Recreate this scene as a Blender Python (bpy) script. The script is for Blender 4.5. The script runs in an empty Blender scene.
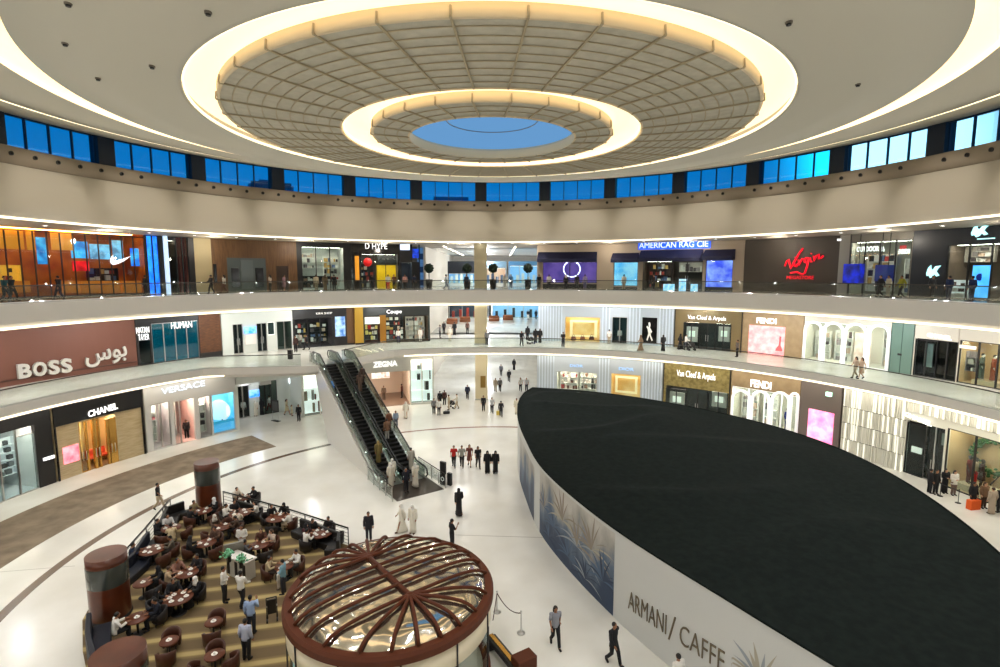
import bpy, bmesh, math, random
import mathutils
from math import sin, cos, pi, radians as rad, hypot, atan2, sqrt
from mathutils import Vector
random.seed(7)
SC = bpy.context.scene
COL = SC.collection
# ---------------------------------------------------------------- the place: a round atrium
XC, YC = -.4, 28.          # axis of the atrium
EYE = 15.                  # camera height above the ground floor
FOC = 530.; PITCH = math.atan(61/530.)
ZG, Z1, Z2 = 0., 6.6, 13.05   # the three floors
R2, R1, RG = 36.5, 37.6, 32.7 # shop front radii on the three floors

def ray(x, y):
    X = x-500.; Z = 333.5-y
    return X, FOC*cos(PITCH)+Z*sin(PITCH), Z*cos(PITCH)-FOC*sin(PITCH)
def G(x, y, z=0.):
    a, b, c = ray(x, y); t = (z-EYE)/c
    return Vector((a*t, b*t, z))
def onR(x, y, R):
    a, b, c = ray(x, y); u = a/b; A = 1+u*u; B = -(u*XC+YC)
    D = max(B*B-A*(XC*XC+YC*YC-R*R), 0); Y = (-B+sqrt(D))/A
    return atan2(u*Y-XC, Y-YC), EYE+c/b*Y
def pol(a, r, z=0.): return Vector((XC+r*sin(a), YC+r*cos(a), z))

# ---------------------------------------------------------------- materials
def lin(c):
    return tuple((v/255./12.92 if v/255. <= .04045 else ((v/255.+.055)/1.055)**2.4) for v in c)
MATS = {}
def mat(name, col, rough=.5, metal=0., em=0., noise=None, spec=.5, emcol=None, coat=0.):
    if name in MATS: return MATS[name]
    m = bpy.data.materials.new(name); m.use_nodes = True; nt = m.node_tree
    p = nt.nodes['Principled BSDF']; c = lin(col)+(1,)
    p.inputs['Base Color'].default_value = c
    p.inputs['Roughness'].default_value = rough; p.inputs['Metallic'].default_value = metal
    p.inputs['Specular IOR Level'].default_value = spec
    p.inputs['Coat Weight'].default_value = coat
    if em:
        p.inputs['Emission Color'].default_value = (lin(emcol)+(1,)) if emcol else c
        p.inputs['Emission Strength'].default_value = em
    if noise:   # (colour2, scale, detail, sx, sy, sz)
        tc = nt.nodes.new('ShaderNodeTexCoord'); mp = nt.nodes.new('ShaderNodeMapping'); n = nt.nodes.new('ShaderNodeTexNoise')
        r = nt.nodes.new('ShaderNodeValToRGB')
        mp.inputs['Scale'].default_value = noise[3:6] if len(noise) > 3 else (1, 1, 1)
        n.inputs['Scale'].default_value = noise[1]; n.inputs['Detail'].default_value = noise[2]
        r.color_ramp.elements[0].position = .35; r.color_ramp.elements[1].position = .65
        r.color_ramp.elements[0].color = c; r.color_ramp.elements[1].color = lin(noise[0])+(1,)
        nt.links.new(tc.outputs['Object'], mp.inputs[0]); nt.links.new(mp.outputs[0], n.inputs['Vector'])
        nt.links.new(n.outputs['Fac'], r.inputs[0]); nt.links.new(r.outputs[0], p.inputs['Base Color'])
        if em: nt.links.new(r.outputs[0], p.inputs['Emission Color'])
    MATS[name] = m; return m
def glass(name, tint=(235, 245, 245), gloss=.12, rough=.02, clear=False):
    if name in MATS: return MATS[name]
    m = bpy.data.materials.new(name); m.use_nodes = True; nt = m.node_tree; nt.nodes.clear()
    o = nt.nodes.new('ShaderNodeOutputMaterial'); mx = nt.nodes.new('ShaderNodeMixShader')
    t = nt.nodes.new('ShaderNodeBsdfTransparent'); g = nt.nodes.new('ShaderNodeBsdfGlossy'); f = nt.nodes.new('ShaderNodeLayerWeight')
    t.inputs[0].default_value = lin(tint)+(1,); g.inputs['Roughness'].default_value = rough
    ma = nt.nodes.new('ShaderNodeMath'); ma.operation = 'MULTIPLY_ADD'; ma.inputs[1].default_value = .32; ma.inputs[2].default_value = gloss*.4
    f.inputs[0].default_value = .35
    if clear: ma.inputs[1].default_value = 0.
    nt.links.new(f.outputs['Fresnel'], ma.inputs[0]); nt.links.new(ma.outputs[0], mx.inputs[0])
    nt.links.new(t.outputs[0], mx.inputs[1]); nt.links.new(g.outputs[0], mx.inputs[2]); nt.links.new(mx.outputs[0], o.inputs[0])
    MATS[name] = m; return m

# ---------------------------------------------------------------- mesh builder
class MB:
    def __init__(s): s.v = []; s.f = []; s.mi = []; s.sm = []
    def add(s, vs, fs, mi=0, smooth=False):
        b = len(s.v); s.v += [Vector(v) for v in vs]
        for f in fs: s.f.append([i+b for i in f]); s.mi.append(mi); s.sm.append(smooth)
        return s
    def box(s, x0, x1, y0, y1, z0, z1, mi=0, M=None):
        vs = [Vector((x, y, z)) for z in (z0, z1) for x, y in ((x0, y0), (x1, y0), (x1, y1), (x0, y1))]
        if M: vs = [M @ v for v in vs]
        return s.add(vs, [(3, 2, 1, 0), (4, 5, 6, 7), (0, 1, 5, 4), (1, 2, 6, 5), (2, 3, 7, 6), (3, 0, 4, 7)], mi)
    def arc(s, ra, rb, a0, a1, z0, z1, mi=0, step=1.6, za=None):
        n = max(1, int(math.ceil(abs(a1-a0)/rad(step)))); vs = []; fs = []
        ra, rb = min(ra, rb), max(ra, rb)
        for i in range(n+1):
            a = a0+(a1-a0)*i/n
            vs += [pol(a, ra, z0), pol(a, rb, z0), pol(a, rb, z1), pol(a, ra, z1)]
        for i in range(n):
            b = 4*i
            for j in range(4): fs.append((b+j, b+4+j, b+4+(j+1) % 4, b+(j+1) % 4))
        if abs(a1-a0) < 2*pi-1e-4: fs += [(0, 1, 2, 3), (4*n+3, 4*n+2, 4*n+1, 4*n)]
        return s.add(vs, fs, mi)
    def tube(s, pts, rs, n=8, mi=0, caps=True, sx=1., smooth=True):
        pts = [Vector(p) for p in pts]
        if not hasattr(rs, '__len__'): rs = [rs]*len(pts)
        vs = []; fs = []; prev = None
        for i, p in enumerate(pts):
            d = (pts[min(i+1, len(pts)-1)]-pts[max(i-1, 0)]).normalized()
            if prev is None:
                u = Vector((1, 0, 0)) if abs(d.x) < .9 else Vector((0, 1, 0))
            else: u = prev
            u = (u-d*u.dot(d)).normalized(); prev = u; w = d.cross(u)
            for k in range(n):
                t = 2*pi*k/n; vs.append(p+u*cos(t)*rs[i]*sx+w*sin(t)*rs[i])
        for i in range(len(pts)-1):
            for k in range(n): fs.append((i*n+k, i*n+(k+1) % n, (i+1)*n+(k+1) % n, (i+1)*n+k))
        s.add(vs, fs, mi, smooth)
        if caps:
            b = len(s.v)-len(vs)
            s.f += [[b+k for k in reversed(range(n))], [b+(len(pts)-1)*n+k for k in range(n)]]; s.mi += [mi]*2; s.sm += [False]*2
        return s
    def lathe(s, prof, c=(0, 0), n=24, mi=0, smooth=True, a0=0., a1=2*pi, rf=None):
        full = abs(a1-a0) > 2*pi-1e-4; vs = []; fs = []; m = len(prof); N = n if full else n+1
        for i in range(N):
            a = a0+(a1-a0)*i/n
            for r, z in prof:
                if rf: r = r+rf(a, z)
                vs.append(Vector((c[0]+r*sin(a), c[1]+r*cos(a), z)))
        for i in range(n):
            j = (i+1) % N
            for k in range(m-1): fs.append((i*m+k, j*m+k, j*m+k+1, i*m+k+1))
        return s.add(vs, fs, mi, smooth)
    def rings(s, rr, n=12, mi=0, caps=True):   # rr: list of (cx,cy,cz,rx,ry)
        vs = []; fs = []
        for cx, cy, cz, rx, ry in rr:
            for k in range(n):
                t = 2*pi*k/n; vs.append((cx+rx*cos(t), cy+ry*sin(t), cz))
        for i in range(len(rr)-1):
            for k in range(n): fs.append((i*n+k, i*n+(k+1) % n, (i+1)*n+(k+1) % n, (i+1)*n+k))
        if caps: fs += [tuple(reversed(range(n))), tuple((len(rr)-1)*n+k for k in range(n))]
        return s.add(vs, fs, mi, True)
    def ball(s, c, rx, ry, rz, nu=12, nv=8, mi=0, v0=0., v1=pi, M=None):
        vs = []; fs = []
        for j in range(nv+1):
            t = v0+(v1-v0)*j/nv
            for k in range(nu):
                p = 2*pi*k/nu; q = Vector((rx*sin(t)*cos(p), ry*sin(t)*sin(p), rz*cos(t)))
                if M: q = M @ q
                vs.append(q+Vector(c))
        for j in range(nv):
            for k in range(nu): fs.append((j*nu+k, (j+1)*nu+k, (j+1)*nu+(k+1) % nu, j*nu+(k+1) % nu))
        return s.add(vs, fs, mi, True)
    def build(s, name, mats, root=None, org=None, bevel=0):
        me = bpy.data.meshes.new(name)
        if org is None: org = Vector(root['_o']) if root and '_o' in root else None
        if org is None and root is None:
            lo = [min(v[i] for v in s.v) for i in range(3)]; hi = [max(v[i] for v in s.v) for i in range(3)]
            org = Vector(((lo[0]+hi[0])/2, (lo[1]+hi[1])/2, lo[2]))
        if org is None: org = Vector((0, 0, 0))
        me.from_pydata([v-org for v in s.v], [], s.f)
        if not isinstance(mats, (list, tuple)): mats = [mats]
        for m in mats: me.materials.append(m)
        me.polygons.foreach_set('material_index', s.mi); me.polygons.foreach_set('use_smooth', s.sm)
        bm = bmesh.new(); bm.from_mesh(me); bmesh.ops.remove_doubles(bm, verts=bm.verts, dist=1e-5)
        bmesh.ops.recalc_face_normals(bm, faces=bm.faces)
        if bevel: bmesh.ops.bevel(bm, geom=[e for e in bm.edges if e.is_manifold and e.calc_face_angle(0) > .6], offset=bevel, segments=1, affect='EDGES')
        bm.to_mesh(me); bm.free(); me.update()
        o = bpy.data.objects.new(name, me); COL.objects.link(o)
        if root: o.parent = root
        if not root: o.location = org
        return o
def tag(o, label=None, cat=None, group=None, kind=None):
    if label: o['label'] = label
    if cat: o['category'] = cat
    if group: o['group'] = group
    if kind: o['kind'] = kind
    return o
def thing(name, label, cat, loc, rz=0., group=None, world=False):
    o = bpy.data.objects.new(name, None); COL.objects.link(o); o.location = loc; o.rotation_euler = (0, 0, rz)
    o.empty_display_size = .2
    if world: o['_o'] = tuple(loc)
    return tag(o, label, cat, group)
CH = {}
def kids(o):
    return [c for c in o.children]
def copy_tree(o, parent=None):
    c = o.copy(); COL.objects.link(c)
    if parent is not None: c.parent = parent
    for ch in list(o.children): copy_tree(ch, c)
    return c
def struct(name, mb, m, **k):
    o = mb.build(name, m, **k); o['kind'] = 'structure'; return o
def recolor(o, m):
    for sl in o.material_slots[:1]: sl.link = 'OBJECT'; sl.material = m

# ---------------------------------------------------------------- lettering
TXT = {}
def textmesh(s, bold=0.):
    c = bpy.data.curves.new('lettering', 'FONT'); c.body = s; c.extrude = .03; c.offset = bold; c.resolution_u = 3
    o = bpy.data.objects.new('lettering', c); COL.objects.link(o)
    bpy.context.view_layer.update()
    me = bpy.data.meshes.new_from_object(o.evaluated_get(bpy.context.evaluated_depsgraph_get()))
    bpy.data.objects.remove(o); bpy.data.curves.remove(c)
    vs = [v.co.copy() for v in me.vertices]; fs = [tuple(p.vertices) for p in me.polygons]; bpy.data.meshes.remove(me)
    x0 = min(v.x for v in vs); x1 = max(v.x for v in vs); y0 = min(v.y for v in vs); y1 = max(v.y for v in vs)
    z0 = min(v.z for v in vs); z1 = max(v.z for v in vs)
    return [((v.x-x0)/(x1-x0), (v.y-y0)/(y1-y0), (v.z-z0)/max(z1-z0, 1e-6)) for v in vs], fs
def text_on(R, txt, x0, x1, y0, y1, th=.08, off=.06, slope=0., bold=.0, shape=None, shear=0.):
    """lettering wrapped on the cylinder R; x0..x1, y0 (top), y1 (bottom) at its middle"""
    xm = (x0+x1)/2; a0 = onR(x0, (y0+y1)/2, R)[0]; a1 = onR(x1, (y0+y1)/2, R)[0]
    zt = onR(xm, y0, R)[1]; zb = onR(xm, y1, R)[1]
    vs, fs = shape if shape else textmesh(txt, bold)
    mb = MB()
    out = []
    for u, v, w in vs:
        uu = u+shear*(v-.5)
        out.append(pol(a0+(a1-a0)*uu, R-off-th*w, zb+(zt-zb)*v+slope*(u-.5)))
    mb.add(out, fs); return mb
def prism(pts):
    """unit outline (u,v) -> front and back faces and sides"""
    n = len(pts); vs = [(u, v, 0.) for u, v in pts]+[(u, v, 1.) for u, v in pts]
    return vs, [tuple(range(n)), tuple(range(2*n-1, n-1, -1))]+[(i, (i+1) % n, n+(i+1) % n, n+i) for i in range(n)]
DOWN, GAL2, GAL1, EXPO, STRIP, UP_FILL, HALL, SHOPEM, WASH = 1450., 160., 320., 0., 1.9, 720., 950., 4., 420.
# ================================================================= materials of the room
M_FLOOR = mat('pale_marble', (228, 227, 220), .2, noise=((216, 214, 205), .35, 5))
M_CEIL = mat('beige_ceiling', (196, 191, 176), .9)
M_CEIL2 = mat('beige_mesh_panel', (178, 168, 146), .9)
M_BAR = mat('ceiling_bar', (172, 158, 128), .6)
M_WALL = mat('warm_white_wall', (222, 214, 200), .7)
M_FASC = mat('balcony_plaster', (204, 201, 194), .55)
M_FASC3 = mat('upper_plaster', (198, 190, 175), .6)
M_COVE = mat('cove_lamp', (255, 236, 206), .8, em=.9, emcol=(255, 234, 196))
M_LINE = mat('light_strip', (255, 244, 215), .8, em=STRIP, emcol=(255, 240, 212))
M_LIP = mat('cove_lip', (255, 244, 215), .8, em=1.3, emcol=(255, 240, 205))
M_SOFF = mat('soffit_lamp', (255, 250, 240), .8, em=9., emcol=(255, 244, 226))
M_DARK = mat('near_black', (22, 22, 24), .5)
M_BLACKGL = mat('black_gloss', (14, 14, 16), .12)
M_GLASS = glass('clear_glass', gloss=.02); M_RAILG = glass('balustrade_glass', (240, 244, 242), .03)
M_BLUEG = glass('blue_window_glass', (84, 220, 250), .03)
M_STEEL = mat('brushed_steel', (190, 190, 188), .3, 1.)
M_BROWN = mat('brown_marble', (96, 74, 56), .25)
M_CARP = mat('grey_brown_carpet', (112, 98, 82), .95, noise=((140, 126, 106), .9, 8))

# ================================================================= floors and galleries
HX0, HX1, HY = -9.6, 7.4, 104.     # the hall that leads away at the back
mb = MB(); mb.box(-60, 60, -25, HY+6, -.3, 0); struct('floor', mb, M_FLOOR)
def bulge(a):   # the first gallery reaches out to the head of the escalators
    t = (a-rad(-38.5))/rad(17); return -5.6*max(0, cos(t*pi/2))**1.2 if abs(t) < 1 else 0.
def gallery(name, Rin, zt, zb, prof, rf=None, n=200):
    mb = MB()
    mb.lathe(prof, (XC, YC), n, rf=(lambda a, z: rf((a+pi) % (2*pi)-pi)*1. if z > -1 else 0) if rf else None)
    return mb
def slab(name, prof, m, rf=None, n=240):
    mb = MB(); N = n; vs = []; fs = []; k = len(prof)
    for i in range(N):
        a = -pi+2*pi*i/N; d = rf(a) if rf else 0
        for j, (r, z) in enumerate(prof):
            vs.append(pol(a, r+(d if r < 36 else 0), z))
    for i in range(N):
        j = (i+1) % N
        for q in range(k): fs.append((i*k+q, j*k+q, j*k+(q+1) % k, i*k+(q+1) % k))
    mb.add(vs, fs, 0, False)
    return struct(name, mb, m)
# first gallery: slab body (plaster edge) and its marble floor
slab('floor_first_gallery_edge', [(31.0, Z1-.02), (31.0, 6.0), (31.25, 5.75), (46, 5.75), (46, Z1-.02)], M_FASC, bulge)
slab('floor_first_gallery', [(31.0, Z1), (31.0, Z1-.02), (46, Z1-.02), (46, Z1)], M_FLOOR, bulge)
slab('floor_second_gallery_edge', [(31.0, Z2-.02), (31.0, 11.75), (31.3, 11.35), (46, 11.35), (46, Z2-.02)], M_FASC)
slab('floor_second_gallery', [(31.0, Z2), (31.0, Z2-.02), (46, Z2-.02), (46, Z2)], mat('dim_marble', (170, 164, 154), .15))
slab('ceiling_second_gallery', [(28.0, 18.5), (28.0, 18.15), (28.3, 18.1), (28.4, 18.3), (46, 18.3), (46, 18.6), (28.6, 18.6)], M_FASC3)
# upper fascia that leans out, its dotted band and the window ledge
mb = MB(); mb.lathe([(28.0, 18.3), (28.05, 19.0), (28.35, 20.0), (29.0, 21.4)], (XC, YC), 200); struct('wall_upper_fascia', mb, M_FASC3)
mb = MB(); mb.lathe([(29.0, 21.4), (28.8, 21.45), (28.62, 22.36), (28.75, 22.42), (31.5, 22.45)], (XC, YC), 200); struct('wall_window_ledge', mb, mat('ledge_taupe', (152, 139, 122), .7))
# light lines under the gallery edges
def ring_strip(label, r, z, a0, a1, rf=None, w=.08, h=.1):
    n = int(abs(a1-a0)/rad(1.5)); vs = []; fs = []
    for i in range(n+1):
        a = a0+(a1-a0)*i/n; q = r+(rf(a) if rf else 0)
        vs += [pol(a, q-.03, z), pol(a, q+w, z-.02), pol(a, q+w, z+h), pol(a, q-.03, z+h)]
    for i in range(n):
        for j in range(4): fs.append((4*i+j, 4*i+4+j, 4*i+4+(j+1) % 4, 4*i+(j+1) % 4))
    mb = MB(); mb.add(vs, fs)
    return tag(mb.build('light_strip', M_LINE), label, 'strip light')
ring_strip('warm strip light running under the ceiling edge above the top shops', 27.98, 18.1, -pi*.98, pi*.98)
ring_strip('warm strip light along the lower edge of the second gallery', 30.99, 11.42, -pi*.98, pi*.98, h=.13)
def b2(a): return bulge(a)
ring_strip('long warm strip light under the first gallery, right of the escalators', 30.99, 5.86, rad(-19), rad(175), b2, h=.12)
ring_strip('warm strip light under the first gallery edge, left of the escalators', 30.99, 5.86, rad(-175), rad(-53), b2, h=.12)
M_SIGN2_ = mat('bezel_white', (220, 214, 204), .5)
# unseen light rings added under lower soffits to brighten walkways; downlights at the top
def soffit(r0, r1, z, a0, a1, label):
    mb = MB(); mb.arc(r0, r1, a0, a1, z-.05, z, step=3); return tag(mb.build('ceiling_light', M_SOFF), label, 'ceiling light')
soffit(33.4, 33.9, 11.33, rad(-176), rad(176), 'added unseen ring light above the first gallery walkway')
prl = None
for i in range(34):
    a = rad(-104+6.3*i); p = pol(a, 33.2, 18.28)
    if prl is None:
        prl = o = thing('round_downlight', 'small round white downlight in the soffit above the top gallery walkway', 'ceiling light', p, 0, 'round downlights above the top gallery')
        mb = MB(); mb.lathe([(.001, 0), (.13, 0), (.16, -.02), (.19, -.02), (.19, .02)], (0, 0), 14); mb.build('bezel', M_SIGN2_, prl)
        mb = MB(); mb.lathe([(.001, -.012), (.13, -.012)], (0, 0), 12); mb.build('diffuser', mat('downlight_face', (255, 250, 240), .8, em=14.), prl)
    else: o = copy_tree(prl)
    o.location = p
soffit(31.75, 32.05, 5.73, rad(-176), rad(-52), 'added unseen curved light above the ground floor shop fronts left of the escalators')
soffit(31.75, 32.05, 5.73, rad(-17), rad(176), 'added unseen curved light above the ground floor shop fronts right of the escalators')
# ================================================================= walls behind the shop fronts
M_BACK = mat('back_wall', (120, 116, 110), .8)
aH0 = atan2(HX0-XC, 34.); aH1 = atan2(5.6-XC, 35.)
for nm, R, z0, z1 in (('wall_ground', 41., 0, 5.75), ('wall_first_gallery', 44., Z1, 11.35), ('wall_second_gallery', 43., Z2, 18.3)):
    mb = MB(); mb.arc(R, R+.3, aH1-.02, aH0+.02+2*pi, z0, z1, step=3); struct(nm, mb, M_BACK)
for nm, z0, z1 in (('wall_upper_ring', 18.3, 25.5),):
    mb = MB(); mb.arc(45, 45.3, 0, 2*pi, 18.3, 22, step=3); struct(nm, mb, M_BACK)
# back hall
mb = MB(); mb.box(HX0, HX1, 72, HY+6, Z1-.85, Z1); mb.box(HX0, HX1, 72, HY+6, Z2-1.7, Z2); mb.box(HX0, HX1, 72, HY+6, 18.3, 18.6)
struct('floor_hall_galleries', mb, M_FLOOR)
for nm, x in (('wall_hall_left', HX0-.3), ('wall_hall_right', HX1)):
    mb = MB(); mb.box(x, x+.3, 69, HY+6, 0, 18.6); struct(nm, mb, M_WALL)
mb = MB(); mb.box(HX0, HX1, HY+5.7, HY+6, 0, 18.6); struct('wall_hall_end', mb, M_WALL)
for k, z in enumerate((5.7, 11.3, 18.27)):
    for j in range(6):
        if k == 0 and j > 2: continue
        y = 67+6.5*j; mb = MB(); mb.box(-7.1, -6.98, y, y+3.4, z-.04, z); mb.box(1.9, 2.02, y+1.2, y+4.6, z-.04, z)
        tag(mb.build('ceiling_light', M_SOFF), 'pair of linear lights, %s floor of the back hall, %s' % (('ground', 'middle', 'top')[k], ('nearest pair', 'second pair', 'third pair', 'fourth pair', 'fifth pair', 'farthest pair')[j]), 'ceiling light')

# ================================================================= main ceiling
mb = MB()
mb.lathe([(34.0, 25.9), (30.2, 24.62), (27.5, 24.15), (25.55, 23.84), (25.5, 24.1), (25.15, 24.1), (25.1, 23.78),
          (22.5, 23.38), (20.05, 23.02), (19.9, 23.0)], (XC, YC), 200)
struct('ceiling', mb, M_CEIL)
mb = MB(); mb.lathe([(18.35, 22.62), (16, 22.42), (13.75, 22.25), (13.6, 22.22)], (XC, YC), 200)
mb.lathe([(18.35, 22.62), (18.3, 22.95)], (XC, YC), 200); mb.lathe([(13.6, 22.22), (13.62, 22.6)], (XC, YC), 200)
struct('ceiling_inner_ring', mb, M_CEIL)
mb = MB(); mb.lathe([(25.5, 23.86), (25.42, 24.06), (25.16, 24.06), (25.12, 23.82)], (XC, YC), 200); tag(mb.build('cove_light', M_LIP), 'outermost thin cove light circling the ceiling close to the windows', 'cove light')
mb = MB(); mb.lathe([(19.92, 23.0), (19.95, 23.5), (19.5, 23.8), (18.0, 23.8), (17.9, 22.9)], (XC, YC), 200); tag(mb.build('cove_light', M_COVE), 'middle cove light, long bright band around the plain ceiling ring', 'cove light')
mb = MB(); mb.lathe([(13.62, 22.4), (13.65, 22.8), (13.2, 23.2), (12.3, 23.2), (11.9, 22.9), (11.9, 22.4)], (XC, YC), 160); tag(mb.build('cove_light', M_COVE), 'widest bright cove light around the suspended gridded ceiling disc', 'cove light')
mb = MB(); mb.lathe([(7.32, 21.95), (7.34, 22.25), (7.1, 22.5), (6.2, 22.5), (6.05, 22.4), (5.95, 22.1), (5.95, 21.85)], (XC, YC), 120); tag(mb.build('cove_light', M_COVE), 'small bright cove light around the sky opening', 'cove light')
# brighter thin lips where the lamps sit
for r, z, l in ((19.86, 23.02, 'thin bright lip of the middle cove'), (13.56, 22.24, 'thin bright lip of the widest cove'), (7.3, 21.84, 'thin bright lip of the small cove')):
    mb = MB(); mb.lathe([(r, z), (r, z+.12), (r-.06, z+.12), (r-.06, z), (r, z)], (XC, YC), 160); tag(mb.build('light_strip', M_LIP), l, 'strip light')
M_PANEL = mat('woven_ceiling_panel', (194, 189, 172), .95, noise=((182, 177, 160), 2.5, 3))
def disc(label, ro, ri, zo, zi, nring, nrad):
    t = thing('ceiling_disc', label, 'ceiling panel', pol(0, 0, zo), world=True)
    mb = MB(); mb.lathe([(ro, zo+.04), (ri, zi+.04)], (XC, YC), 144); mb.build('panel', M_PANEL, t)
    mb = MB(); mb.lathe([(ro-.02, zo+.4), (ro, zo+.4), (ro, zo), (ro-.12, zo-.02), (ro-.12, zo+.04)], (XC, YC), 144)
    mb.lathe([(ri+.1, zi+.02), (ri+.02, zi-.03), (ri, zi), (ri, zi+.4)], (XC, YC), 144); mb.build('rim', mat('disc_rim', (226, 206, 168), .6), t)
    mb = MB()
    for k in range(1, nring):
        r = ro+(ri-ro)*k/nring; z = zo+(zi-zo)*k/nring
        mb.lathe([(r-.025, z+.03), (r-.025, z-.0), (r+.025, z-.0), (r+.025, z+.03)], (XC, YC), 120, smooth=False)
    for k in range(nrad):
        a = 2*pi*(k+.45)/nrad
        p, q = pol(a, ro+.05, zo), pol(a, ri, zi); u = Vector((cos(a), -sin(a), 0))*.035
        dz = Vector((0, 0, .03))
        mb.add([p-u-dz, p+u-dz, p+u+dz, p-u+dz, q-u-dz, q+u-dz, q+u+dz, q-u+dz], [(0, 1, 5, 4), (1, 2, 6, 5), (3, 0, 4, 7), (0, 3, 2, 1), (4, 5, 6, 7), (2, 3, 7, 6)])
        e = pol(a, ro+.02, zo+.3)   # little hanger at the rim
        mb.tube([p+Vector((0, 0, 0)), e], .035, 6)
    mb.build('lattice', M_BAR, t)
disc('large suspended ceiling disc with a radial grid of bars', 12.4, 7.35, 22.06, 21.8, 9, 36)
disc('small inner gridded ceiling ring around the round skylight', 6.0, 4.15, 21.78, 21.7, 3, 24)
# skylight
t = thing('skylight', 'round skylight of blue sky glass at the middle of the ceiling', 'skylight', pol(0, 0, 22.6), world=True)
mb = MB(); mb.lathe([(4.15, 21.72), (4.2, 22.2)], (XC, YC), 96); mb.build('frame', mat('skylight_frame', (206, 196, 172), .7), t)
mb = MB(); mb.lathe([(4.2, 22.2), (3, 22.5), (1.5, 22.62), (.01, 22.66)], (XC, YC), 96); mb.build('pane', glass('skylight_glass', (244, 250, 255), .0, clear=True), t)
mb = MB(); mb.lathe([(2.3, 22.66), (2.34, 22.66), (2.34, 22.7), (2.3, 22.7), (2.3, 22.66)], (XC, YC), 96); mb.build('glazing_ring', mat('glazing_ring', (120, 130, 145), .5), t)

# ================================================================= clerestory windows
PIER0, PSTEP = rad(-3.15), rad(13.06)
n = 0
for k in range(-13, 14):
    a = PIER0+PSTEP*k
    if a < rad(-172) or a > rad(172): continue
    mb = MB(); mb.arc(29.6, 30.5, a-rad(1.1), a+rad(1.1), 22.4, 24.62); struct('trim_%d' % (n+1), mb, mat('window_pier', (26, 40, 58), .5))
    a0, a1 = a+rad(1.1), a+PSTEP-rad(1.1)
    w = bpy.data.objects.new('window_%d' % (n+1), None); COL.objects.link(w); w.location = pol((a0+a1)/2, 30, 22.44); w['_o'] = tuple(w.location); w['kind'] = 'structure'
    mb = MB(); mb.arc(30.05, 30.1, a0, a1, 22.44, 24.6); mb.build('pane', M_BLUEG if not rad(60) < a0 < rad(95) else glass('glare_window_glass', (200, 238, 250), .03), w)  # clearer tint on the right panes stands in for their reflection glare
    mb = MB()
    for j in range(5):
        b = a0+(a1-a0)*j/4; mb.arc(29.95, 30.15, b-.0011, b+.0011, 22.44, 24.6)
    mb.arc(29.95, 30.15, a0, a1, 22.44, 22.52); mb.arc(29.95, 30.15, a0, a1, 24.5, 24.6)
    mb.build('frame', mat('window_frame_blue', (16, 50, 84), .5), w)
    n += 1
# rows of dark adjustable spotlights set in the band under the windows
proto = None
k = 0
for i in range(-36, 37):
    a = rad(2.75)*i+rad(.9)
    if abs(a) > rad(100) or i % 10 == 7: continue
    p = pol(a, 28.68, 21.98)
    if proto is None:
        proto = thing('recessed_spotlight', 'small black recessed spotlight in the taupe band under the windows', 'spotlight', p, -a, 'spotlights in the band under the windows')
        mb = MB(); mb.tube([(0, -.06, 0), (0, .12, 0)], .13, 12, smooth=False); mb.build('housing', M_DARK, proto)
        mb = MB(); mb.tube([(0, -.075, 0), (0, -.06, 0)], .07, 10, smooth=False); mb.build('lens', M_BLACKGL, proto)
        o = proto
    else: o = copy_tree(proto)
    o.location = p; o.rotation_euler = (0, 0, -a)
# dark fixtures dotted on the plain ceiling
proto = None
def ceil_z(r):
    pts = [(13.6, 22.22), (18.35, 22.62), (19.9, 23.0), (25.1, 23.78), (27.5, 24.15)]
    for (a, za), (b, zb) in zip(pts, pts[1:]):
        if r <= b: return za+(zb-za)*(r-a)/(b-a)
    return 24.15
for x, y, w in ((68, 3, 'near the top left corner'), (65, 43, 'below the one at the top left corner'), (98, 78, 'above the left end of the middle cove'), (152, 66, 'just left of the widest cove'), (208, 12, 'at the upper left shoulder of the widest cove'), (789, 22, 'at the upper right shoulder of the widest cove'), (858, 84, 'alone on the right of the plain ceiling')):
    z = 22.5
    for _ in range(6):
        p = G(x, y, z); r = hypot(p.x-XC, p.y-YC); z = ceil_z(r)
    l = 'small dark ceiling spotlight '+w
    if proto is None:
        proto = o = thing('ceiling_spotlight', l, 'spotlight', p, 0, 'dark spotlights on the plain ceiling')
        mb = MB(); mb.tube([(0, 0, .02), (0, 0, -.05)], .1, 12, smooth=False); mb.build('trim_ring', mat('fixture_grey', (120, 112, 98), .6), proto)
        mb = MB(); mb.tube([(0, 0, -.04), (.0, 0, -.1)], .07, 10, smooth=False); mb.build('lamp_head', M_DARK, proto)
    else: o = copy_tree(proto)
    o.location = p; o['label'] = l

# ================================================================= inlays in the ground floor
mb = MB(); mb.arc(22.2, 22.65, rad(-140), rad(-36), 0, .012); struct('trim_101', mb, M_BROWN)
mb = MB(); mb.arc(22.3, 22.6, rad(-24), rad(8.5), 0, .012); struct('trim_102', mb, mat('red_brown_marble', (128, 84, 66), .25))
mb = MB(); mb.arc(25.2, 29.9, rad(-140), rad(-49), 0, .03); tag(mb.build('carpet', M_CARP), 'long curved grey brown carpet in front of the shops on the left', 'carpet')
mb = MB(); mb.arc(25.2, 29.9, rad(104), rad(140), 0, .03); tag(mb.build('carpet', M_CARP), 'curved grey brown carpet at the right edge beyond the black roofed enclosure', 'carpet')
mb = MB()
for p, q in (((455, 535), (556, 538)), ((0, 572), (75, 566))):
    a, b = G(*p), G(*q); d = (b-a).normalized(); nn = Vector((-d.y, d.x, 0))*.025
    mb.add([a-nn+Vector((0, 0, .004)), b-nn+Vector((0, 0, .004)), b+nn+Vector((0, 0, .004)), a+nn+Vector((0, 0, .004))], [(0, 1, 2, 3)])
struct('trim_103', mb, mat('joint_grey', (150, 146, 136), .4))

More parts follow.
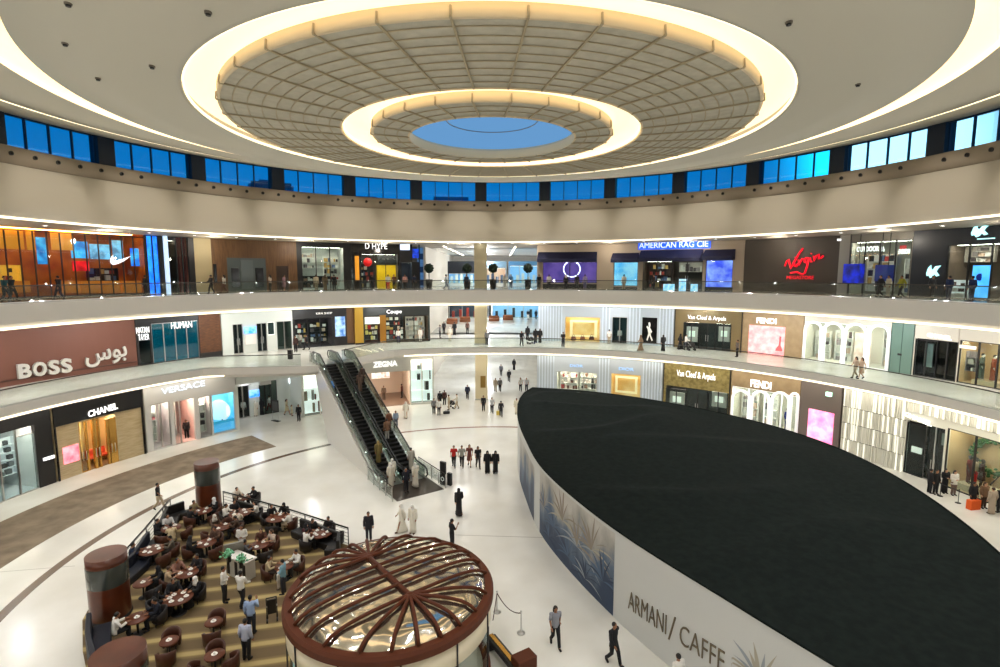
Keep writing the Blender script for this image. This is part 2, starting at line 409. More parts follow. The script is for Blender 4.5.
# ================================================================= glass balustrades of the galleries
def balustrade(label, R, z, a0, a1, rf=None):
    t = thing('balustrade', label, 'balustrade', pol((a0+a1)/2, R, z), world=True)
    n = max(2, int(abs(a1-a0)/rad(1.6)))
    def strip(w, z0, z1):
        vs = []; fs = []
        for i in range(n+1):
            a = a0+(a1-a0)*i/n; q = R+.12+(rf(a) if rf else 0)
            vs += [pol(a, q-w, z+z0), pol(a, q+w, z+z0), pol(a, q+w, z+z1), pol(a, q-w, z+z1)]
        for i in range(n):
            for j in range(4): fs.append((4*i+j, 4*i+4+j, 4*i+4+(j+1) % 4, 4*i+(j+1) % 4))
        m = MB(); m.add(vs, fs+[(0, 1, 2, 3), (4*n+3, 4*n+2, 4*n+1, 4*n)]); return m
    strip(.012, .0, 1.08).build('glass_panel', M_RAILG, t)
    strip(.035, 1.06, 1.13).build('handrail', mat('dark_handrail', (70, 66, 62), .35, .6), t)
    strip(.04, .0, .07).build('base_channel', M_STEEL, t)
balustrade('curved glass balustrade with dark handrail around the second gallery', 31.0, Z2, rad(-150), rad(150))
balustrade('curved glass balustrade of the first gallery, left of the escalators', 31.0, Z1, rad(-150), rad(-42.5), bulge)
balustrade('curved glass balustrade of the first gallery, right of the escalators', 31.0, Z1, rad(-34.), rad(150), bulge)

# ================================================================= columns at the hall mouth
M_COLUMN = mat('cream_stone', (214, 202, 168), .5)
def pillar(label, x, z0, z1, w=1.45, y=62.2, sign=False):
    t = thing('column', label, 'column', (x, y, z0), world=True)
    mb = MB(); mb.box(x-w/2, x+w/2, y-w/2, y+w/2, z0, z1); mb.build('shaft', M_COLUMN, t)
    mb = MB(); mb.box(x-w/2-.04, x+w/2+.04, y-w/2-.04, y+w/2+.04, z0, z0+.15); mb.build('plinth', M_STEEL, t)
    if sign:
        mb = MB(); mb.box(x-.1, x+.5, y-w/2-.08, y-w/2, z0+1.5, z0+2.9); p = mb.build('backlit_panel', mat('gold_frame', (150, 120, 60), .4, .6), t)
        mb = MB(); mb.box(x-.02, x+.42, y-w/2-.1, y-w/2-.08, z0+1.8, z0+2.6); mb.build('lit_screen', mat('amber_screen', (255, 214, 130), .5, em=2.5), p)
pillar('cream square column on the ground floor with a small lit panel', -2.2, 0, 5.75, sign=True)
pillar('cream square column on the first gallery in front of the back hall', -2.25, Z1, 11.35)
pillar('cream square column on the second gallery in front of the back hall', -2.25, Z2, 18.3)

# ================================================================= outside: dusk towers seen through the windows
M_TOW = [mat('tower_%d' % i, c, .7, noise=(c2, 9, 2, .02, .02, 3.)) for i, (c, c2) in enumerate((((120, 140, 160), (180, 200, 220)), ((60, 80, 110), (110, 130, 160)), ((150, 170, 190), (210, 225, 235))))]
for i, (deg, D, w, h) in enumerate(((-84, 90, 14, 30), (-74, 120, 18, 34), (-60, 80, 10, 28), (-46, 75, 20, 26), (-27, 150, 12, 40), (-16, 190, 18, 42), (-6, 150, 22, 37), (58, 120, 12, 34), (50, 160, 16, 38))):
    a = rad(deg); c = pol(a, D)
    t = thing('tower_block', '%s tower block seen through the windows %s' % (('grey blue', 'dark slate', 'pale')[i % 3], ('at the far left', 'left of the first dark pier', 'above the left shops', 'behind the brown wall', 'left of centre', 'nearest left of the centre pier', 'behind the centre windows', 'towards the right', 'right of centre')[i]), 'building', c, -a)
    mb = MB(); mb.box(-w/2, w/2, -w/2, w/2, 0, h); mb.build('wall', M_TOW[i % 3], t)
    mb = MB()
    for z in range(3, int(h), 4): mb.box(-w/2+.6, w/2-.6, -w/2-.05, -w/2, z, z+1.8)
    mb.build('window_band', mat('tower_glass', (40, 60, 84), .3), t)
    mb = MB(); mb.box(-w/4, w/4, -w/4, w/4, h, h+1.8); mb.build('roof_plant', M_TOW[1], t)
# ================================================================= shop fronts
class Shop:
    def __init__(s, label, R, x0, x1, ym, z0, z1, cat='shop front'):
        s.R, s.z0, s.z1, s.ym = R, z0, z1, ym
        s.a0 = onR(x0, ym, R)[0]; s.a1 = onR(x1, ym, R)[0]; s.x0, s.x1 = x0, x1
        s.t = thing('shop_front', label, cat, pol((s.a0+s.a1)/2, R, z0), world=True)
    def az(s, x): return s.a0+(s.a1-s.a0)*(x-s.x0)/(s.x1-s.x0) if False else onR(x, s.ym, s.R)[0]
    def z(s, x, y): return min(max(onR(x, y, s.R)[1], s.z0), s.z1)
    def rng(s, x0, x1, yt, yb):
        xm = (x0+x1)/2
        return s.az(x0), s.az(x1), (s.z0 if yb is None else s.z(xm, yb)), (s.z1 if yt is None else s.z(xm, yt))
    def box(s, name, m, x0, x1, yt, yb, df=.05, db=.2, label=None, parent=None):
        a0, a1, z0, z1 = s.rng(x0, x1, yt, yb); mb = MB(); mb.arc(s.R-df, s.R+db, a0, a1, z0, z1)
        p = parent or s.t
        o = mb.build(name, m, None, org=Vector(s.t['_o'])); o.location = (0, 0, 0); o.parent = p
        if label: o['label'] = label
        return o
    def facade(s, m, opens, name='facade', th=.3):
        opens = sorted(opens); mb = MB(); x = s.x0
        for (a, b, yt, yb) in opens:
            if a > x+.01: mb.arc(s.R, s.R+th, s.az(x), s.az(a), s.z0, s.z1)
            a0, a1, z0, z1 = s.rng(a, b, yt, yb)
            if z1 < s.z1-.01: mb.arc(s.R, s.R+th, a0, a1, z1, s.z1)
            if z0 > s.z0+.01: mb.arc(s.R, s.R+th, a0, a1, s.z0, z0)
            x = b
        if x < s.x1-.01: mb.arc(s.R, s.R+th, s.az(x), s.az(s.x1), s.z0, s.z1)
        return mb.build(name, m, s.t)
    def room(s, x0, x1, yt, yb, depth, m, em=6., floor=None, col=(255, 240, 220), back=None):
        """a lit interior behind an opening"""
        a0, a1, z0, z1 = s.rng(x0, x1, yt, yb); R = s.R+.3; e = .0015
        mb = MB(); mb.arc(R+depth, R+depth+.1, a0, a1, z0, z1)
        mb.arc(R, R+depth, a0-.08/s.R, a0, z0, z1); mb.arc(R, R+depth, a1, a1+.08/s.R, z0, z1)
        mb.arc(R, R+depth, a0, a1, z1, z1+.08); mb.build('interior', back or m, s.t)
        mb = MB(); mb.arc(R-.2, R+depth, a0, a1, z0, z0+.03); mb.build('interior_floor', floor or m, s.t)
        if em:
            mb = MB(); n = max(1, int((a1-a0)*s.R/1.8)); 
            mb.arc(R+.15, R+.5, a0+(a1-a0)*.06, a0+(a1-a0)*.94, z1-.05, z1-.0)
            mb.build('ceiling_lamp', mat('lamp_%d_%d_%d_%d' % (col+(int(em*10),)), col, .8, em=em*SHOPEM), s.t)
    def glass(s, x0, x1, yt, yb, n=1, fm=None, door=False, m=None, w=.04):
        a0, a1, z0, z1 = s.rng(x0, x1, yt, yb)
        mb = MB(); mb.arc(s.R+.1, s.R+.12, a0, a1, z0, z1); g = mb.build('glass_door' if door else 'glass_pane', m or M_GLASS, s.t)
        mb = MB()
        for i in range(n+1):
            b = a0+(a1-a0)*i/n; mb.arc(s.R+.04, s.R+.18, b-w/s.R, b+w/s.R, z0, z1)
        mb.arc(s.R+.04, s.R+.18, a0, a1, z0, z0+.06); mb.arc(s.R+.04, s.R+.18, a0, a1, z1-.06, z1)
        o = mb.build('frame', fm or M_STEEL, None, org=Vector(s.t['_o'])); o.location = (0, 0, 0); o.parent = g
        if door:
            mb = MB(); b = (a0+a1)/2
            for q in (-.12, .12):
                p = pol(b+q/s.R, s.R-.02, z0+.9); mb.tube([p, p+Vector((0, 0, .7))], .03, 6)
            o = mb.build('handle', M_STEEL, None, org=Vector(s.t['_o'])); o.location = (0, 0, 0); o.parent = g
    def text(s, txt, m, x0, x1, y0, y1, th=.04, off=.05, slope=None, **k):
        if slope is None: slope = 0.
        mb = text_on(s.R, txt, x0, x1, y0, y1, th, off, slope, **k); return mb.build('sign_lettering', m, s.t)
    def shelves(s, x0, x1, yt, yb, n, depth, label, boardm, cols, fill=.8, d0=.35, glow=0.):
        """a shelf unit standing behind the glass, goods on its boards"""
        a0, a1, z0, z1 = s.rng(x0, x1, yt, yb); R = s.R+depth
        c = pol((a0+a1)/2, R, z0)
        t = thing('display_shelf', label, 'shelf', c, world=True)
        mb = MB(); zs = [z0+(z1-z0)*(i+.02)/n for i in range(n)]
        for z in zs: mb.arc(R-d0, R, a0, a1, z, z+.04)
        mb.build('board', boardm, t)
        mb = MB(); mb.arc(R-.02, R, a0, a1, z0, z1); mb.build('back_panel', boardm, t)
        mb = MB()
        for b in (a0, a1): mb.arc(R-d0, R, b-.03/R, b+.03/R, z0, z1)
        mb.build('side_panel', boardm, t)
        mb = MB(); rnd = random.Random(hash(label) % 1000 if False else len(label)*7+int(x0)); hh = (z1-z0)/n
        for z in zs:
            b = a0+.1/R
            while b < a1-.25/R:
                w = rnd.uniform(.12, .4); h = rnd.uniform(.35, .85)*hh
                if rnd.random() < fill: mb.arc(R-d0+.05, R-.05, b, b+w/R, z+.04, z+.04+h, mi=rnd.randrange(len(cols)), step=9)
                b += (w+rnd.uniform(.03, .15))/R
        o = mb.build('merchandise', cols, None); tag(o, 'goods on the '+label, 'merchandise', kind='stuff')
        return t
def gm(*cs, em=0.):
    return [mat('goods_%d_%d_%d_%d' % (c+(int(em*10),)), c, .6, em=em) for c in cs]
def screen(name, c1, c2, scale=.8, em=1.2):
    return mat(name, c1, .4, em=em, noise=(c2, scale, 4))
W = (255, 255, 255)
M_SIGN = mat('white_lit_letters', W, .5, em=1.05)
M_SIGN2 = mat('white_letters', (245, 245, 240), .4, em=.6)
MIX = gm((40, 36, 40), (180, 60, 50), (230, 226, 220), (90, 110, 150), (200, 160, 90))
PALE = gm((240, 236, 230), (210, 200, 190), (160, 150, 150), (90, 80, 84), (220, 190, 170))

# ---------------------------------------------------------------- second gallery (top row of shops)
T0, T1 = Z2, 18.28
# orange sportswear shop with the tick
s = Shop('orange lit sportswear shop front with a white tick logo on the top gallery', R2, -40, 147, 260, T0, T1)
s.facade(M_DARK, [(-38, 146, 224, 296)], th=.2)
s.box('light_strip', mat('orange_strip', (255, 170, 50), .5, em=2.2), -38, 147, 227, 229, .08, .0) if False else None
s.room(-38, 146, None, None, 3.6, mat('orange_interior', (230, 136, 44), .5, noise=((176, 84, 36), .5, 2)), 4.5, floor=mat('dark_wood_floor', (70, 48, 40), .3), col=(255, 190, 110))
s.glass(-38, 146, 232, None, 14, mat('bronze_mullion', (60, 40, 30), .4), w=.022)
s.box('orange_light_line', mat('orange_strip', (255, 176, 60), .5, em=2.), -38, 146, 226.5, 229, .06, -.02)
for x0, x1, yt, yb, m, nm in ((48, 57, 237, 264, 'sky_screen', 'screen'), (81, 97, 241, 258, 'sky_screen', 'screen'), (99, 118, 244, 259, 'sky_screen2', 'screen'), (121, 131, 240, 262, 'sky_screen2', 'screen'), (138, 147, 248, 266, 'deep_blue_screen', 'screen'), (81, 97, 261, 271, 'red_screen', 'poster'), (-2, 9, 250, 256, 'violet_screen', 'screen')):
    M = dict(sky_screen=((60, 170, 230), (20, 90, 170)), sky_screen2=((110, 180, 225), (70, 110, 150)), deep_blue_screen=((20, 80, 210), (60, 170, 240)), red_screen=((230, 20, 30), (150, 0, 10)), violet_screen=((70, 60, 200), (40, 40, 120)))[m]
    s.box(nm, screen(m, M[0], M[1], 1.4, 1.3), x0, x1, yt, yb, -1.2, 1.3, label='lit %s display' % m.split('_')[0])
for x0, x1 in ((-30, -8), (-6, 30), (64, 80), (81, 100), (102, 120), (122, 141)):
    s.box('low_display_bench', mat('amber_bench', (226, 130, 40), .35, em=.35), x0, x1, 281, 293, -.25, .9)
for x0, x1, yt, yb in ((8, 31, 225, 249), (34, 42, 228, 250), (58, 78, 231, 250)):
    s.box('amber_panel', mat('amber_panel', (232, 150, 30), .4, em=.5), x0, x1, yt, yb, -.6, .7)
sw = [(0, .38), (.05, .75), (.16, 1.), (.12, .72), (.17, .5), (.3, .45), (.6, .62), (1., .92), (.62, .38), (.3, .08), (.13, .0), (.03, .12)]
o = s.text('', M_SIGN, 110, 131, 255, 265, shape=prism(sw), th=.06, off=.0); o['label'] = 'white tick logo'
s.shelves(14, 32, 265, 281, 2, 1.8, 'golden shelf at the left end of the orange shop window', gm((240, 190, 70), em=.4)[0], MIX)
s.shelves(100, 128, 268, 281, 2, 2.2, 'dark shelf below the white tick logo', mat('brown_shelf', (60, 40, 34), .5), MIX)
# blue glass corner
s = Shop('tall blue lit glass corner with a white light column on the top gallery', R2, 147, 168, 265, T0, T1)
s.facade(M_DARK, [(148, 160, 232, None)]); s.room(148, 160, 232, None, 2, screen('blue_wall', (30, 110, 220), (70, 180, 245), 1.2, 1.0), 0)
s.glass(148, 160, 232, None, 2, M_DARK)
s.box('light_column', mat('white_column_light', (190, 215, 245), .5, em=1.1), 164.5, 168, None, None, .25, 0)
s = Shop('dark shop front with red and pink hanging drapes on the top gallery', R2, 168, 195, 265, T0, T1)
s.facade(M_DARK, [(169, 177, 240, None), (177.5, 189.5, 234, None)])
s.room(169, 177, 240, None, 2.5, mat('warm_dark', (60, 46, 34), .6), 3.); s.glass(169, 177, 240, None, 1, M_DARK)
s.box('interior', mat('dim_red_back', (70, 26, 24), .7), 177.5, 189.5, 234, None, -.9, 1.)
for i in range(6): s.box('drape', mat('drape_%d' % (i % 3), ((190, 70, 66), (120, 34, 36), (206, 120, 110))[i % 3], .8), 177.7+2*i, 179.1+2*i, 235, 294, -.3, .4)
s.glass(177.5, 189.5, 234, None, 2, M_DARK)
s = Shop('plain cream stone pier between the red drapes and the brown wall', R2, 195, 212, 265, T0, T1, 'pier')
s.facade(mat('cream_pier', (186, 170, 132), .6), [], name='shaft', th=.5); s.box('skirting', M_STEEL, 195, 212, 292, None, .03, 0)
# brown wall with grey lift doors
s = Shop('brown timber wall with grey sliding doors on the top gallery', R2, 212, 297, 265, T0, T1, 'wall panel')
M_TIM = mat('brown_timber', (112, 80, 46), .5, noise=((92, 62, 34), 1.4, 3, 6, 6, .6))
s.facade(M_TIM, [(227, 266, 258, None), (276, 288, 266, None)])
s.box('door_surround', mat('grey_green_metal', (92, 100, 98), .35, .5), 227, 266, 258, None, -.06, .2)
for x0, x1 in ((231, 239), (255, 263)): s.box('dark_window', M_BLACKGL, x0, x1, 268, 287, .0, .05)
s.box('sliding_door', mat('grey_door', (104, 112, 112), .3, .5), 241, 253, 260, 289, .0, .05)
s.box('service_door', mat('dark_brown_door', (52, 34, 22), .5), 276, 288, 266, None, -.1, .2)
s.box('wall_screen', M_BLACKGL, 213, 216, 264, 283, .1, 0)
# black framed white shop
s = Shop('black framed shop front with a bright white interior on the top gallery', R2, 297, 351, 265, T0, T1)
s.facade(M_DARK, [(302, 344, 247, None)]); s.room(302, 344, 247, None, 3.2, mat('white_interior', (226, 226, 222), .7), 5.)
s.glass(302, 344, 247, None, 3, M_DARK)
s.shelves(303, 322, 252, 268, 3, 2.8, 'left white wall shelf inside the black framed top gallery shop', PALE[0], PALE)
s.shelves(328, 343, 256, 286, 5, 2.5, 'right white rack inside the black framed top gallery shop', PALE[0], MIX)
s.shelves(305, 326, 276, 288, 2, 1.4, 'low dark rack of clothes at the window of the black framed shop', M_DARK, gm((30, 30, 34), (200, 196, 190), (120, 90, 70)))
# sneaker shop
s = Shop('black shop front with a bright white sign and a yellow booth on the top gallery', R2, 351, 400, 265, T0, T1)
s.facade(M_BLACKGL, [(354, 360, 252, None), (361, 398, 254, None)]); s.room(361, 398, 254, None, 3.2, mat('grey_interior', (110, 108, 108), .7), 5.)
s.text('D HYPE', M_SIGN, 365, 387, 243.4, 249, off=.1)
s.box('orange_sign', mat('orange_totem', (226, 150, 40), .5, em=.7), 355, 359, 256, 280, .02, -.0)
s.box('yellow_booth', mat('yellow_booth', (246, 190, 24), .5, em=.5), 379, 397, 265, None, -1.3, 1.9, label='yellow walled booth')
s.box('booth_header', M_DARK, 379, 398, 254, 264, -1.1, 1.2)
s.shelves(362, 377, 264, 288, 4, 2.2, 'dark rack of shoes left of the yellow booth', M_DARK, MIX)
c = pol(s.az(369.5), R2+1.2, s.z(369.5, 262)); mb = MB(); mb.ball(c, .5, .25, .5, 16, 10); tag(mb.build('round_sign', mat('red_disc', (220, 30, 30), .5, em=.8)), 'red round sign hanging inside the black sneaker shop', 'sign')
s.glass(361, 398, 254, None, 3, M_DARK)
# blue dark shop beside the hall
s = Shop('narrow dark shop front with white and blue sign beside the top hall', R2, 400, 420, 265, T0, T1)
s.facade(M_DARK, [(401, 412, 262, None), (412.5, 419, 244, 262)]); s.room(401, 412, 262, None, 2.5, mat('blue_grey_interior', (70, 80, 100), .7), 4.); s.glass(401, 412, 262, None, 1, M_DARK)
s.box('lit_sign', mat('white_blue_sign', (200, 215, 250), .5, em=1.4), 400.5, 410, 243, 250, .08, 0)
s.box('blue_screen', screen('royal_screen', (20, 70, 220), (10, 30, 120), 2, 1.), 412.5, 419, 249, 258, -.1, .2)
# beige wall with awnings and the american rag front
M_BEI = mat('beige_wall', (182, 166, 146), .6)
M_NAVY = mat('navy_awning', (18, 22, 58), .7)
def awning(s, x0, x1, yt, yb, label):
    a0, a1, z0, z1 = s.rng(x0, x1, yt, yb); mb = MB(); n = max(2, int((a1-a0)/rad(1.5))); vs = []; fs = []
    for i in range(n+1):
        a = a0+(a1-a0)*i/n; b = a0-.04/R2+(a1-a0+.08/R2)*i/n
        vs += [pol(a, R2-.02, z1), pol(b, R2-1.1, z0+.35), pol(b, R2-1.1, z0), pol(a, R2-.02, z0)]
    for i in range(n):
        for j in range(4): fs.append((4*i+j, 4*i+4+j, 4*i+4+(j+1) % 4, 4*i+(j+1) % 4))
    mb.add(vs, fs+[(0, 1, 2, 3), (4*n+3, 4*n+2, 4*n+1, 4*n)]); return tag(mb.build('awning', M_NAVY), label, 'awning')
s = Shop('beige shop wall with a violet window and ring light just right of the back hall', R2, 537, 607, 265, T0, T1)
s.facade(M_BEI, [(543, 597, 262, 283)]); s.room(543, 597, 262, 283, 2.2, mat('violet_room', (150, 120, 190), .6, em=.25, noise=((110, 90, 160), .6, 2)), 2., col=(230, 190, 255))
s.glass(543, 597, 262, 283, 2, M_DARK); s.box('base_panel', M_DARK, 543, 597, 284, None, .04, 0)
awning(s, 538, 597, 252, 262, 'dark navy awning over the violet window')
mb = MB(); c = pol(s.az(571), R2+1.0, s.z(571, 269))
mb.tube([c+Vector((1.0*cos(t*pi/12), 0, .95*sin(t*pi/12))) for t in range(25)], .06, 6, caps=False); tag(mb.build('ring_light', mat('violet_white_light', (236, 226, 255), .5, em=3.)), 'white glowing ring standing in the violet shop window', 'ring light')
s = Shop('beige front of the denim shop with three navy awnings and a blue lit sign', R2, 607, 744, 262, T0, T1)
s.facade(M_BEI, [(614, 638, 262, 286), (643, 703, 261, None), (706, 733, 260, 288)])
s.room(614, 638, 262, 286, .8, screen('teal_poster', (70, 170, 215), (160, 210, 225), 1.1, .9), 0); s.glass(614, 638, 262, 286, 1, M_DARK)
s.room(706, 733, 260, 288, .8, screen('violet_poster', (70, 90, 220), (170, 190, 245), 1.0, .9), 0); s.glass(706, 733, 260, 288, 1, M_DARK)
s.room(643, 703, 261, None, 3.4, mat('store_dark', (74, 60, 50), .6), 4.5); s.glass(643, 672, 261, None, 2, M_DARK); s.glass(672, 703, 261, None, 2, M_DARK, door=True)
for x0, x1 in ((614, 638), (706, 734)): s.box('base_panel', mat('dark_green_base', (34, 44, 44), .4), x0, x1, 287, None, .05, 0)
s.shelves(645, 668, 263, 288, 4, 2.6, 'dark wooden shelf with folded clothes on the left inside the denim shop', mat('brown_shelf', (60, 40, 34), .5), MIX)
s.shelves(674, 702, 262, 272, 1, 2.8, 'bright clothes rail at the back of the denim shop', PALE[1], PALE)
for i, (x0, x1, yt) in enumerate(((666, 671, 284), (671.5, 676.5, 284), (682, 688, 279), (694, 700, 284))):
    s2 = s.rng(x0, x1, yt, None); mb = MB(); mb.arc(R2-.9, R2-.4, s2[0], s2[1], s2[2], s2[3]); tag(mb.build('display_cube', screen('cyan_cube', (110, 200, 240), (200, 235, 250), 3, 1.0)), ('leftmost', 'second from the left', 'tallest', 'rightmost')[i]+' of the glowing pale blue display cubes at the denim shop entrance', 'display cube')
awning(s, 612.5, 639, 253, 262.5, 'left navy awning of the denim shop, above the teal poster')
awning(s, 640.5, 703, 250, 261.5, 'wide middle navy awning above the denim shop entrance')
awning(s, 705, 735, 249.5, 260, 'right navy awning of the denim shop, above the violet poster')
s.box('sign_board', mat('blue_glow', (30, 90, 235), .5, em=1.0), 638, 710, 240.5, 249, .12, 0)
s.text('AMERICAN RAG CIE', mat('pale_blue_letters', (225, 240, 255), .5, em=1.1), 639.5, 708.5, 241.8, 247.6, off=.13, th=.05)
# megastore wall
s = Shop('dark grey brown wall with a red script sign on the top gallery', R2, 744, 838, 270, T0, T1)
s.facade(mat('dark_taupe_wall', (74, 66, 58), .6), []); M_RED = mat('red_neon', (240, 10, 40), .4, em=.9)
STK = [[(.0, .30), (.05, .52), (.10, .58), (.13, .40), (.16, .20), (.24, .45), (.36, .80), (.46, 1.02)],
 [(.24, .52), (.27, .30), (.31, .28), (.36, .42)], [(.27, .64), (.28, .67)], [(.36, .56), (.39, .34), (.42, .50), (.46, .60), (.50, .56)],
 [(.62, .62), (.55, .64), (.52, .46), (.57, .42), (.62, .60), (.60, .30), (.55, .02), (.48, -.04), (.34, .06), (.16, .02)],
 [(.66, .64), (.68, .46), (.72, .48)], [(.68, .78), (.69, .81)], [(.75, .70), (.77, .50), (.82, .70), (.88, .76), (.89, .58), (.95, .62), (1.0, .70)]]
mb = MB(); ya, yb_ = s.az(785), s.az(823); zA, zB = s.z(804, 274), s.z(804, 248)
for st in STK: mb.tube([pol(ya+(yb_-ya)*u, s.R-.12, zA+(zB-zA)*(.02+.95*v)) for u, v in st], .085, 6)
mb.build('sign_lettering', M_RED, s.t)['label'] = 'red slanted handwritten sign'
s.text('MEGASTORE', M_RED, 787, 814, 275.8, 279.2, off=.06, th=.03)
s = Shop('pale grey pier between the red script sign and the clothing shop', R2, 838, 848, 270, T0, T1, 'pier'); s.facade(mat('pale_grey_pier', (160, 158, 148), .5), [], name='shaft', th=.5); s.box('wall_lamp', M_SIGN, 836, 839, 239, 241, .2, 0)
s = Shop('wide glass shop front with white OUTDOOR and FASHION lettering inside', R2, 848, 911, 265, T0, T1)
s.facade(mat('grey_header', (120, 116, 106), .5), [(849, 910, 241, None)]); s.room(849, 910, 241, None, 3.8, mat('bright_grey_interior', (176, 172, 160), .7), 5.5)
mb = text_on(R2+.9, 'OUTDOOR', 857, 879, 246.5, 251.5, .06, .0); mb.build('sign_lettering', M_SIGN, s.t)
mb = text_on(R2+.9, '&', 881, 885, 246.5, 251.5, .06, .0); mb.build('sign_lettering', M_SIGN, s.t)
mb = text_on(R2+.9, 'FASHION', 899, 910, 249, 254, .06, .0); mb.build('sign_lettering', M_SIGN, s.t)
s.box('red_panel', mat('red_panel', (180, 30, 36), .5, em=.4), 885, 891, 245, 253, -2.0, 2.1)
s.shelves(851, 876, 254, 292, 5, 3.2, 'left white wall shelf inside the outdoor and fashion shop', PALE[0], MIX)
s.shelves(886, 909, 258, 294, 5, 3.2, 'right white wall shelf inside the outdoor and fashion shop', PALE[0], MIX)
s.glass(849, 910, 241, None, 4, M_DARK)
for x0, x1, yt, yb, c, l in ((852, 868, 264, 283, (14, 40, 200), 'bright blue display cube hanging on rods in the outdoor and fashion shop'), (885, 898, 265, 281, (18, 40, 90), 'dark blue display cube hanging on rods in the outdoor and fashion shop')):
    a0, a1, z0, z1 = s.rng(x0, x1, yt, yb)
    t = thing('hanging_cube', l, 'display cube', pol((a0+a1)/2, R2-.9, z0), world=True)
    mb = MB(); mb.arc(R2-1.4, R2-.5, a0, a1, z0, z1); mb.build('cube', screen('cube_%d' % c[2], c, (10, 20, 90), 1.5, .7), t)
    for q in (.2, .8):
        mb = MB(); p = pol(a0+(a1-a0)*q, R2-.95, z1); mb.tube([p, Vector((p.x, p.y, 18.25))], .035, 6); mb.build('rod', M_DARK, t)
s = Shop('dark navy shop corner with two glowing bird logos on the top gallery', R2, 911, 1040, 268, T0, T1)
s.facade(mat('navy_black', (14, 22, 34), .4), [(946, 1038, 243, None)]); s.room(946, 1038, 243, None, 3.2, mat('brown_grey_interior', (120, 104, 92), .6), 6.)
bird = [(0, .35), (.12, .8), (.3, 1.), (.34, .7), (.45, .62), (.62, .9), (1., .95), (.8, .7), (.72, .5), (.95, .2), (.75, .12), (.6, .3), (.5, .1), (.3, .0), (.2, .2), (.05, .15)]
o = s.text('', mat('cyan_white_glow', (190, 250, 255), .5, em=1.3), 972, 990, 224.5, 237, shape=prism(bird)); o['label'] = 'upper glowing bird logo'
s.box('logo_underline', mat('cyan_white_glow', (190, 250, 255), .5, em=1.3), 975, 992, 238.3, 239.3, .1, 0)
o = s.text('', mat('cyan_white_glow', (190, 250, 255), .5, em=1.3), 927, 941, 265, 278, shape=prism(bird)); o['label'] = 'lower glowing bird logo'
s.shelves(948, 975, 246, 262, 3, 2.2, 'brown shelf with hanging clothes inside the navy corner shop', PALE[1], PALE)
for q, (x0, x1) in enumerate(((947, 962), (966, 979))): s.shelves(x0, x1, 280, 302, 3, .9, ('left', 'right')[q]+' low white display stand at the window of the navy corner shop', gm(W, em=.3)[0], gm((240, 150, 120), (250, 240, 230), (90, 60, 60)))
s.glass(946, 1038, 243, None, 4, M_DARK)
a0, a1, z0, z1 = s.rng(980, 999, 264, 299)
t = thing('advertising_screen', 'tall bright blue standing screen at the navy corner shop', 'screen', pol((a0+a1)/2, R2-.6, Z2), world=True)
mb = MB(); mb.arc(R2-.75, R2-.6, a0, a1, z0, z1); mb.build('housing', M_DARK, t)
mb = MB(); mb.arc(R2-.78, R2-.75, a0+.001, a1-.001, z0+.1, z1-.1); mb.build('lit_face', screen('azure', (60, 165, 240), (90, 190, 250), 1.0, 1.2), t)
c = pol((a0+a1)/2, R2-.85, z0+1.55); mb = MB(); mb.ball(c, .28, .06, .26, 12, 8); mb.build('round_emblem', mat('deep_blue_print', (10, 40, 150), .4), t)

# ---------------------------------------------------------------- first gallery (middle row)
T0, T1 = Z1, 11.33
s = Shop('red brown shop wall with silver BOSS lettering and arabic lettering', R1, -40, 137, 355, T0, T1)
s.facade(mat('red_brown_wall', (108, 66, 52), .6), [])
M_SILV = mat('silver_letters', (214, 212, 206), .35, .3)
zt = onR(44, 355.5, R1)[1]
for i, (ch, x0, x1) in enumerate((('B', 16, 29.5), ('O', 31, 45), ('S', 46.5, 58), ('S', 59, 70.5))):
    xm = (x0+x1)/2; yc = 368.2-(xm-43)*.125
    s.text(ch, M_SILV, x0, x1, yc-7.2, yc+7.2, th=.22, off=.05, bold=.04)
s.text('ﺱﻮﺑ', M_SILV, 84, 126, 349, 364.5, th=.2, off=.05, bold=.015, slope=.15).__setitem__('label', 'silver arabic lettering')
s.box('skirting', mat('dark_brown_line', (80, 46, 36), .5), -40, 137, 373.5, 375, .06, 0)
for k in range(3):
    z = Z1+.35
s = Shop('dark teal glass shop front with white lettering on the middle gallery', R1, 137, 200, 345, T0, T1)
s.facade(M_DARK, [(139, 151, 332, None), (152.5, 199, 322, None)]); s.room(152.5, 199, 322, None, 2.6, mat('teal_glow_interior', (22, 130, 146), .5, em=.45), 3.5, col=(190, 250, 255)); s.room(139, 151, 332, None, 2, mat('dark_teal', (20, 50, 56), .5), 0)  # teal walls given emission to brighten the dark interior
s.glass(152.5, 199, 322, None, 4, M_STEEL, m=glass('teal_glass', (110, 200, 205), .15)); s.glass(139, 151, 332, None, 1, M_DARK)
s.text('NATAN', M_SIGN, 135.5, 148.5, 327, 333, off=.1); s.text('TAYER', M_SIGN, 137.5, 148.5, 334, 340, off=.1)
s.text('HUMAN', M_SIGN, 170, 191, 321.5, 328, off=.2)
s = Shop('brown brick patterned pier at the right end of the teal shop', R1, 200, 221.5, 340, T0, T1, 'pier')
s.facade(mat('brown_cork', (98, 60, 30), .7, noise=((74, 42, 20), 3, 3, 1, 1, 4)), [], name='shaft', th=.6); s.box('skirting', M_DARK, 200, 221.5, 352, None, .03, 0)
s = Shop('white shop wall with dark doors and a blue screen on the middle gallery', R1, 222, 293, 335, T0, T1)
s.facade(mat('cool_white_wall', (214, 220, 214), .6), [(233, 243, 324, None), (257, 267, 323, None), (268, 275, 322, 335), (277, 292, 321, None)])
for x0, x1, yt in ((233, 243, 324), (257, 267, 323)): s.box('dark_doorway', M_DARK, x0, x1, yt, None, -.2, .4); s.glass(x0, x1, yt, None, 2, M_STEEL, door=True)
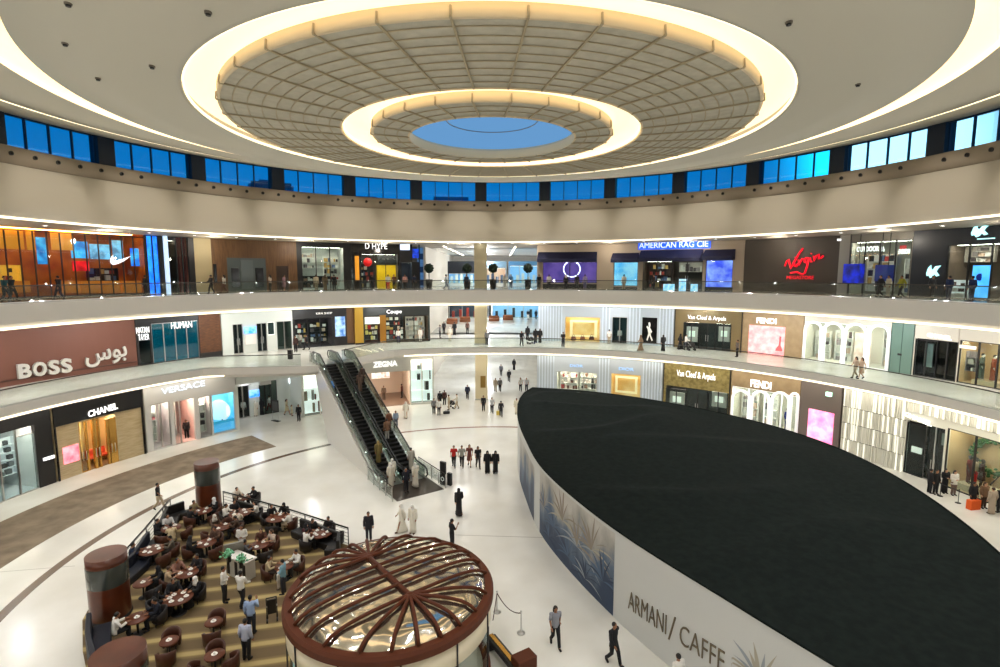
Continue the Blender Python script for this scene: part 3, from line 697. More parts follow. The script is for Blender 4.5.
s.box('window_back', mat('grey_dark_window', (66, 76, 74), .3), 268, 275, 322, 335, -.15, .3); s.glass(268, 275, 322, 335, 1, M_SIGN2)
s.room(277, 292, 321, None, 2.5, mat('dim_green_interior', (90, 104, 96), .6), 2.5); s.glass(277, 292, 321, None, 2, M_STEEL)
s.box('blue_screen', screen('signal_blue', (30, 130, 240), (150, 200, 250), 2, 1.4), 244, 256, 326.5, 333, .25, 0)
s.box('pale_stand', PALE[0], 244, 255, 334, 344, .3, 0)
s = Shop('dark purple shop front full of goods on the middle gallery', R1, 293, 347, 330, T0, T1)
s.facade(M_DARK, [(295, 333, 318, None), (335, 346, 316, 337)]); s.room(295, 333, 318, None, 3.5, mat('dark_plum', (60, 50, 62), .6), 4.5)
s.room(335, 346, 316, 337, .4, screen('snow_mountain', (80, 120, 180), (225, 232, 245), 1.4, 1.1), 0); s.glass(335, 346, 316, 337, 1, M_DARK)
s.text('KIRA SHOP', M_SIGN2, 316, 332, 312.2, 314.2); s.glass(295, 333, 318, None, 3, M_DARK)
s.shelves(296, 312, 325, 345, 4, 2.4, 'dark shelf with sparkling goods at the left inside the purple shop', M_DARK, MIX+PALE)
s.shelves(315, 332, 324, 344, 4, 2.8, 'dark shelf with silver goods at the right inside the purple shop', M_DARK, PALE+MIX)
s = Shop('brown pier beside the gold column on the middle gallery', R1, 347, 355, 330, T0, T1, 'pier'); s.facade(mat('umber_pier', (96, 66, 34), .5), [], name='shaft', th=.5); s.box('skirting', M_DARK, 347, 355, 343, None, .03, 0)
s = Shop('shiny gold pier on the middle gallery', R1-.3, 355, 363.5, 330, T0, T1, 'pier'); s.facade(mat('gold_clad', (190, 150, 60), .35, .5), [], name='shaft', th=.8); s.box('skirting', M_DARK, 355, 363.5, 343, None, .03, 0)
s = Shop('dark jewellery shop front with small warm displays on the middle gallery', R1, 363.5, 430, 330, T0, T1)
s.facade(mat('green_black', (36, 40, 38), .4), [(364.5, 380, 316, None), (386, 428, 315.5, None)])
s.room(364.5, 380, 316, None, 1.6, mat('jewel_red', (120, 40, 30), .6), 4.); s.room(386, 428, 315.5, None, 3.2, mat('jewel_brown', (104, 78, 56), .6), 6.)
s.box('brass_pier', mat('brass', (170, 120, 50), .3, .7), 380, 386, 315, None, .05, 0)
s.box('poster', screen('pale_poster', (220, 230, 215), (180, 190, 180), 2, .8), 365, 380, 317, 324, .0, .0)
s.text('Coupe', M_SIGN, 386.5, 401.5, 309.5, 314.5, off=.1)
s.shelves(366, 379, 325, 341, 3, 1.2, 'red lit jewellery shelf beside the brass pier', mat('brown_shelf', (60, 40, 34), .5), gm((230, 210, 190), (180, 30, 30), (240, 210, 120), em=.3))
s.shelves(388, 405, 317, 341, 5, 2.2, 'dark jewellery cabinet under the white sign', M_DARK, PALE+MIX)
s.shelves(408, 426, 318, 341, 5, 2.6, 'pale lit jewellery cabinet near the back hall', PALE[1], PALE+MIX)
s.glass(364.5, 380, 316, None, 1, M_DARK); s.glass(386, 428, 315.5, None, 3, M_DARK)
# pale panelled front (middle and ground), grey blue ribs
M_RIB = mat('pale_blue_grey_panel', (186, 196, 206), .4)
def ribs(s, x0, x1, yt, yb, n, m):
    a0, a1, z0, z1 = s.rng(x0, x1, yt, yb); mb = MB()
    for i in range(n):
        b = a0+(a1-a0)*(i+.5)/n; mb.arc(s.R-.1, s.R, b-.06/s.R, b+.06/s.R, z0, z1)
    mb.build('vertical_ribs', m, s.t)
M_RIB2 = mat('white_blue_rib', (214, 226, 238), .35)
s = Shop('pale blue grey ribbed shop front with a golden bag window on the middle gallery', R1, 538, 674, 330, T0, T1)
s.facade(M_RIB, [(565, 600, 317, 342), (612, 627, 317, None), (642, 657, 317.5, 343)])
ribs(s, 538, 563, None, None, 9, M_RIB2); ribs(s, 601, 611, None, None, 3, M_RIB2); ribs(s, 628, 641, None, None, 4, M_RIB2); ribs(s, 658, 674, None, None, 5, M_RIB2)
s.room(565, 600, 317, 342, 1., mat('golden_back', (228, 182, 104), .5, em=.25, noise=((246, 220, 160), .5, 2)), 3.); s.glass(565, 600, 317, 342, 1, M_STEEL)
s.room(612, 627, 317, None, 1.2, mat('dark_teal', (20, 50, 56), .5), 1.); s.glass(612, 627, 317, None, 2, M_STEEL, door=True)
s.box('poster', M_BLACKGL, 642, 657, 317.5, 343, -.05, .2, label='black poster')
fig = [(.35, .95), (.5, 1.), (.6, .85), (.55, .7), (.8, .5), (.7, .42), (.62, .5), (.66, .3), (.9, .05), (.78, 0), (.5, .3), (.3, .0), (.2, .05), (.38, .4), (.3, .6), (.15, .75), (.22, .8), (.42, .72)]
s.text('', PALE[0], 645, 654, 322, 341, shape=prism(fig), th=.03, off=.0).__setitem__('label', 'white dancing figure printed on the poster')
for i, (x, c) in enumerate(((573, (110, 50, 30)), (582, (150, 80, 40)), (591, (90, 46, 30)))):
    a, z = onR(x, 341, R1+.7); a0, a1, z0, _ = s.rng(x-3, x+3, 317, 341)
    t = thing('handbag', ('left', 'middle', 'right')[i]+' brown handbag in the golden window of the ribbed shop front', 'handbag', pol(s.az(x), R1+.7, z0), -s.az(x))
    mb = MB(); mb.rings([(0, 0, 0, .3, .12), (0, 0, .15, .34, .13), (0, 0, .42, .26, .1), (0, 0, .48, .2, .06)], 12); mb.build('body', mat('bag_%d' % i, c, .4), t)
    mb = MB(); mb.tube([(-.15, 0, .45), (-.12, 0, .65), (0, 0, .72), (.12, 0, .65), (.15, 0, .45)], .02, 6); mb.build('handle', mat('bag_%d' % i, c, .4), t)
M_BRONZE = mat('bronze_panel', (128, 112, 78), .4, .4)
def van_cleef(R, x0, x1, T0, T1, ym, label, sg, header, doors, lm):
    s = Shop(label, R, x0, x1, ym, T0, T1)
    s.facade(lm, [doors]); s.room(doors[0], doors[1], doors[2], None, 1.8, mat('dark_jewel_room', (40, 44, 44), .5), 3.)
    s.text('Van Cleef & Arpels', M_SIGN, *sg, off=.12)
    w = (doors[1]-doors[0])/6.
    for k in (0, 2, 4):
        s.glass(doors[0]+k*w, doors[0]+(k+2)*w, doors[2], None, 2, M_DARK, door=(k == 2))
    for x in (doors[0]+.3*w, doors[1]-1.7*w):
        s.box('display_niche', PALE[1], x, x+1.4*w, doors[2]+4, doors[2]+19, -.35, .5); s.box('lit_picture', mat('warm_niche', (240, 236, 220), .5, em=.8), x+.3*w, x+1.1*w, doors[2]+8, doors[2]+14, -.3, .34)
    for x in (x0, x1-.8): s.box('edge_frame', M_DARK, x, x+.8, None, None, .1, 0)
    return s
van_cleef(R1, 674, 742, T0, T1, 335, 'bronze jeweller front with white script sign and dark doors on the middle gallery', (688, 726.5, 315.6, 321), None, (683, 731, 323, None), M_BRONZE)
s = Shop('tan shop front with a white FENDI sign and pink poster on the middle gallery', R1, 742, 803, 335, T0, T1)
M_TAN = mat('tan_stone', (164, 142, 108), .55, noise=((152, 130, 98), 2, 4)); s.facade(M_TAN, [])
s.text('FENDI', M_SIGN, 757, 777, 318, 323.5, bold=.03, off=.1)
s.box('poster', screen('pink_poster', (246, 190, 190), (238, 140, 146), 1.3, .9), 749, 785, 326, 355, .06, 0, label='large pink poster')
s.text('', mat('poster_red', (226, 96, 100), .5, em=.5), 776, 783, 336, 351, off=.07, th=.02, shape=prism([(.5, 1), (.75, .95), (.7, .4), (1, .1), (1, 0), (.0, 0), (.1, .15), (.45, .4)]))['label'] = 'red boot shape printed on the poster'
# white arches
def arches(s, spans, yt, yb, m, back, em=5.):
    for (x0, x1) in spans:
        a0, a1, z0, z1 = s.rng(x0, x1, yt+(x0-spans[0][0])*.05, yb); R = s.R; r = (a1-a0)/2*R; c = (a0+a1)/2
        mb = MB(); pts = [(a0, z0), (a0, z1-r)]+[(c-(r/R)*cos(t*pi/14), z1-r+r*sin(t*pi/14)) for t in range(1, 14)]+[(a1, z1-r), (a1, z0)]
        mb.tube([pol(a, R-.1, z) for a, z in pts], .13, 8); mb.build('arch_frame', m, s.t)
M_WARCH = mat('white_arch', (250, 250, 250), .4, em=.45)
s = Shop('bright front of four white arches on the middle gallery', R1, 803, 890, 345, T0, T1)
s.facade(mat('white_stone_front', (224, 218, 206), .5), [(804, 889, 324, None)], th=.2)
s.room(804, 889, 324, None, 3.0, mat('cream_white_interior', (232, 226, 214), .6), 6.)
arches(s, [(804.5, 821), (823, 843), (845, 866), (869, 889)], 322, None, M_WARCH, None)
s.glass(804, 889, 324, None, 4, M_WARCH)
for i, (x0, x1) in enumerate(((806, 820), (825, 841), (871, 887))): s.shelves(x0, x1, 332, 362+i*4, 4, 2.4, 'white shelf behind the %s of the four middle gallery arches' % ('first', 'second', 'fourth')[i], PALE[0], PALE)
s.box('poster', screen('blush_poster', (226, 190, 170), (240, 220, 205), 1.5, .5), 848, 864, 334, 368, -1.2, 1.3)
s = Shop('plain green grey panel with a small plate on the middle gallery', R1, 890, 913, 350, T0, T1, 'wall panel')
s.facade(mat('sea_green_panel', (98, 126, 116), .45), [], name='panel'); s.box('name_plate', M_DARK, 898, 902, 353.5, 355.5, .03, 0)
for x in (890, 901, 912.4): s.box('panel_joint', mat('dark_green_line', (40, 70, 62), .5), x, x+.5, None, None, .02, 0)
s = Shop('black shop opening under a white CHANEL sign on the middle gallery', R1, 913, 956, 355, T0, T1)
s.facade(mat('stone_header', (206, 200, 188), .5), [(914, 957, 340, None)])
s.room(914, 957, 340, None, 2., mat('deep_black', (10, 10, 12), .9, spec=.05), 0); s.glass(914, 936, 340, None, 2, M_DARK); s.glass(936, 957, 340, None, 2, M_DARK)
s.box('pale_display', mat('dim_white_panel', (150, 156, 152), .5), 917, 925, 344, 368, -1., 1.1)
s.text('CHANEL', M_SIGN, 928, 953, 334.5, 338.5, bold=.03, off=.12, slope=-.12)
s = Shop('beige lit window of mannequins at the right end of the middle gallery', R1, 957, 1040, 362, T0, T1)
s.facade(mat('stone_header', (206, 200, 188), .5), [(958, 1039, 344, None)]); s.room(958, 1039, 344, None, 2.2, mat('beige_display_back', (206, 178, 134), .6), 5.)
s.glass(958, 1039, 344, None, 4, M_DARK); s.box('shop_sign', M_SIGN2, 959, 975, 345.5, 348.5, .1, 0)
s.shelves(958.5, 968, 352, 372, 3, 1.2, 'small grey shelf left of the mannequins on the middle gallery', PALE[2], PALE)

# ---------------------------------------------------------------- ground floor
for nm_, R_, T_, x0_, x1_, ya_, yb_2, lbl in (('g', R1, Z1, 569, 596, 321, 338, 'upper'), ('h', RG, 0., 615, 637, 378, 395, 'lower')):
    a0, a1 = onR(x0_, 330, R_)[0], onR(x1_, 330, R_)[0]; zt_, zb_ = onR((x0_+x1_)/2, ya_, R_)[1], onR((x0_+x1_)/2, yb_2, R_)[1]; mb = MB(); r_ = R_+.95 if nm_ == 'g' else R_+.9
    for q0, q1, u0, u1 in ((0, 1, 0, .12), (0, 1, .88, 1), (0, .1, .12, .88), (.9, 1, .12, .88)): mb.arc(r_, r_+.08, a0+(a1-a0)*q0, a0+(a1-a0)*q1, zb_+(zt_-zb_)*u0, zb_+(zt_-zb_)*u1)
    tag(mb.build('window_frame_display', mat('pale_gold_frame', (255, 236, 190), .4, em=.5)), 'pale gold rectangular frame inside the %s golden shop window' % lbl, 'display')
T0, T1 = 0., 5.7
s = Shop('black framed shop front with silver lit shelves at the left edge of the ground floor', RG, -40, 54, 455, T0, T1)
s.facade(M_DARK, [(-38, 37, 434, None)]); s.room(-38, 37, 434, None, 3.0, mat('silver_interior', (200, 206, 208), .4), 8., floor=mat('silver_floor', (196, 204, 210), .2))
for i, (x0, x1) in enumerate(((-36, -6), (-3, 18), (21, 36))): s.shelves(x0, x1, 440, 486-i*4, 5, 2.2+.3*(i % 2), ('leftmost', 'middle', 'rightmost')[i]+' silver shelf with bags in the black framed ground floor shop', mat('silver_board', (206, 212, 214), .3, em=.25), gm((40, 44, 48), (230, 232, 234), (110, 116, 120)), fill=.6)
s.glass(-38, 18, 434, None, 3, M_STEEL); s.glass(18, 37, 434, None, 1, M_STEEL)
s.box('lit_sign', M_SIGN, 42.5, 54, 456.5, 459.5, .08, 0)
s = Shop('travertine shop front with black header, white CHANEL sign and brass doors on the ground floor', RG, 54, 144.5, 435, T0, T1)
M_TRAV = mat('travertine', (198, 180, 144), .5, noise=((180, 160, 122), 2.2, 4, .6, .6, 5))
s.facade(M_TRAV, [(79, 117, 418, None)]); s.room(79, 117, 418, None, 2.8, mat('golden_interior', (232, 200, 140), .5), 6.5, floor=mat('brown_rug', (120, 92, 60), .8))
s.box('header', M_BLACKGL, 54, 144.5, None, 416, .12, 0); s.box('edge_frame', M_BLACKGL, 142.8, 144.6, None, None, .1, 0); s.box('edge_frame', M_BLACKGL, 54, 55.5, None, None, .1, 0)
s.text('CHANEL', M_SIGN, 86, 116.5, 406.5, 413.0, bold=.03, off=.16, slope=.16)
M_BRASS = mat('polished_brass', (206, 160, 80), .25, .8)
for x0, x1 in ((79, 87), (94, 99), (108, 117)): s.glass(x0, x1, 418, None, 1, M_BRASS, door=True, w=.07)
s.box('brass_panel', M_BRASS, 110, 118, 418, None, -.02, .3); s.box('brass_post', M_BRASS, 93.2, 95.6, 418, None, .02, .2); s.box('brass_post', M_BRASS, 98.5, 99.8, 418, None, .02, .2)
s.box('poster', screen('rose_poster', (244, 96, 120), (255, 170, 180), 1.6, 1.2), 61, 77, 446, 463, .06, 0, label='pink and white sale poster')
s.shelves(81, 92, 424, 456, 5, 1.6, 'golden shelf of goods behind the brass doors on the left', mat('gold_board', (226, 190, 120), .4, em=.3), gm((250, 240, 220), (120, 70, 40), (230, 200, 150)))
for i, x in enumerate((103, 113)):
    a, z = s.az(x), 0.
    t = thing('armchair', ('left', 'right')[i]+' orange red armchair seen through the brass framed doors', 'chair', pol(a, RG+1.5, .03), -a)
    m = mat('coral_velvet', (226, 92, 62), .7)
    mb = MB(); mb.box(-.35, .35, -.3, .35, .38, .55); mb.build('seat', m, t, bevel=.04); mb = MB(); mb.box(-.35, .35, .22, .38, .5, 1.05); mb.build('backrest', m, t, bevel=.05)
    for q in (-.28, .28):
        for w in (-.22, .28): mb = MB(); mb.tube([(q, w, 0), (q, w, .4)], .025, 6); mb.build('leg', M_BRASS, t)
s = Shop('pale shop front with a VERSACE sign and pastel windows on the ground floor', RG, 144.5, 237, 410, T0, T1)
s.facade(mat('pale_putty_wall', (206, 205, 202), .55), [(151, 170, 403, 448), (173.5, 194.5, 400, None), (199, 211, 396, 438), (212.5, 235, 393, 432)])
s.room(151, 170, 403, 448, 1.8, mat('rose_white_interior', (240, 222, 224), .5), 6.); s.room(173.5, 194.5, 400, None, 3.2, mat('rose_room', (240, 204, 196), .5), 7.)
s.room(199, 211, 396, 438, 1.5, mat('rose_white_interior', (240, 222, 224), .5), 5.); s.room(212.5, 235, 393, 432, 1.2, mat('cyan_display', (110, 200, 232), .5, em=.3, noise=((160, 222, 240), .7, 2)), 3.)
s.glass(151, 170, 403, 448, 2, M_STEEL); s.glass(199, 211, 396, 438, 1, M_STEEL); s.glass(212.5, 235, 393, 432, 1, M_STEEL); s.glass(173.5, 180, 400, None, 1, M_STEEL, door=True)
s.text('VERSACE', mat('blue_white_letters', (226, 238, 255), .4, em=.9), 160.5, 204.5, 384.2, 390, th=.03, off=.1, slope=.1)
for i, (x0, x1, yt, yb) in enumerate(((152, 160, 408, 444), (174.5, 184, 404, 440), (200, 209, 400, 434))): s.shelves(x0, x1, yt, yb, 5, 1.1+.9*(i == 1), 'white shelf with small bags in the %s pastel window' % ('first', 'second', 'third')[i], PALE[0], gm((60, 50, 56), (230, 120, 130), (240, 230, 226)), fill=.55)
c = pol(s.az(223), RG+.8, s.z(223, 412)); mb = MB(); mb.ball(c, 1.05, .25, 1.05, 20, 12); tag(mb.build('display_sphere', mat('white_glow_ball', (240, 252, 255), .5, em=.7)), 'white glowing disc behind the figure in the cyan window', 'display')
a0, a1, z0, z1 = s.rng(213, 235, 424, 431); mb = MB(); mb.arc(RG+.35, RG+1.1, a0, a1, 0.9, 1.15); tag(mb.build('plinth', mat('cyan_step', (60, 180, 220), .4, em=.4)), 'cyan step at the foot of the cyan display window', 'plinth')
# recess left of the escalator
RB = 36.6
s = Shop('white recessed lobby with a small fashion sign and dark doorways left of the escalators', RB, 228, 305, 392, T0, T1)
s.facade(mat('cool_white_wall', (214, 220, 214), .6), [(236, 249, 384, None), (259, 277, 381, None)])
s.room(236, 249, 384, None, 2.2, M_DARK, 1.5); s.room(259, 277, 381, None, 2.6, mat('dim_green_interior', (90, 104, 96), .6), 1.5)
s.glass(236, 249, 384, None, 2, M_STEEL, door=True); s.glass(259, 277, 381, None, 3, M_DARK, door=True)
s.box('blue_screen', screen('signal_blue', (30, 130, 240), (150, 200, 250), 2, 1.4), 249, 259, 390, 397, .1, 0)
s.box('door_canopy', M_STEEL, 236, 250, 382, 385, .5, 0); s.box('door_canopy', M_STEEL, 259, 270, 380, 384, .5, 0)
mb = text_on(RG+.3, 'HACKETT', 266, 281, 374.8, 377, .1, .05); t = thing('hanging_sign', 'dark lettering sign with a small red and blue flag above the white lobby', 'sign', pol(onR(270, 376, RG)[0], RG+.3, 4.6), world=True)
mb.build('sign_lettering', M_DARK, t)
aa = [onR(x, 376, RG+.3) for x in (256.5, 260.5)]
mb = MB(); mb.arc(RG+.2, RG+.3, aa[0][0], aa[1][0], aa[0][1]-.25, aa[0][1]+.2); mb.build('flag', mat('flag_red', (190, 30, 60), .5), t)
mb = MB(); mb.arc(RG+.17, RG+.2, aa[0][0]+.0012, aa[1][0]-.0012, aa[0][1]-.15, aa[0][1]+.1); mb.build('flag_cross', mat('flag_blue', (30, 50, 130), .5), t)
aw0 = onR(237, 400, RG)[0]; aw1 = onR(303, 400, RG)[0]
mb = MB(); mb.arc(RG, RG+.25, aw0, aw1, 4.35, 5.7); struct('wall_lobby_header', mb, mat('cool_white_wall', (214, 220, 214), .6))
for nm, a in (('wall_lobby_left', aw0), ('wall_lobby_right', aw1)):
    mb = MB(); mb.arc(RG, RB+.2, a-.004, a+.004, 0, 4.4); struct(nm, mb, mat('cool_white_wall', (214, 220, 214), .6))
aa = (onR(289, 386, RB)[0], onR(295, 386, RB)[0]); mb = MB(); mb.arc(RB-.12, RB-.05, aa[0], aa[1], 3.0, 3.9); tag(mb.build('wall_lamp', mat('white_soft_lamp', (240, 248, 255), .5, em=2.)), 'small white lit panel on the right wall of the lobby', 'wall light')
M_TGR = mat('grey_taupe_back', (150, 140, 130), .6)
s = Shop('glass shop front with white grid shelving partly behind the escalator', RG, 303, 337, 400, T0, T1)
s.facade(PALE[0], [(304, 336, 374, 415)], th=.15); s.room(304, 336, 374, 415, 1.8, M_TGR, 5.)
s.shelves(304.5, 335, 376, 413, 3, .8, 'white grid shelf with folded goods beside the escalator on the left', mat('white_lit_board', (250, 250, 244), .4, em=.6), gm((150, 130, 110), (120, 60, 50), (180, 176, 170)), fill=.4)
s.glass(304, 336, 374, 415, 2, PALE[0])
s = Shop('wide shop front with a white ZEGNA sign and open warm interior right of the escalator', RG, 337, 434, 385, T0, T1)
s.facade(mat('pale_metal_front', (196, 196, 188), .35, .2), [(340, 410, 373, None), (411, 433, 359, 403)], th=.25); s.room(340, 410, 373, None, 6.5, mat('warm_white_room', (226, 206, 186), .6), 8., floor=mat('brown_room_floor', (128, 104, 88), .4))
s.room(411, 433, 359, 403, 1.2, mat('pale_grey_back', (170, 170, 160), .6), 4.)
s.text('ZEGNA', M_SIGN, 373, 397, 361, 366.5, bold=.02, off=.15)
s.shelves(411.5, 432.5, 360, 402, 4, .8, 'white gridded shelf wall right of the warm interior', mat('white_lit_board', (250, 250, 244), .4, em=.6), gm((70, 60, 56), (180, 170, 160)), fill=.25)
s.glass(411, 433, 359, 403, 2, PALE[0])
s.shelves(346, 374, 378, 399, 3, 5.8, 'brown wall unit of clothes at the back left of the warm interior', mat('mid_brown_board', (140, 100, 70), .5), gm((90, 60, 44), (200, 180, 160), (160, 60, 40)))
s.shelves(381, 397, 374, 388, 4, 6.2, 'bright white striped shelf at the back of the warm interior', gm((255, 250, 244), em=.4)[0], gm((236, 220, 210), (250, 244, 238), em=.2))
mb = MB()
c0 = pol(s.az(401), RG+2.6, .03)
# ground floor pale ribbed front
s = Shop('pale blue grey ribbed ground floor shop front showing above the black roof', RG, 537, 663, 375, T0, T1)
s.facade(M_RIB, [(557, 597, 372, None), (611, 641, 374, None)])
ribs(s, 538, 555, None, None, 6, M_RIB2); ribs(s, 598, 610, None, None, 4, M_RIB2); ribs(s, 642, 663, None, None, 7, M_RIB2)
s.room(557, 597, 372, None, 2.2, mat('cream_white_interior', (232, 226, 214), .6), 6.); s.room(611, 641, 374, None, 1.2, mat('golden_back', (228, 182, 104), .5, em=.25, noise=((246, 220, 160), .5, 2)), 2.)
s.glass(557, 597, 372, None, 3, M_STEEL); s.glass(611, 641, 374, None, 1, M_STEEL)
s.shelves(559, 576, 374, 392, 3, 1.8, 'left pale shelf in the ribbed ground floor window', PALE[0], gm((170, 60, 60), (90, 50, 40), (230, 210, 200)))
s.shelves(579, 596, 374, 392, 3, 1.8, 'right pale shelf in the ribbed ground floor window', PALE[0], gm((60, 50, 50), (150, 110, 90), (220, 200, 190)))
s.text('DIOR', mat('pale_blue_letters2', (150, 190, 236), .4, em=.8), 619, 634, 367.5, 370.5, off=.05); s.text('DIOR', mat('pale_blue_letters2', (150, 190, 236), .4, em=.8), 570, 583, 364.5, 367, off=.05)
s = van_cleef(RG, 663, 730.5, T0, T1, 385, 'gold headed jeweller front with white script sign on the ground floor', (677, 716, 371.5, 380), None, (666, 729, 389, None), mat('gold_texture', (166, 150, 96), .45, .3, noise=((128, 114, 64), 3, 4)))
s = Shop('tan shop front with a white FENDI sign over white arches on the ground floor', RG, 730.5, 800, 395, T0, T1)
s.facade(M_TAN, [(732, 799, 391, None)]); s.text('FENDI', M_SIGN, 751, 772, 380.5, 388, bold=.03, off=.1)
s.room(732, 799, 391, None, 3.0, mat('cream_white_interior', (232, 226, 214), .6), 7.); arches(s, [(733, 751), (753, 770), (773, 790), (792, 799)], 390.5, None, M_WARCH, None)
s.shelves(735, 750, 396, 430, 4, 2.2, 'white shelf behind the first ground floor arch', PALE[0], PALE); s.shelves(756, 769, 398, 430, 4, 2.2, 'white shelf behind the second ground floor arch', PALE[0], PALE)
s.glass(732, 799, 391, None, 4, M_WARCH)
s = Shop('grey taupe wall with a pink and white screen on the ground floor', RG, 800, 841, 405, T0, T1, 'wall panel')
s.facade(mat('grey_taupe_wall', (112, 102, 96), .5), [], name='panel'); s.box('exit_sign', mat('green_white_sign', (190, 240, 215), .5, em=1.5), 826, 831.5, 392, 396, .2, 0)
s.box('screen', screen('pink_screen', (255, 190, 214), (240, 110, 170), 1.0, 1.2), 809.5, 835, 411, 445, .1, 0, label='pink and white lit screen')
# ribbed white front
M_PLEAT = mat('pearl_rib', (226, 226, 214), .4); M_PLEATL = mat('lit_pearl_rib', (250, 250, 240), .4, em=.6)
s = Shop('white pleated shop front with a CHANEL sign over a black opening on the ground floor', RG, 841, 1040, 445, T0, T1)
s.facade(M_PLEAT, [(905, 944, 424, None), (946, 1038, 440, None)])
rnd = random.Random(5)
a0, a1 = s.az(841), s.az(904); aE = s.az(1040)
nr = 52; mbs = [MB(), MB()]
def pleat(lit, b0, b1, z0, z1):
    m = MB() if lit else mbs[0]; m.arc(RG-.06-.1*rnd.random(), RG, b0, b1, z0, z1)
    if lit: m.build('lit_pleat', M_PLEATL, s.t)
for i in range(nr):
    b0 = a0+(a1-a0)*i/nr
    for (z0, z1) in ((0, 1.25), (1.3, 2.6), (2.65, 3.95), (4.0, 5.7)):
        r_ = rnd.random(); pleat(r_ < .19, b0+.0004, b0+(a1-a0)/nr-.0004, z0, z1)
n2 = 90
for i in range(n2):
    b0 = a1+(aE-a1)*i/n2; pleat(rnd.random() < .2, b0+.0004, b0+(aE-a1)/n2-.0004, 4.75, 5.7)
mbs[0].build('pleated_panel', M_PLEAT, s.t)
mb = MB()
for z in (1.27, 2.62, 3.97): mb.arc(RG-.02, RG+.02, a0, a1, z-.02, z+.03)
mb.build('dark_joint', M_DARK, s.t)
s.room(905, 944, 424, None, 2.4, mat('green_black_room', (18, 30, 30), .8, spec=.1), 0); s.glass(905, 925, 424, None, 1, M_DARK); s.glass(925, 944, 424, None, 2, M_STEEL, door=True)
s.box('lit_picture', mat('warm_niche', (240, 236, 220), .5, em=.8), 907, 917, 448, 454, -.5, .6); s.box('grey_display', mat('dim_white_panel', (150, 156, 152), .5), 938, 943, 434, 446, -.3, .5)
s.text('CHANEL', M_SIGN, 906.5, 935, 416.5, 421, bold=.03, off=.25, slope=-.3)
s.room(946, 1038, 440, None, 2.2, mat('beige_display_back', (206, 178, 134), .6), 6.); s.glass(946, 1038, 440, None, 3, M_DARK)

# ---------------------------------------------------------------- end of the back hall, seen far away
def hallshop(label, x0, x1, z0, z1, m, header, hm, em=4.):
    t = thing('shop_front', label, 'shop front', ((x0+x1)/2, HY-6, z0), world=True); y = HY-6
    mb = MB(); mb.box(x0, x1, y, y+.2, z1-header, z1); mb.box(x0, x0+.2, y, y+.2, z0, z1-header); mb.box(x1-.2, x1, y, y+.2, z0, z1-header); mb.build('facade', hm, t)
    mb = MB(); mb.box(x0, x1, y+3, y+3.1, z0, z1); mb.box(x0, x0+.1, y+.2, y+3, z0, z1); mb.box(x1-.1, x1, y+.2, y+3, z0, z1); mb.build('interior', m, t)
    mb = MB(); mb.box(x0+.3, x1-.3, y+.5, y+1, z1-header-.1, z1-header); mb.build('ceiling_lamps', M_SOFF, t)
    mb = MB()
    mb.box(x0+.16, x1-.16, y-.02, y+.02, z1-header-.1, z1-header)
    for i in range(4): mb.box(x0+.2+(x1-x0-.4)*i/3-.04, x0+.2+(x1-x0-.4)*i/3+.04, y-.02, y+.02, z0, z1-header)
    mb.build('frame', M_STEEL, t); mb = MB(); mb.box(x0+.2, x1-.2, y, y+.02, z0, z1-header); mb.build('glass_pane', M_GLASS, t)
    mb = MB()
    for i in range(5):
        c = (x0+(x1-x0)*(i+.6)/5.6); mb.box(c-.25, c+.25, y+1.5, y+1.9, z0, z0+1.2+.3*(i % 3))
    mb.build('display', MIX[(len(label)) % 5], t)
    return t
BLUEI = mat('blue_white_room', (150, 200, 240), .5, em=.3)
hallshop('dark headed blue lit shop at the left end of the top hall', HX0, -4.4, Z2, Z2+4, BLUEI, 2.2, mat('navy_black', (14, 22, 34), .4))
hallshop('pale shop far away on the right at the end of the top hall', -3.6, 1.2, Z2, Z2+4, mat('pink_cream_room', (236, 196, 170), .5, em=.3), 1.2, mat('grey_blue_front', (110, 140, 160), .5))
hallshop('blue shop far away beside the right wall at the end of the top hall', 1.6, HX1, Z2, Z2+4, BLUEI, .8, mat('blue_front', (90, 150, 200), .5))
hallshop('dark shop with blue lights at the end of the middle hall', HX0, -2, Z1, Z1+4, mat('blue_grey_interior', (70, 80, 100), .7), 1.4, M_DARK)
hallshop('light shop at the end of the middle hall', -1.6, HX1, Z1, Z1+4, BLUEI, 1., PALE[0])
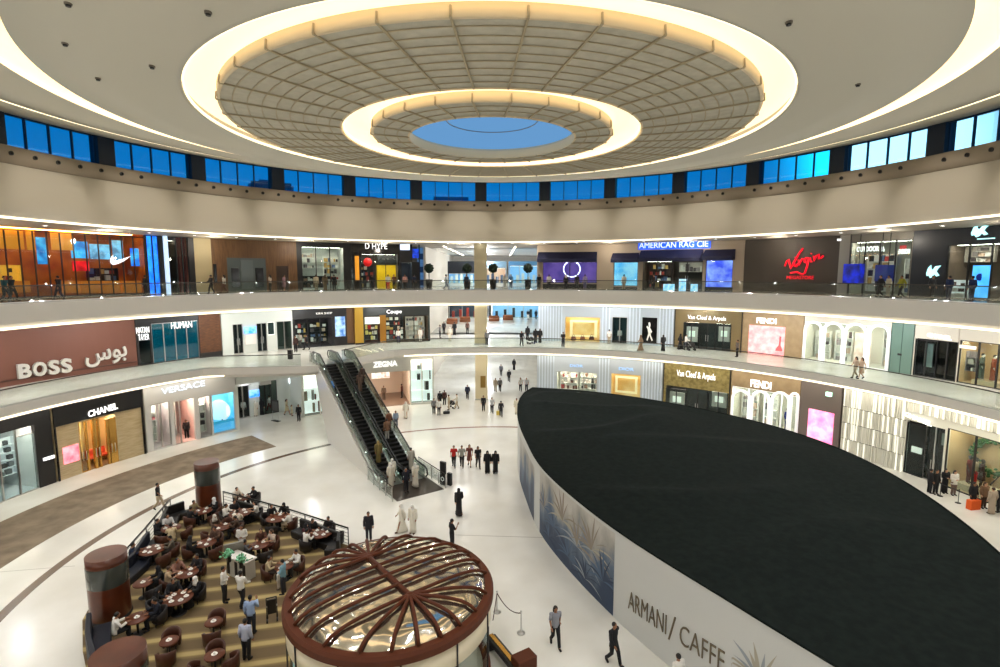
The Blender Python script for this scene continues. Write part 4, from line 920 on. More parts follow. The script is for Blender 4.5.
# ================================================================= escalators
U = Vector((-.567, .823, 0)).normalized(); NR = Vector((U.y, -U.x, 0))   # up the run; to the right
P0 = Vector((-6.7, 33.5, 0))
S_A, S_B, S_C, S_D = .0, 4.0, 17.2, 19.6
H = Z1
def ez(s): return 0 if s < S_A+2.6 else (H if s > S_C else 0)
def prof(s):   # height of the step line
    lo, hi = 3.9, 17.3
    return 0. if s <= lo else (H if s >= hi else H*(s-lo)/(hi-lo))
def EP(s, w, z): return P0+U*s+NR*w+Vector((0, 0, z))
M_CLAD = mat('white_gloss_cladding', (214, 212, 206), .22)
M_STEP = mat('dark_steps', (34, 34, 34), .45, .4); M_RUB = mat('black_rubber', (18, 18, 18), .5)
M_ESG = glass('escalator_glass', (212, 220, 216), .08)
def escalator(w0, w1, label):
    t = thing('escalator', label, 'escalator', EP(0, (w0+w1)/2, 0), world=True)
    ss = [2.6]+[3.9+13.4*i/14 for i in range(15)]+[19.4]
    for w in (w0+.1, w1-.1):
        pts = [(s, prof(s)) for s in ss]
        mb = MB(); n = len(pts); vs = []; fs = []
        for s_, z in pts:
            for dw, dz in ((-.01, .0), (.01, .0), (.01, .95), (-.01, .95)): vs.append(EP(s_, w+dw, z+dz))
        for i in range(n-1):
            for j in range(4): fs.append((4*i+j, 4*i+4+j, 4*i+4+(j+1) % 4, 4*i+(j+1) % 4))
        mb.add(vs, fs+[(0, 1, 2, 3), (4*n-1, 4*n-2, 4*n-3, 4*n-4)]); mb.build('glass_balustrade', M_ESG, t)
        mb = MB(); top = [EP(2.35, w, .2), EP(2.1, w, .45), EP(2.2, w, .8), EP(2.5, w, .95)]+[EP(s_, w, z+.98) for s_, z in pts[1:]]+[EP(19.7, w, H+.9), EP(19.85, w, H+.55), EP(19.6, w, H+.25)]
        mb.tube(top, .06, 6); mb.build('handrail', M_RUB, t)
        mb = MB(); vs = []; fs = []
        for s_, z in pts:
            for dw, dz in ((-.16, -.35), (.16, -.35), (.16, .12), (-.16, .12)): vs.append(EP(s_, w+dw*.6, max(z+dz, .0 if z < .3 else z+dz)))
        for i in range(n-1):
            for j in range(4): fs.append((4*i+j, 4*i+4+j, 4*i+4+(j+1) % 4, 4*i+(j+1) % 4))
        mb.add(vs, fs+[(0, 1, 2, 3), (4*n-1, 4*n-2, 4*n-3, 4*n-4)]); mb.build('skirt_deck', M_STEEL, t)
    mb = MB(); vs = [EP(s_, w, z) for s_, z0_ in ((2.6, 0), (3.9, 0), (17.3, H), (19.4, H)) for w, z in ((w0+.05, z0_+.0-.02 if z0_ else .0), (w1-.05, z0_-.02 if z0_ else .0), (w1-.05, z0_-.9 if z0_ else -.2), (w0+.05, z0_-.9 if z0_ else -.2))]
    fs = []
    for i in range(3):
        for j in range(4): fs.append((4*i+j, 4*i+4+j, 4*i+4+(j+1) % 4, 4*i+(j+1) % 4))
    mb.add(vs, fs+[(0, 1, 2, 3), (15, 14, 13, 12)]); mb.build('truss', M_DARK, t)
    nst = 33; first = None
    for i in range(nst):
        s0 = 3.9+13.4*i/nst; z = H*(i+1)/nst
        mb = MB(); a, b, c, d = EP(s0, w0+.2, 0), EP(s0, w1-.2, 0), EP(s0+13.4/nst+.02, w1-.2, 0), EP(s0+13.4/nst+.02, w0+.2, 0)
        zb = z-H/nst-.05
        mb.add([Vector((p.x, p.y, q)) for q in (zb, z) for p in (a, b, c, d)], [(3, 2, 1, 0), (4, 5, 6, 7), (0, 1, 5, 4), (1, 2, 6, 5), (2, 3, 7, 6), (3, 0, 4, 7)]); mb.build('step', M_STEP, t)
    for s0, s1, z in ((2.6, 3.9, .03), (17.3, 19.4, H+.03)):
        mb = MB(); q = [EP(s0, w0+.2, z), EP(s0, w1-.2, z), EP(s1, w1-.2, z), EP(s1, w0+.2, z)]
        mb.add(q+[p-Vector((0, 0, .03)) for p in q], [(0, 1, 2, 3), (7, 6, 5, 4), (0, 4, 5, 1), (1, 5, 6, 2), (2, 6, 7, 3), (3, 7, 4, 0)]); mb.build('comb_plate', M_STEEL, t)
    for s0 in (3.4, 6.5, 9.8, 13., 16.5):
        z = prof(s0)+.14; p = EP(s0, w0+.22, z); mb = MB(); mb.ball(p, .06, .06, .06, 8, 6); mb.build('skirt_lamp', mat('small_lamp', W, .5, em=8.), t)
    return t
escalator(.0, 1.65, 'left escalator lane, running up beside the white cladding wall to the first gallery')
escalator(1.65, 3.3, 'right escalator lane carrying people, running up to the first gallery')
t = thing('escalator_cladding', 'glossy white wall filling the space under the left side of the escalators', 'cladding', EP(8, 0, 0), world=True)
mb = MB(); pr = [(3.2, 0), (14.9, 0), (16.4, 2.2), (17.6, 4.4), (18.4, 5.9), (19.6, H-.1), (17.3, H-.12), (4.1, .02)]
vs = [EP(s_, w, z) for w in (-.12, -.02) for s_, z in pr]; n = len(pr)
mb.add(vs, [tuple(range(n)), tuple(range(2*n-1, n-1, -1))]+[(i, (i+1) % n, n+(i+1) % n, n+i) for i in range(n)]); mb.build('panel', M_CLAD, t)
mb = MB(); vs = [EP(s_, w, z) for w in (3.32, 3.42) for s_, z in pr]
mb.add(vs, [tuple(range(n)), tuple(range(2*n-1, n-1, -1))]+[(i, (i+1) % n, n+(i+1) % n, n+i) for i in range(n)]); mb.build('far_panel', M_CLAD, t)
mb = MB(); vs = [EP(s_, w, z) for w in (0, 3.3) for s_, z in ((14.9, 0), (15.0, 0), (18.5, 5.8), (18.4, 5.9), (16.4, 2.2))]
mb.add(vs, [tuple(range(5)), tuple(range(9, 4, -1))]+[(i, (i+1) % 5, 5+(i+1) % 5, 5+i) for i in range(5)]); mb.build('end_panel', M_CLAD, t)
mb = MB(); q = [EP(-.0, -.1, .02), EP(0, 3.4, .02), EP(2.7, 3.4, .02), EP(2.7, -.1, .02)]; mb.add(q+[p-Vector((0, 0, .02)) for p in q], [(0, 1, 2, 3), (7, 6, 5, 4), (0, 4, 5, 1), (1, 5, 6, 2), (2, 6, 7, 3), (3, 7, 4, 0)])
tag(mb.build('landing_plate', mat('dark_brown_plate', (62, 52, 44), .4, .5)), 'dark metal landing plate at the foot of the escalators', 'floor plate')
def guard(label, pts, h=1.0, n=1):
    t = thing('guard_railing', label, 'railing', pts[0], world=True)
    for p, q in zip(pts, pts[1:]):
        k = max(1, int(round((q-p).length/1.1)))
        for i in range(k+1):
            c = p.lerp(q, i/k)
            if i == 0 and p is not pts[0]: continue
            mb = MB(); mb.tube([c, c+Vector((0, 0, h))], .035, 8); mb.build('post', M_STEEL, t)
        mb = MB(); mb.tube([p+Vector((0, 0, h)), q+Vector((0, 0, h))], .035, 8); mb.build('top_rail', mat('dark_handrail', (70, 66, 62), .35, .6), t)
        d = Vector((-(q-p).y, (q-p).x, 0)).normalized()*.01
        mb = MB(); mb.add([p-d+Vector((0, 0, .1)), q-d+Vector((0, 0, .1)), q-d+Vector((0, 0, h-.1)), p-d+Vector((0, 0, h-.1)), p+d+Vector((0, 0, .1)), q+d+Vector((0, 0, .1)), q+d+Vector((0, 0, h-.1)), p+d+Vector((0, 0, h-.1))], [(0, 1, 2, 3), (7, 6, 5, 4), (0, 4, 5, 1), (1, 5, 6, 2), (2, 6, 7, 3), (3, 7, 4, 0)]); mb.build('glass_panel', M_RAILG, t)
guard('glass and metal guard railing on the left of the escalator foot', [EP(.2, -.35, 0), EP(4.6, -.35, 0)])
guard('glass and metal guard railing on the right of the escalator foot', [EP(.1, 3.6, 0), EP(4.4, 3.6, 0)])
guard('short glass guard railing at the head of the escalators on the left', [EP(19.4, -.25, H), EP(17.6, -.25, H)], 1.05)
c = EP(.75, 3.75, 0)
t = thing('direction_totem', 'black double sided sign totem beside the foot of the escalators', 'sign', c, -.6)
mb = MB(); mb.box(-.24, .24, -.08, .08, .0, 1.7); mb.build('panel', M_DARK, t, bevel=.01); mb = MB(); mb.box(.26, .6, .1, .3, 0, .9); mb.build('side_panel', M_DARK, t, bevel=.01)
mb = MB(); mb.lathe([(.1, 0), (.13, .02), (.16, 0)], (0, 0), 16); mb.v = [Vector((v.x, -.09, v.y+.45)) for v in mb.v]; mb.build('ring_symbol', M_SIGN2, t)

# ================================================================= black roofed hoarding
LP = [(1.5, 43.3), (1.38, 38.8), (1.7, 34.), (2.5, 28.4), (4.8, 22.), (7.9, 16.3), (10.2, 12.4), (12.4, 9.0)]
def catmull(P, k=8):
    out = []
    for i in range(len(P)-1):
        p0, p1, p2, p3 = P[max(i-1, 0)], P[i], P[i+1], P[min(i+2, len(P)-1)]
        for j in range(k):
            t = j/k; out.append(tuple(.5*((2*b)+(-a+c)*t+(2*a-5*b+4*c-d)*t*t+(-a+3*b-3*c+d)*t**3) for a, b, c, d in zip(p0, p1, p2, p3)))
    out.append(P[-1]); return out
left = catmull(LP)
tip = [(3.1, 49.8), (2.2, 47.6), (1.75, 45.4)]
rim = [tip[0]]
for k in range(0, 41):
    a = rad(12+(138-12)*k/40); p = pol(a, 21.8+.2*sin(a*6.)); rim.append((p.x, p.y))
outline = [tuple(p) for p in (tip+left)]+list(reversed(rim[1:]))
HW = 4.05
t = thing('hoarding', 'huge lens shaped temporary enclosure with black fabric roof, white walls and palm mural', 'enclosure', (10, 28, 0), world=True)
def wallstrip(pts, z0, z1, off=0., th=.12):
    mb = MB(); n = len(pts); vs = []; fs = []
    for i, p in enumerate(pts):
        d = Vector(pts[min(i+1, n-1)])-Vector(pts[max(i-1, 0)]); nn = Vector((d.y, -d.x)).normalized()
        a = Vector(p)+nn*off; b = Vector(p)+nn*(off-th)
        zz = z1
        vs += [(a.x, a.y, z0), (b.x, b.y, z0), (b.x, b.y, zz), (a.x, a.y, zz)]
    for i in range(n-1):
        for j in range(4): fs.append((4*i+j, 4*i+4+j, 4*i+4+(j+1) % 4, 4*i+(j+1) % 4))
    mb.add(vs, fs+[(0, 1, 2, 3), (4*n-1, 4*n-2, 4*n-3, 4*n-4)]); return mb
# left wall faces -x : going from far to near the outward normal is (d.y,-d.x)
wl = tip+left
M_HW = mat('hoarding_white', (206, 208, 206), .5)
wallstrip(wl, 0, HW-.02).build('curved_wall', M_HW, t)
wallstrip([wl[-1]]+list(reversed(rim)), 0, HW-.02).build('outer_wall', M_HW, t)
# arclength parametrisation of the left wall for mural and lettering
seg = [0.]
for p, q in zip(wl, wl[1:]): seg.append(seg[-1]+hypot(q[0]-p[0], q[1]-p[1]))
def wallpt(s, z, off):
    s = max(0, min(seg[-1]-1e-3, s)); i = max(k for k in range(len(seg)) if seg[k] <= s); i = min(i, len(wl)-2)
    t_ = (s-seg[i])/(seg[i+1]-seg[i]); p = Vector(wl[i]).lerp(Vector(wl[i+1]), t_); d = (Vector(wl[i+1])-Vector(wl[i])).normalized(); nn = Vector((d.y, -d.x))
    p = p+nn*off; return Vector((p.x, p.y, z))
def s_of(x, y):   # arclength of the floor point seen at x,y
    g = G(x, y); return min(range(len(wl)), key=lambda i: hypot(wl[i][0]-g.x, wl[i][1]-g.y))
def s_at(x, y):
    g = G(x, y); i = s_of(x, y); best = (9, 0)
    for j in range(max(0, i-1), min(len(wl)-1, i+1)):
        for q in range(21):
            p = Vector(wl[j]).lerp(Vector(wl[j+1]), q/20); dd = hypot(p.x-g.x, p.y-g.y)
            if dd < best[0]: best = (dd, seg[j]+(seg[j+1]-seg[j])*q/20)
    return best[1]
sM0, sM1 = s_at(533, 533), s_at(610, 618)
sN0, sN1 = s_at(518, 480), s_at(529, 522)
def mural_mat():
    m = mat('palm_mural', (190, 192, 192), .5); nt = m.node_tree; p = nt.nodes['Principled BSDF']
    tc = nt.nodes.new('ShaderNodeTexCoord'); mp = nt.nodes.new('ShaderNodeMapping'); mp.inputs['Scale'].default_value = (.6, .6, .35)
    n = nt.nodes.new('ShaderNodeTexNoise'); n.inputs['Scale'].default_value = 1.3; n.inputs['Detail'].default_value = 8
    sp = nt.nodes.new('ShaderNodeSeparateXYZ'); ad = nt.nodes.new('ShaderNodeMath'); ad.operation = 'MULTIPLY_ADD'; ad.inputs[1].default_value = -.24
    r = nt.nodes.new('ShaderNodeValToRGB'); el = r.color_ramp.elements
    el[0].position = 0.12; el[0].color = lin((196, 194, 188))+(1,); el[1].position = .78; el[1].color = lin((34, 56, 86))+(1,)
    e = el.new(.34); e.color = lin((160, 158, 152))+(1,); e = el.new(.52); e.color = lin((92, 110, 132))+(1,)
    m2 = nt.nodes.new('ShaderNodeMath'); m2.operation = 'MULTIPLY_ADD'; m2.inputs[1].default_value = 1.1; m2.inputs[2].default_value = .45
    nt.links.new(tc.outputs['Object'], mp.inputs[0]); nt.links.new(mp.outputs[0], n.inputs['Vector']); nt.links.new(tc.outputs['Object'], sp.inputs[0])
    nt.links.new(n.outputs['Fac'], m2.inputs[0]); nt.links.new(sp.outputs['Z'], ad.inputs[0]); nt.links.new(m2.outputs[0], ad.inputs[2])
    nt.links.new(ad.outputs[0], r.inputs[0]); nt.links.new(r.outputs[0], p.inputs['Base Color']); return m
def muralpanel(s0, s1, name, m, z0=.05, z1=HW-.2, off=.012):
    mb = MB(); n = 30; vs = []; fs = []
    for i in range(n+1):
        for z in (z0, z1): vs.append(wallpt(s0+(s1-s0)*i/n, z, off))
    for i in range(n): fs.append((2*i, 2*i+2, 2*i+3, 2*i+1))
    mb.add(vs, fs); return mb.build(name, m, t)
mu = muralpanel(sM0, sM1, 'mural', mural_mat()); mu['label'] = 'blue and sand palm mural'
muralpanel(sN0, sN1, 'mural', mural_mat(), .05, 3.4)['label'] = 'narrow far piece of the blue palm mural'
def palm(parent, s0, z0, r, cols, n, seed, zmax=HW-.15, smax=None):
    rnd = random.Random(seed); mbs = [MB() for _ in cols]
    for k in range(n):
        a = pi*(.02+.96*(k+rnd.random()*.5)/n); L = r*rnd.uniform(.75, 1.15); m = mbs[rnd.randrange(len(cols))]
        vs = []; N = 10
        for i in range(N+1):
            u = i/N; ss = s0+cos(a)*L*u*(1+.2*u); z = z0+sin(a)*L*u-.5*L*u*u*abs(cos(a))*1.1; w = (.015+.15*sin(pi*min(u*1.05, 1)))*r/2.2
            z = min(z, zmax-w); 
            if smax: ss = max(smax[0], min(smax[1], ss))
            vs += [wallpt(ss-w*sin(a)*.6, max(z-w*.4, .06), .016+.0008*k), wallpt(ss+w*sin(a)*.6, max(z+w*.4, .07), .016+.0008*k)]
        m.add(vs, [(2*i, 2*i+2, 2*i+3, 2*i+1) for i in range(N)])
    for m, c in zip(mbs, cols):
        if m.v: m.build('palm_fronds', c, None, org=Vector(t['_o'])).parent = parent; 
M_FR = [mat('frond_sand', (172, 166, 150), .6), mat('frond_taupe', (142, 132, 120), .6), mat('frond_blue', (74, 98, 128), .6), mat('frond_navy', (40, 58, 84), .6), mat('frond_grey', (150, 158, 166), .6)]
def fixloc(parent):
    for ch in parent.children: ch.location = (0, 0, 0)
for i, (f, z, r, cs) in enumerate(((.10, 1.9, 1.5, (1, 2)), (.28, 1.4, 1.3, (2, 3)), (.42, 2.3, 1.9, (0, 1)), (.62, 1.7, 1.8, (1, 4)), (.78, 2.2, 1.7, (0, 1)), (.5, .7, 1.4, (2, 3)), (.9, 1.2, 1.6, (2, 3)), (.72, .5, 1.3, (3, 4)), (.2, .5, 1.2, (3, 2)))):
    palm(mu, sM0+(sM1-sM0)*f, z, r, [M_FR[c] for c in cs], 11, i, smax=(sM0+.02, sM1-.02))
fixloc(mu)
# lettering on the white wall
sT0, sT1 = None, None
def s_wall(x, y, z):   # arclength of the wall point seen at x,y at about height z
    g = G(x, y, z); best = (99, 0)
    for j in range(len(wl)-1):
        for q in range(20):
            p = Vector(wl[j]).lerp(Vector(wl[j+1]), q/20); dd = hypot(p.x-g.x, p.y-g.y)
            if dd < best[0]: best = (dd, seg[j]+(seg[j+1]-seg[j])*q/20)
    return best[1]
def wall_z(x, y, s): 
    p = wallpt(s, 0, 0); a, b, c = ray(x, y); return EYE+c/b*p.y
def wallhit(x, y):   # (arclength, height) of the wall point seen at a pixel
    a, b, c = ray(x, y); u = a/b
    for j in range(len(wl)-1, 0, -1):
        (x0, y0), (x1, y1) = wl[j], wl[j-1]; f0, f1 = x0-u*y0, x1-u*y1
        if f0*f1 <= 0 and f0 != f1:
            t_ = f0/(f0-f1); Y = y0+(y1-y0)*t_; return seg[j]+(seg[j-1]-seg[j])*t_, EYE+c/b*Y
sa, zA_ = wallhit(629, 599); sb, zB_ = wallhit(725, 662); hA = wallhit(633, 589)[1]-wallhit(633, 609)[1]
print('letters', sa, sb, zA_, zB_, hA)
M_LET = mat('bronze_letters', (116, 104, 84), .4, .3)
for txt, f0, f1, zl in (('ARMANI', 0., .45, 0), ('/', .475, .545, 1), ('CAFFE', .59, 1., 0)):
    vs, fs = textmesh(txt, -.012); mb = MB(); hh = hA*.9 if not zl else hA*1.2
    mb.add([wallpt(sa+(sb-sa)*(f0+(f1-f0)*u), zA_+(zB_-zA_)*(f0+(f1-f0)*u)-hh/2+hh*v, .02+.03*w) for u, v, w in vs], fs); mb.build('sign_lettering', M_LET, t)
sP = wallhit(759, 660)[0]; sQ = wallhit(733, 640)[0]; 
pm = muralpanel(sQ, sP+2.6, 'palm_print', M_HW, .05, HW-.2); palm(pm, sP+.1, 1.9, 1.5, [M_FR[0], M_FR[1], M_FR[4]], 15, 77, smax=(sQ+.02, sP+2.5)); palm(pm, sP+.1, .9, 1.2, [M_FR[2], M_FR[3]], 9, 78, smax=(sQ+.02, sP+2.5)); palm(pm, sP+1.6, 1.4, 1.5, [M_FR[4], M_FR[0]], 9, 79, smax=(sQ+.02, sP+2.5)); fixloc(pm)
pm['label'] = 'grey and blue palm print right of the lettering'
# roof: soft black fabric
def roofz(x, y, e):
    f = .10*sin(x*.42+y*.55)+.16*max(0, sin(.33*x-.62*y+1.))**3+.12*max(0, sin(.28*x+.5*y+2.2))**4+.05*sin(1.3*x-.7*y)
    return HW+min(e, 1.)*(.0+f)+.25*min(e, 6)/6
def resample(P, n):
    L = [0.]
    for p, q in zip(P, P[1:]): L.append(L[-1]+hypot(q[0]-p[0], q[1]-p[1]))
    out = []; j = 0
    for i in range(n):
        d = L[-1]*i/(n-1)
        while j < len(P)-2 and L[j+1] < d: j += 1
        f = (d-L[j])/max(L[j+1]-L[j], 1e-9); out.append((P[j][0]+(P[j+1][0]-P[j][0])*f, P[j][1]+(P[j+1][1]-P[j][1])*f))
    return out
NL, NU = 110, 60
la = resample(wl+[rim[-1]], NL); ra_ = resample(rim, NL)
def fold(t, u):
    z = 0
    for c, k, w, amp, s0_, s1_ in ((.10, .05, .05, .10, 0, 1), (.21, .10, .07, .22, .1, .9), (.33, .07, .06, .18, 0, .8), (.45, .12, .10, .14, .2, 1), (.58, .05, .09, .16, 0, .7), (.72, .10, .10, .12, 0, 1)):
        d = t-(c+k*(u-.5)+.03*sin(5*u+c*20)); env = max(0, min(1, (u-s0_)*6))*max(0, min(1, (s1_-u)*6))
        z += amp*env*(math.exp(-abs(d)/w) if d > 0 else math.exp(-(d/(w*.18))**2))
    return z
mb = MB(); vs = []; fs = []
for i in range(NL):
    for k in range(NU+1):
        u = k/NU; t_ = i/(NL-1); x = la[i][0]+(ra_[i][0]-la[i][0])*u; y = la[i][1]+(ra_[i][1]-la[i][1])*u
        wdt = hypot(ra_[i][0]-la[i][0], ra_[i][1]-la[i][1]); e = min(u, 1-u)*wdt
        vs.append((x, y, HW+min(e, 1.5)/1.5*(fold(t_, u)*1.25-.03)))
for i in range(NL-1):
    for k in range(NU): fs.append((i*(NU+1)+k, (i+1)*(NU+1)+k, (i+1)*(NU+1)+k+1, i*(NU+1)+k+1))
mb.add(vs, fs, 0, True); mb.build('fabric_roof', mat('black_fabric', (29, 35, 33), .8, spec=.02, noise=((23, 28, 27), 3, 6)), t)
pts3 = [(x, y) for x, y in outline]
mb = MB(); mb.tube([Vector((x, y, HW)) for x, y in outline]+[Vector((outline[0][0], outline[0][1], HW))], .05, 6, caps=False); mb.build('edge_hem', MATS['black_fabric'], t)

# ================================================================= round kiosk
KC = (-3.98, 18.25); KR = 3.74; KZ = 3.5
t = thing('kiosk', 'round coffee kiosk with a mirrored domed roof under dark brown ribs', 'kiosk', (KC[0], KC[1], 0), world=True)
M_RIBB = mat('dark_brown_lacquer', (84, 38, 14), .6, spec=.3)
mb = MB(); mb.lathe([(KR-.32, KZ+.02), (KR-.3, KZ+.1), (KR-.08, KZ+.1), (KR, KZ+.0), (KR, KZ-.22), (KR-.1, KZ-.3), (KR-.32, KZ-.3), (KR-.32, KZ+.02)], KC, 72, smooth=False); mb.build('roof_rim', M_RIBB, t)
def foil():
    m = mat('mirror_foil', (206, 198, 182), .1, .95); nt = m.node_tree; p = nt.nodes['Principled BSDF']
    tc = nt.nodes.new('ShaderNodeTexCoord'); n = nt.nodes.new('ShaderNodeTexNoise'); n.inputs['Scale'].default_value = .95; n.inputs['Detail'].default_value = 1.2
    b = nt.nodes.new('ShaderNodeBump'); b.inputs['Strength'].default_value = .45; b.inputs['Distance'].default_value = .3
    nt.links.new(tc.outputs['Object'], n.inputs['Vector']); nt.links.new(n.outputs['Fac'], b.inputs['Height']); nt.links.new(b.outputs[0], p.inputs['Normal']); return m
HA, HB = G(369, 558, 4.02), G(410, 596, 4.02)
def dz(x, y):   # dome height over the rim
    d = HB-HA; L2_ = d.x*d.x+d.y*d.y; u = max(0, min(1, ((x-HA.x)*d.x+(y-HA.y)*d.y)/L2_)); qx, qy = HA.x+d.x*u, HA.y+d.y*u
    r = hypot(x-qx, y-qy); rx, ry = (x-qx), (y-qy)
    if r < 1e-4: return 3.98
    # distance from the spine to the rim along this direction
    bx, by = qx-KC[0], qy-KC[1]; ux, uy = rx/r, ry/r; b = bx*ux+by*uy; cc = bx*bx+by*by-(KR-.3)**2; tt = -b+sqrt(max(b*b-cc, 0))
    q = min(1, r/max(tt, 1e-3)); return KZ+.02+.46*(sqrt(max(1-q**3.4, 0)))
mb = MB(); vs = [(KC[0], KC[1], dz(*KC))]; fs = []; NA, NRR = 72, 14
for j in range(1, NRR+1):
    for i in range(NA):
        a = 2*pi*i/NA; r = (KR-.31)*j/NRR; x, y = KC[0]+r*sin(a), KC[1]+r*cos(a); vs.append((x, y, dz(x, y)))
for i in range(NA):
    fs.append((0, 1+i, 1+(i+1) % NA))
    for j in range(NRR-1): a_, b_ = 1+j*NA, 1+(j+1)*NA; fs.append((a_+i, b_+i, b_+(i+1) % NA, a_+(i+1) % NA))
mb.add(vs, fs, 0, True); mb.build('mirrored_dome', foil(), t)
def rib(q, ang):
    ux, uy = sin(ang), cos(ang); bx, by = q.x-KC[0], q.y-KC[1]; b = bx*ux+by*uy; cc = bx*bx+by*by-(KR-.22)**2; tt = -b+sqrt(max(b*b-cc, 0))
    pts = []
    for i in range(13):
        r = tt*i/12; x, y = q.x+ux*r, q.y+uy*r; pts.append(Vector((x, y, max(dz(x, y)+.1, KZ+.05))))
    mb = MB(); mb.tube(pts, .062, 8); return mb.build('rib', M_RIBB, t)
d = HB-HA; base = atan2(d.x, d.y)     # heading of the ridge
for k in range(9): rib(HB, base+rad(-90+22.5*k)) if k not in (0, 8) else None
for k in range(9): rib(HA, base+pi+rad(-90+22.5*k)) if k not in (0, 8) else None
for k in range(5):
    q = HA.lerp(HB, k/4)
    for s_ in (-1, 1): rib(q, base+s_*pi/2)
mb = MB(); mb.tube([HA+Vector((0, 0, .03)), HB+Vector((0, 0, .03))], .09, 8); mb.build('ridge_beam', M_RIBB, t)
for q in (HA, HB): mb = MB(); mb.ball(q+Vector((0, 0, .02)), .17, .17, .12, 14, 8); mb.build('hub', M_RIBB, t)
mb = MB(); mb.lathe([(KR-.12, KZ-.28), (KR-.1, KZ-.28), (KR-.1, KZ-1.05), (KR-.3, KZ-1.1), (KR-.3, KZ-.28), (KR-.12, KZ-.28)], KC, 72); mb.build('cream_band', mat('cream_band', (226, 216, 190), .45), t)
for k in range(12):
    a = 2*pi*k/12+.25; p = Vector((KC[0]+(KR-.08)*sin(a), KC[1]+(KR-.08)*cos(a), 0)); mb = MB(); mb.tube([p, p+Vector((0, 0, KZ-.28))], .03, 6); mb.build('mullion', M_DARK, t)
mb = MB(); mb.lathe([(KR-.2, .1), (KR-.2, KZ-1.08)], KC, 72); mb.build('glass_wall', glass('kiosk_glass', (190, 205, 210), .12), t)
mb = MB(); mb.lathe([(KR-.1, 0), (KR-.1, .3), (KR-.4, .3)], KC, 72); mb.build('plinth', M_RIBB, t)
mb = MB(); mb.lathe([(2.0, .0), (2.0, 1.1), (2.5, 1.12), (2.5, 1.05), (2.4, 0)], KC, 48); mb.build('counter', M_RIBB, t)
mb = MB(); mb.lathe([(0, KZ-.4), (KR-.4, KZ-.4)], KC, 48); mb.build('inner_ceiling', PALE[0], t)
mb = MB(); mb.lathe([(2.6, KZ-.45), (2.9, KZ-.45)], KC, 48); mb.build('ceiling_lamp', mat('warm_kiosk_lamp', (255, 236, 200), .5, em=5.), t)
def kpt(a, r, z): return Vector((KC[0]+r*sin(a), KC[1]+r*cos(a), z))
def kscreen(a0, a1, z0, z1, m, label):
    mb = MB(); n = 6; vs = []
    for i in range(n+1):
        a = a0+(a1-a0)*i/n
        for r, z in ((KR-.28, z0), (KR-.28, z1), (KR-.34, z1), (KR-.34, z0)): vs.append(kpt(a, r, z))
    fs = [(4*i+j, 4*i+4+j, 4*i+4+(j+1) % 4, 4*i+(j+1) % 4) for i in range(n) for j in range(4)]
    mb.add(vs, fs); o = mb.build('screen', m, None, org=Vector(t['_o'])); o.location = (0, 0, 0); o.parent = t; o['label'] = label
kscreen(rad(206), rad(222), 1.2, 2.35, screen('blue_kiosk_screen', (40, 110, 220), (120, 190, 250), 2, 1.3), 'blue lit screen')
kscreen(rad(224), rad(256), 1.2, 2.35, screen('green_kiosk_screen', (30, 120, 110), (210, 230, 220), 2.5, 1.0), 'green and white lit menu screen')
for a0, a1 in ((152, 170),):
    mb = MB()
    for z in (.8, 1.3, 1.8):
        mb.lathe([(KR-.8, z), (KR-.3, z), (KR-.3, z+.04), (KR-.8, z+.04)], KC, 8, a0=rad(a0), a1=rad(a1), smooth=False)
    mb.build('shelf', M_STEEL, t)
# small monogram curl on the band
mb = MB(); ca = rad(163)
mb.tube([kpt(ca+(.08*cos(u*.5))*(1-u/26), KR-.07, KZ-.66+.26*sin(u*.5)*(1-u/26)) for u in range(22)], .012, 5); mb.build('monogram', mat('thin_grey_line', (120, 110, 96), .5), t)

# ================================================================= cafe floor, railing, columns
A = [G(78, 667), G(88, 600), G(127, 553), G(170, 500), G(222, 492), G(349, 529), G(352, 545), G(300, 600), G(300, 667)]
RL = [G(120, 556, 1.05), G(146, 527, 1.05), G(170, 499, 1.05)]; RR = [G(223, 491.5, 1.05), G(285, 508, 1.05), G(348, 528, 1.05)]
for q in RL+RR: q.z = 0
poly = [(-12.8, 15.0), (-14.2, 16.9), (-16.6, 19.5), (-18.1, 21.4), (-18.7, 22.8)]+[(q.x, q.y) for q in RL]+[(-18.9, 33.6)]+[(q.x, q.y) for q in RR]+[(-8.2, 27.0), (-6.6, 21.4), (-7.6, 18.), (-6.4, 15.2)]
def carpet_mat():
    m = mat('striped_carpet', (112, 92, 62), .9); nt = m.node_tree; p = nt.nodes['Principled BSDF']
    tc = nt.nodes.new('ShaderNodeTexCoord'); mp = nt.nodes.new('ShaderNodeMapping'); mp.inputs['Rotation'].default_value = (0, 0, -atan2(.86, 4.0)+0)
    w = nt.nodes.new('ShaderNodeTexWave'); w.wave_type = 'BANDS'; w.bands_direction = 'Y'; w.wave_profile = 'SIN'; w.inputs['Scale'].default_value = .28; w.inputs['Distortion'].default_value = 1.1; w.inputs['Detail'].default_value = 1.; w.inputs['Detail Scale'].default_value = .6
    r = nt.nodes.new('ShaderNodeValToRGB'); r.color_ramp.elements[0].position = .45; r.color_ramp.elements[1].position = .95
    r.color_ramp.elements[0].color = lin((104, 86, 58))+(1,); r.color_ramp.elements[1].color = lin((176, 156, 104))+(1,); e = r.color_ramp.elements.new(.8); e.color = lin((132, 112, 72))+(1,)
    nt.links.new(tc.outputs['Object'], mp.inputs[0]); nt.links.new(mp.outputs[0], w.inputs[0]); nt.links.new(w.outputs['Fac'], r.inputs[0]); nt.links.new(r.outputs[0], p.inputs['Base Color']); return m
mb = MB(); n = len(poly); mb.add([(x, y, .03) for x, y in poly]+[(x, y, 0) for x, y in poly], [tuple(range(n))]+[(i, n+i, n+(i+1) % n, (i+1) % n) for i in range(n)])
tag(mb.build('striped_carpet', carpet_mat()), 'wavy striped tan and brown carpet of the cafe seating area', 'carpet')
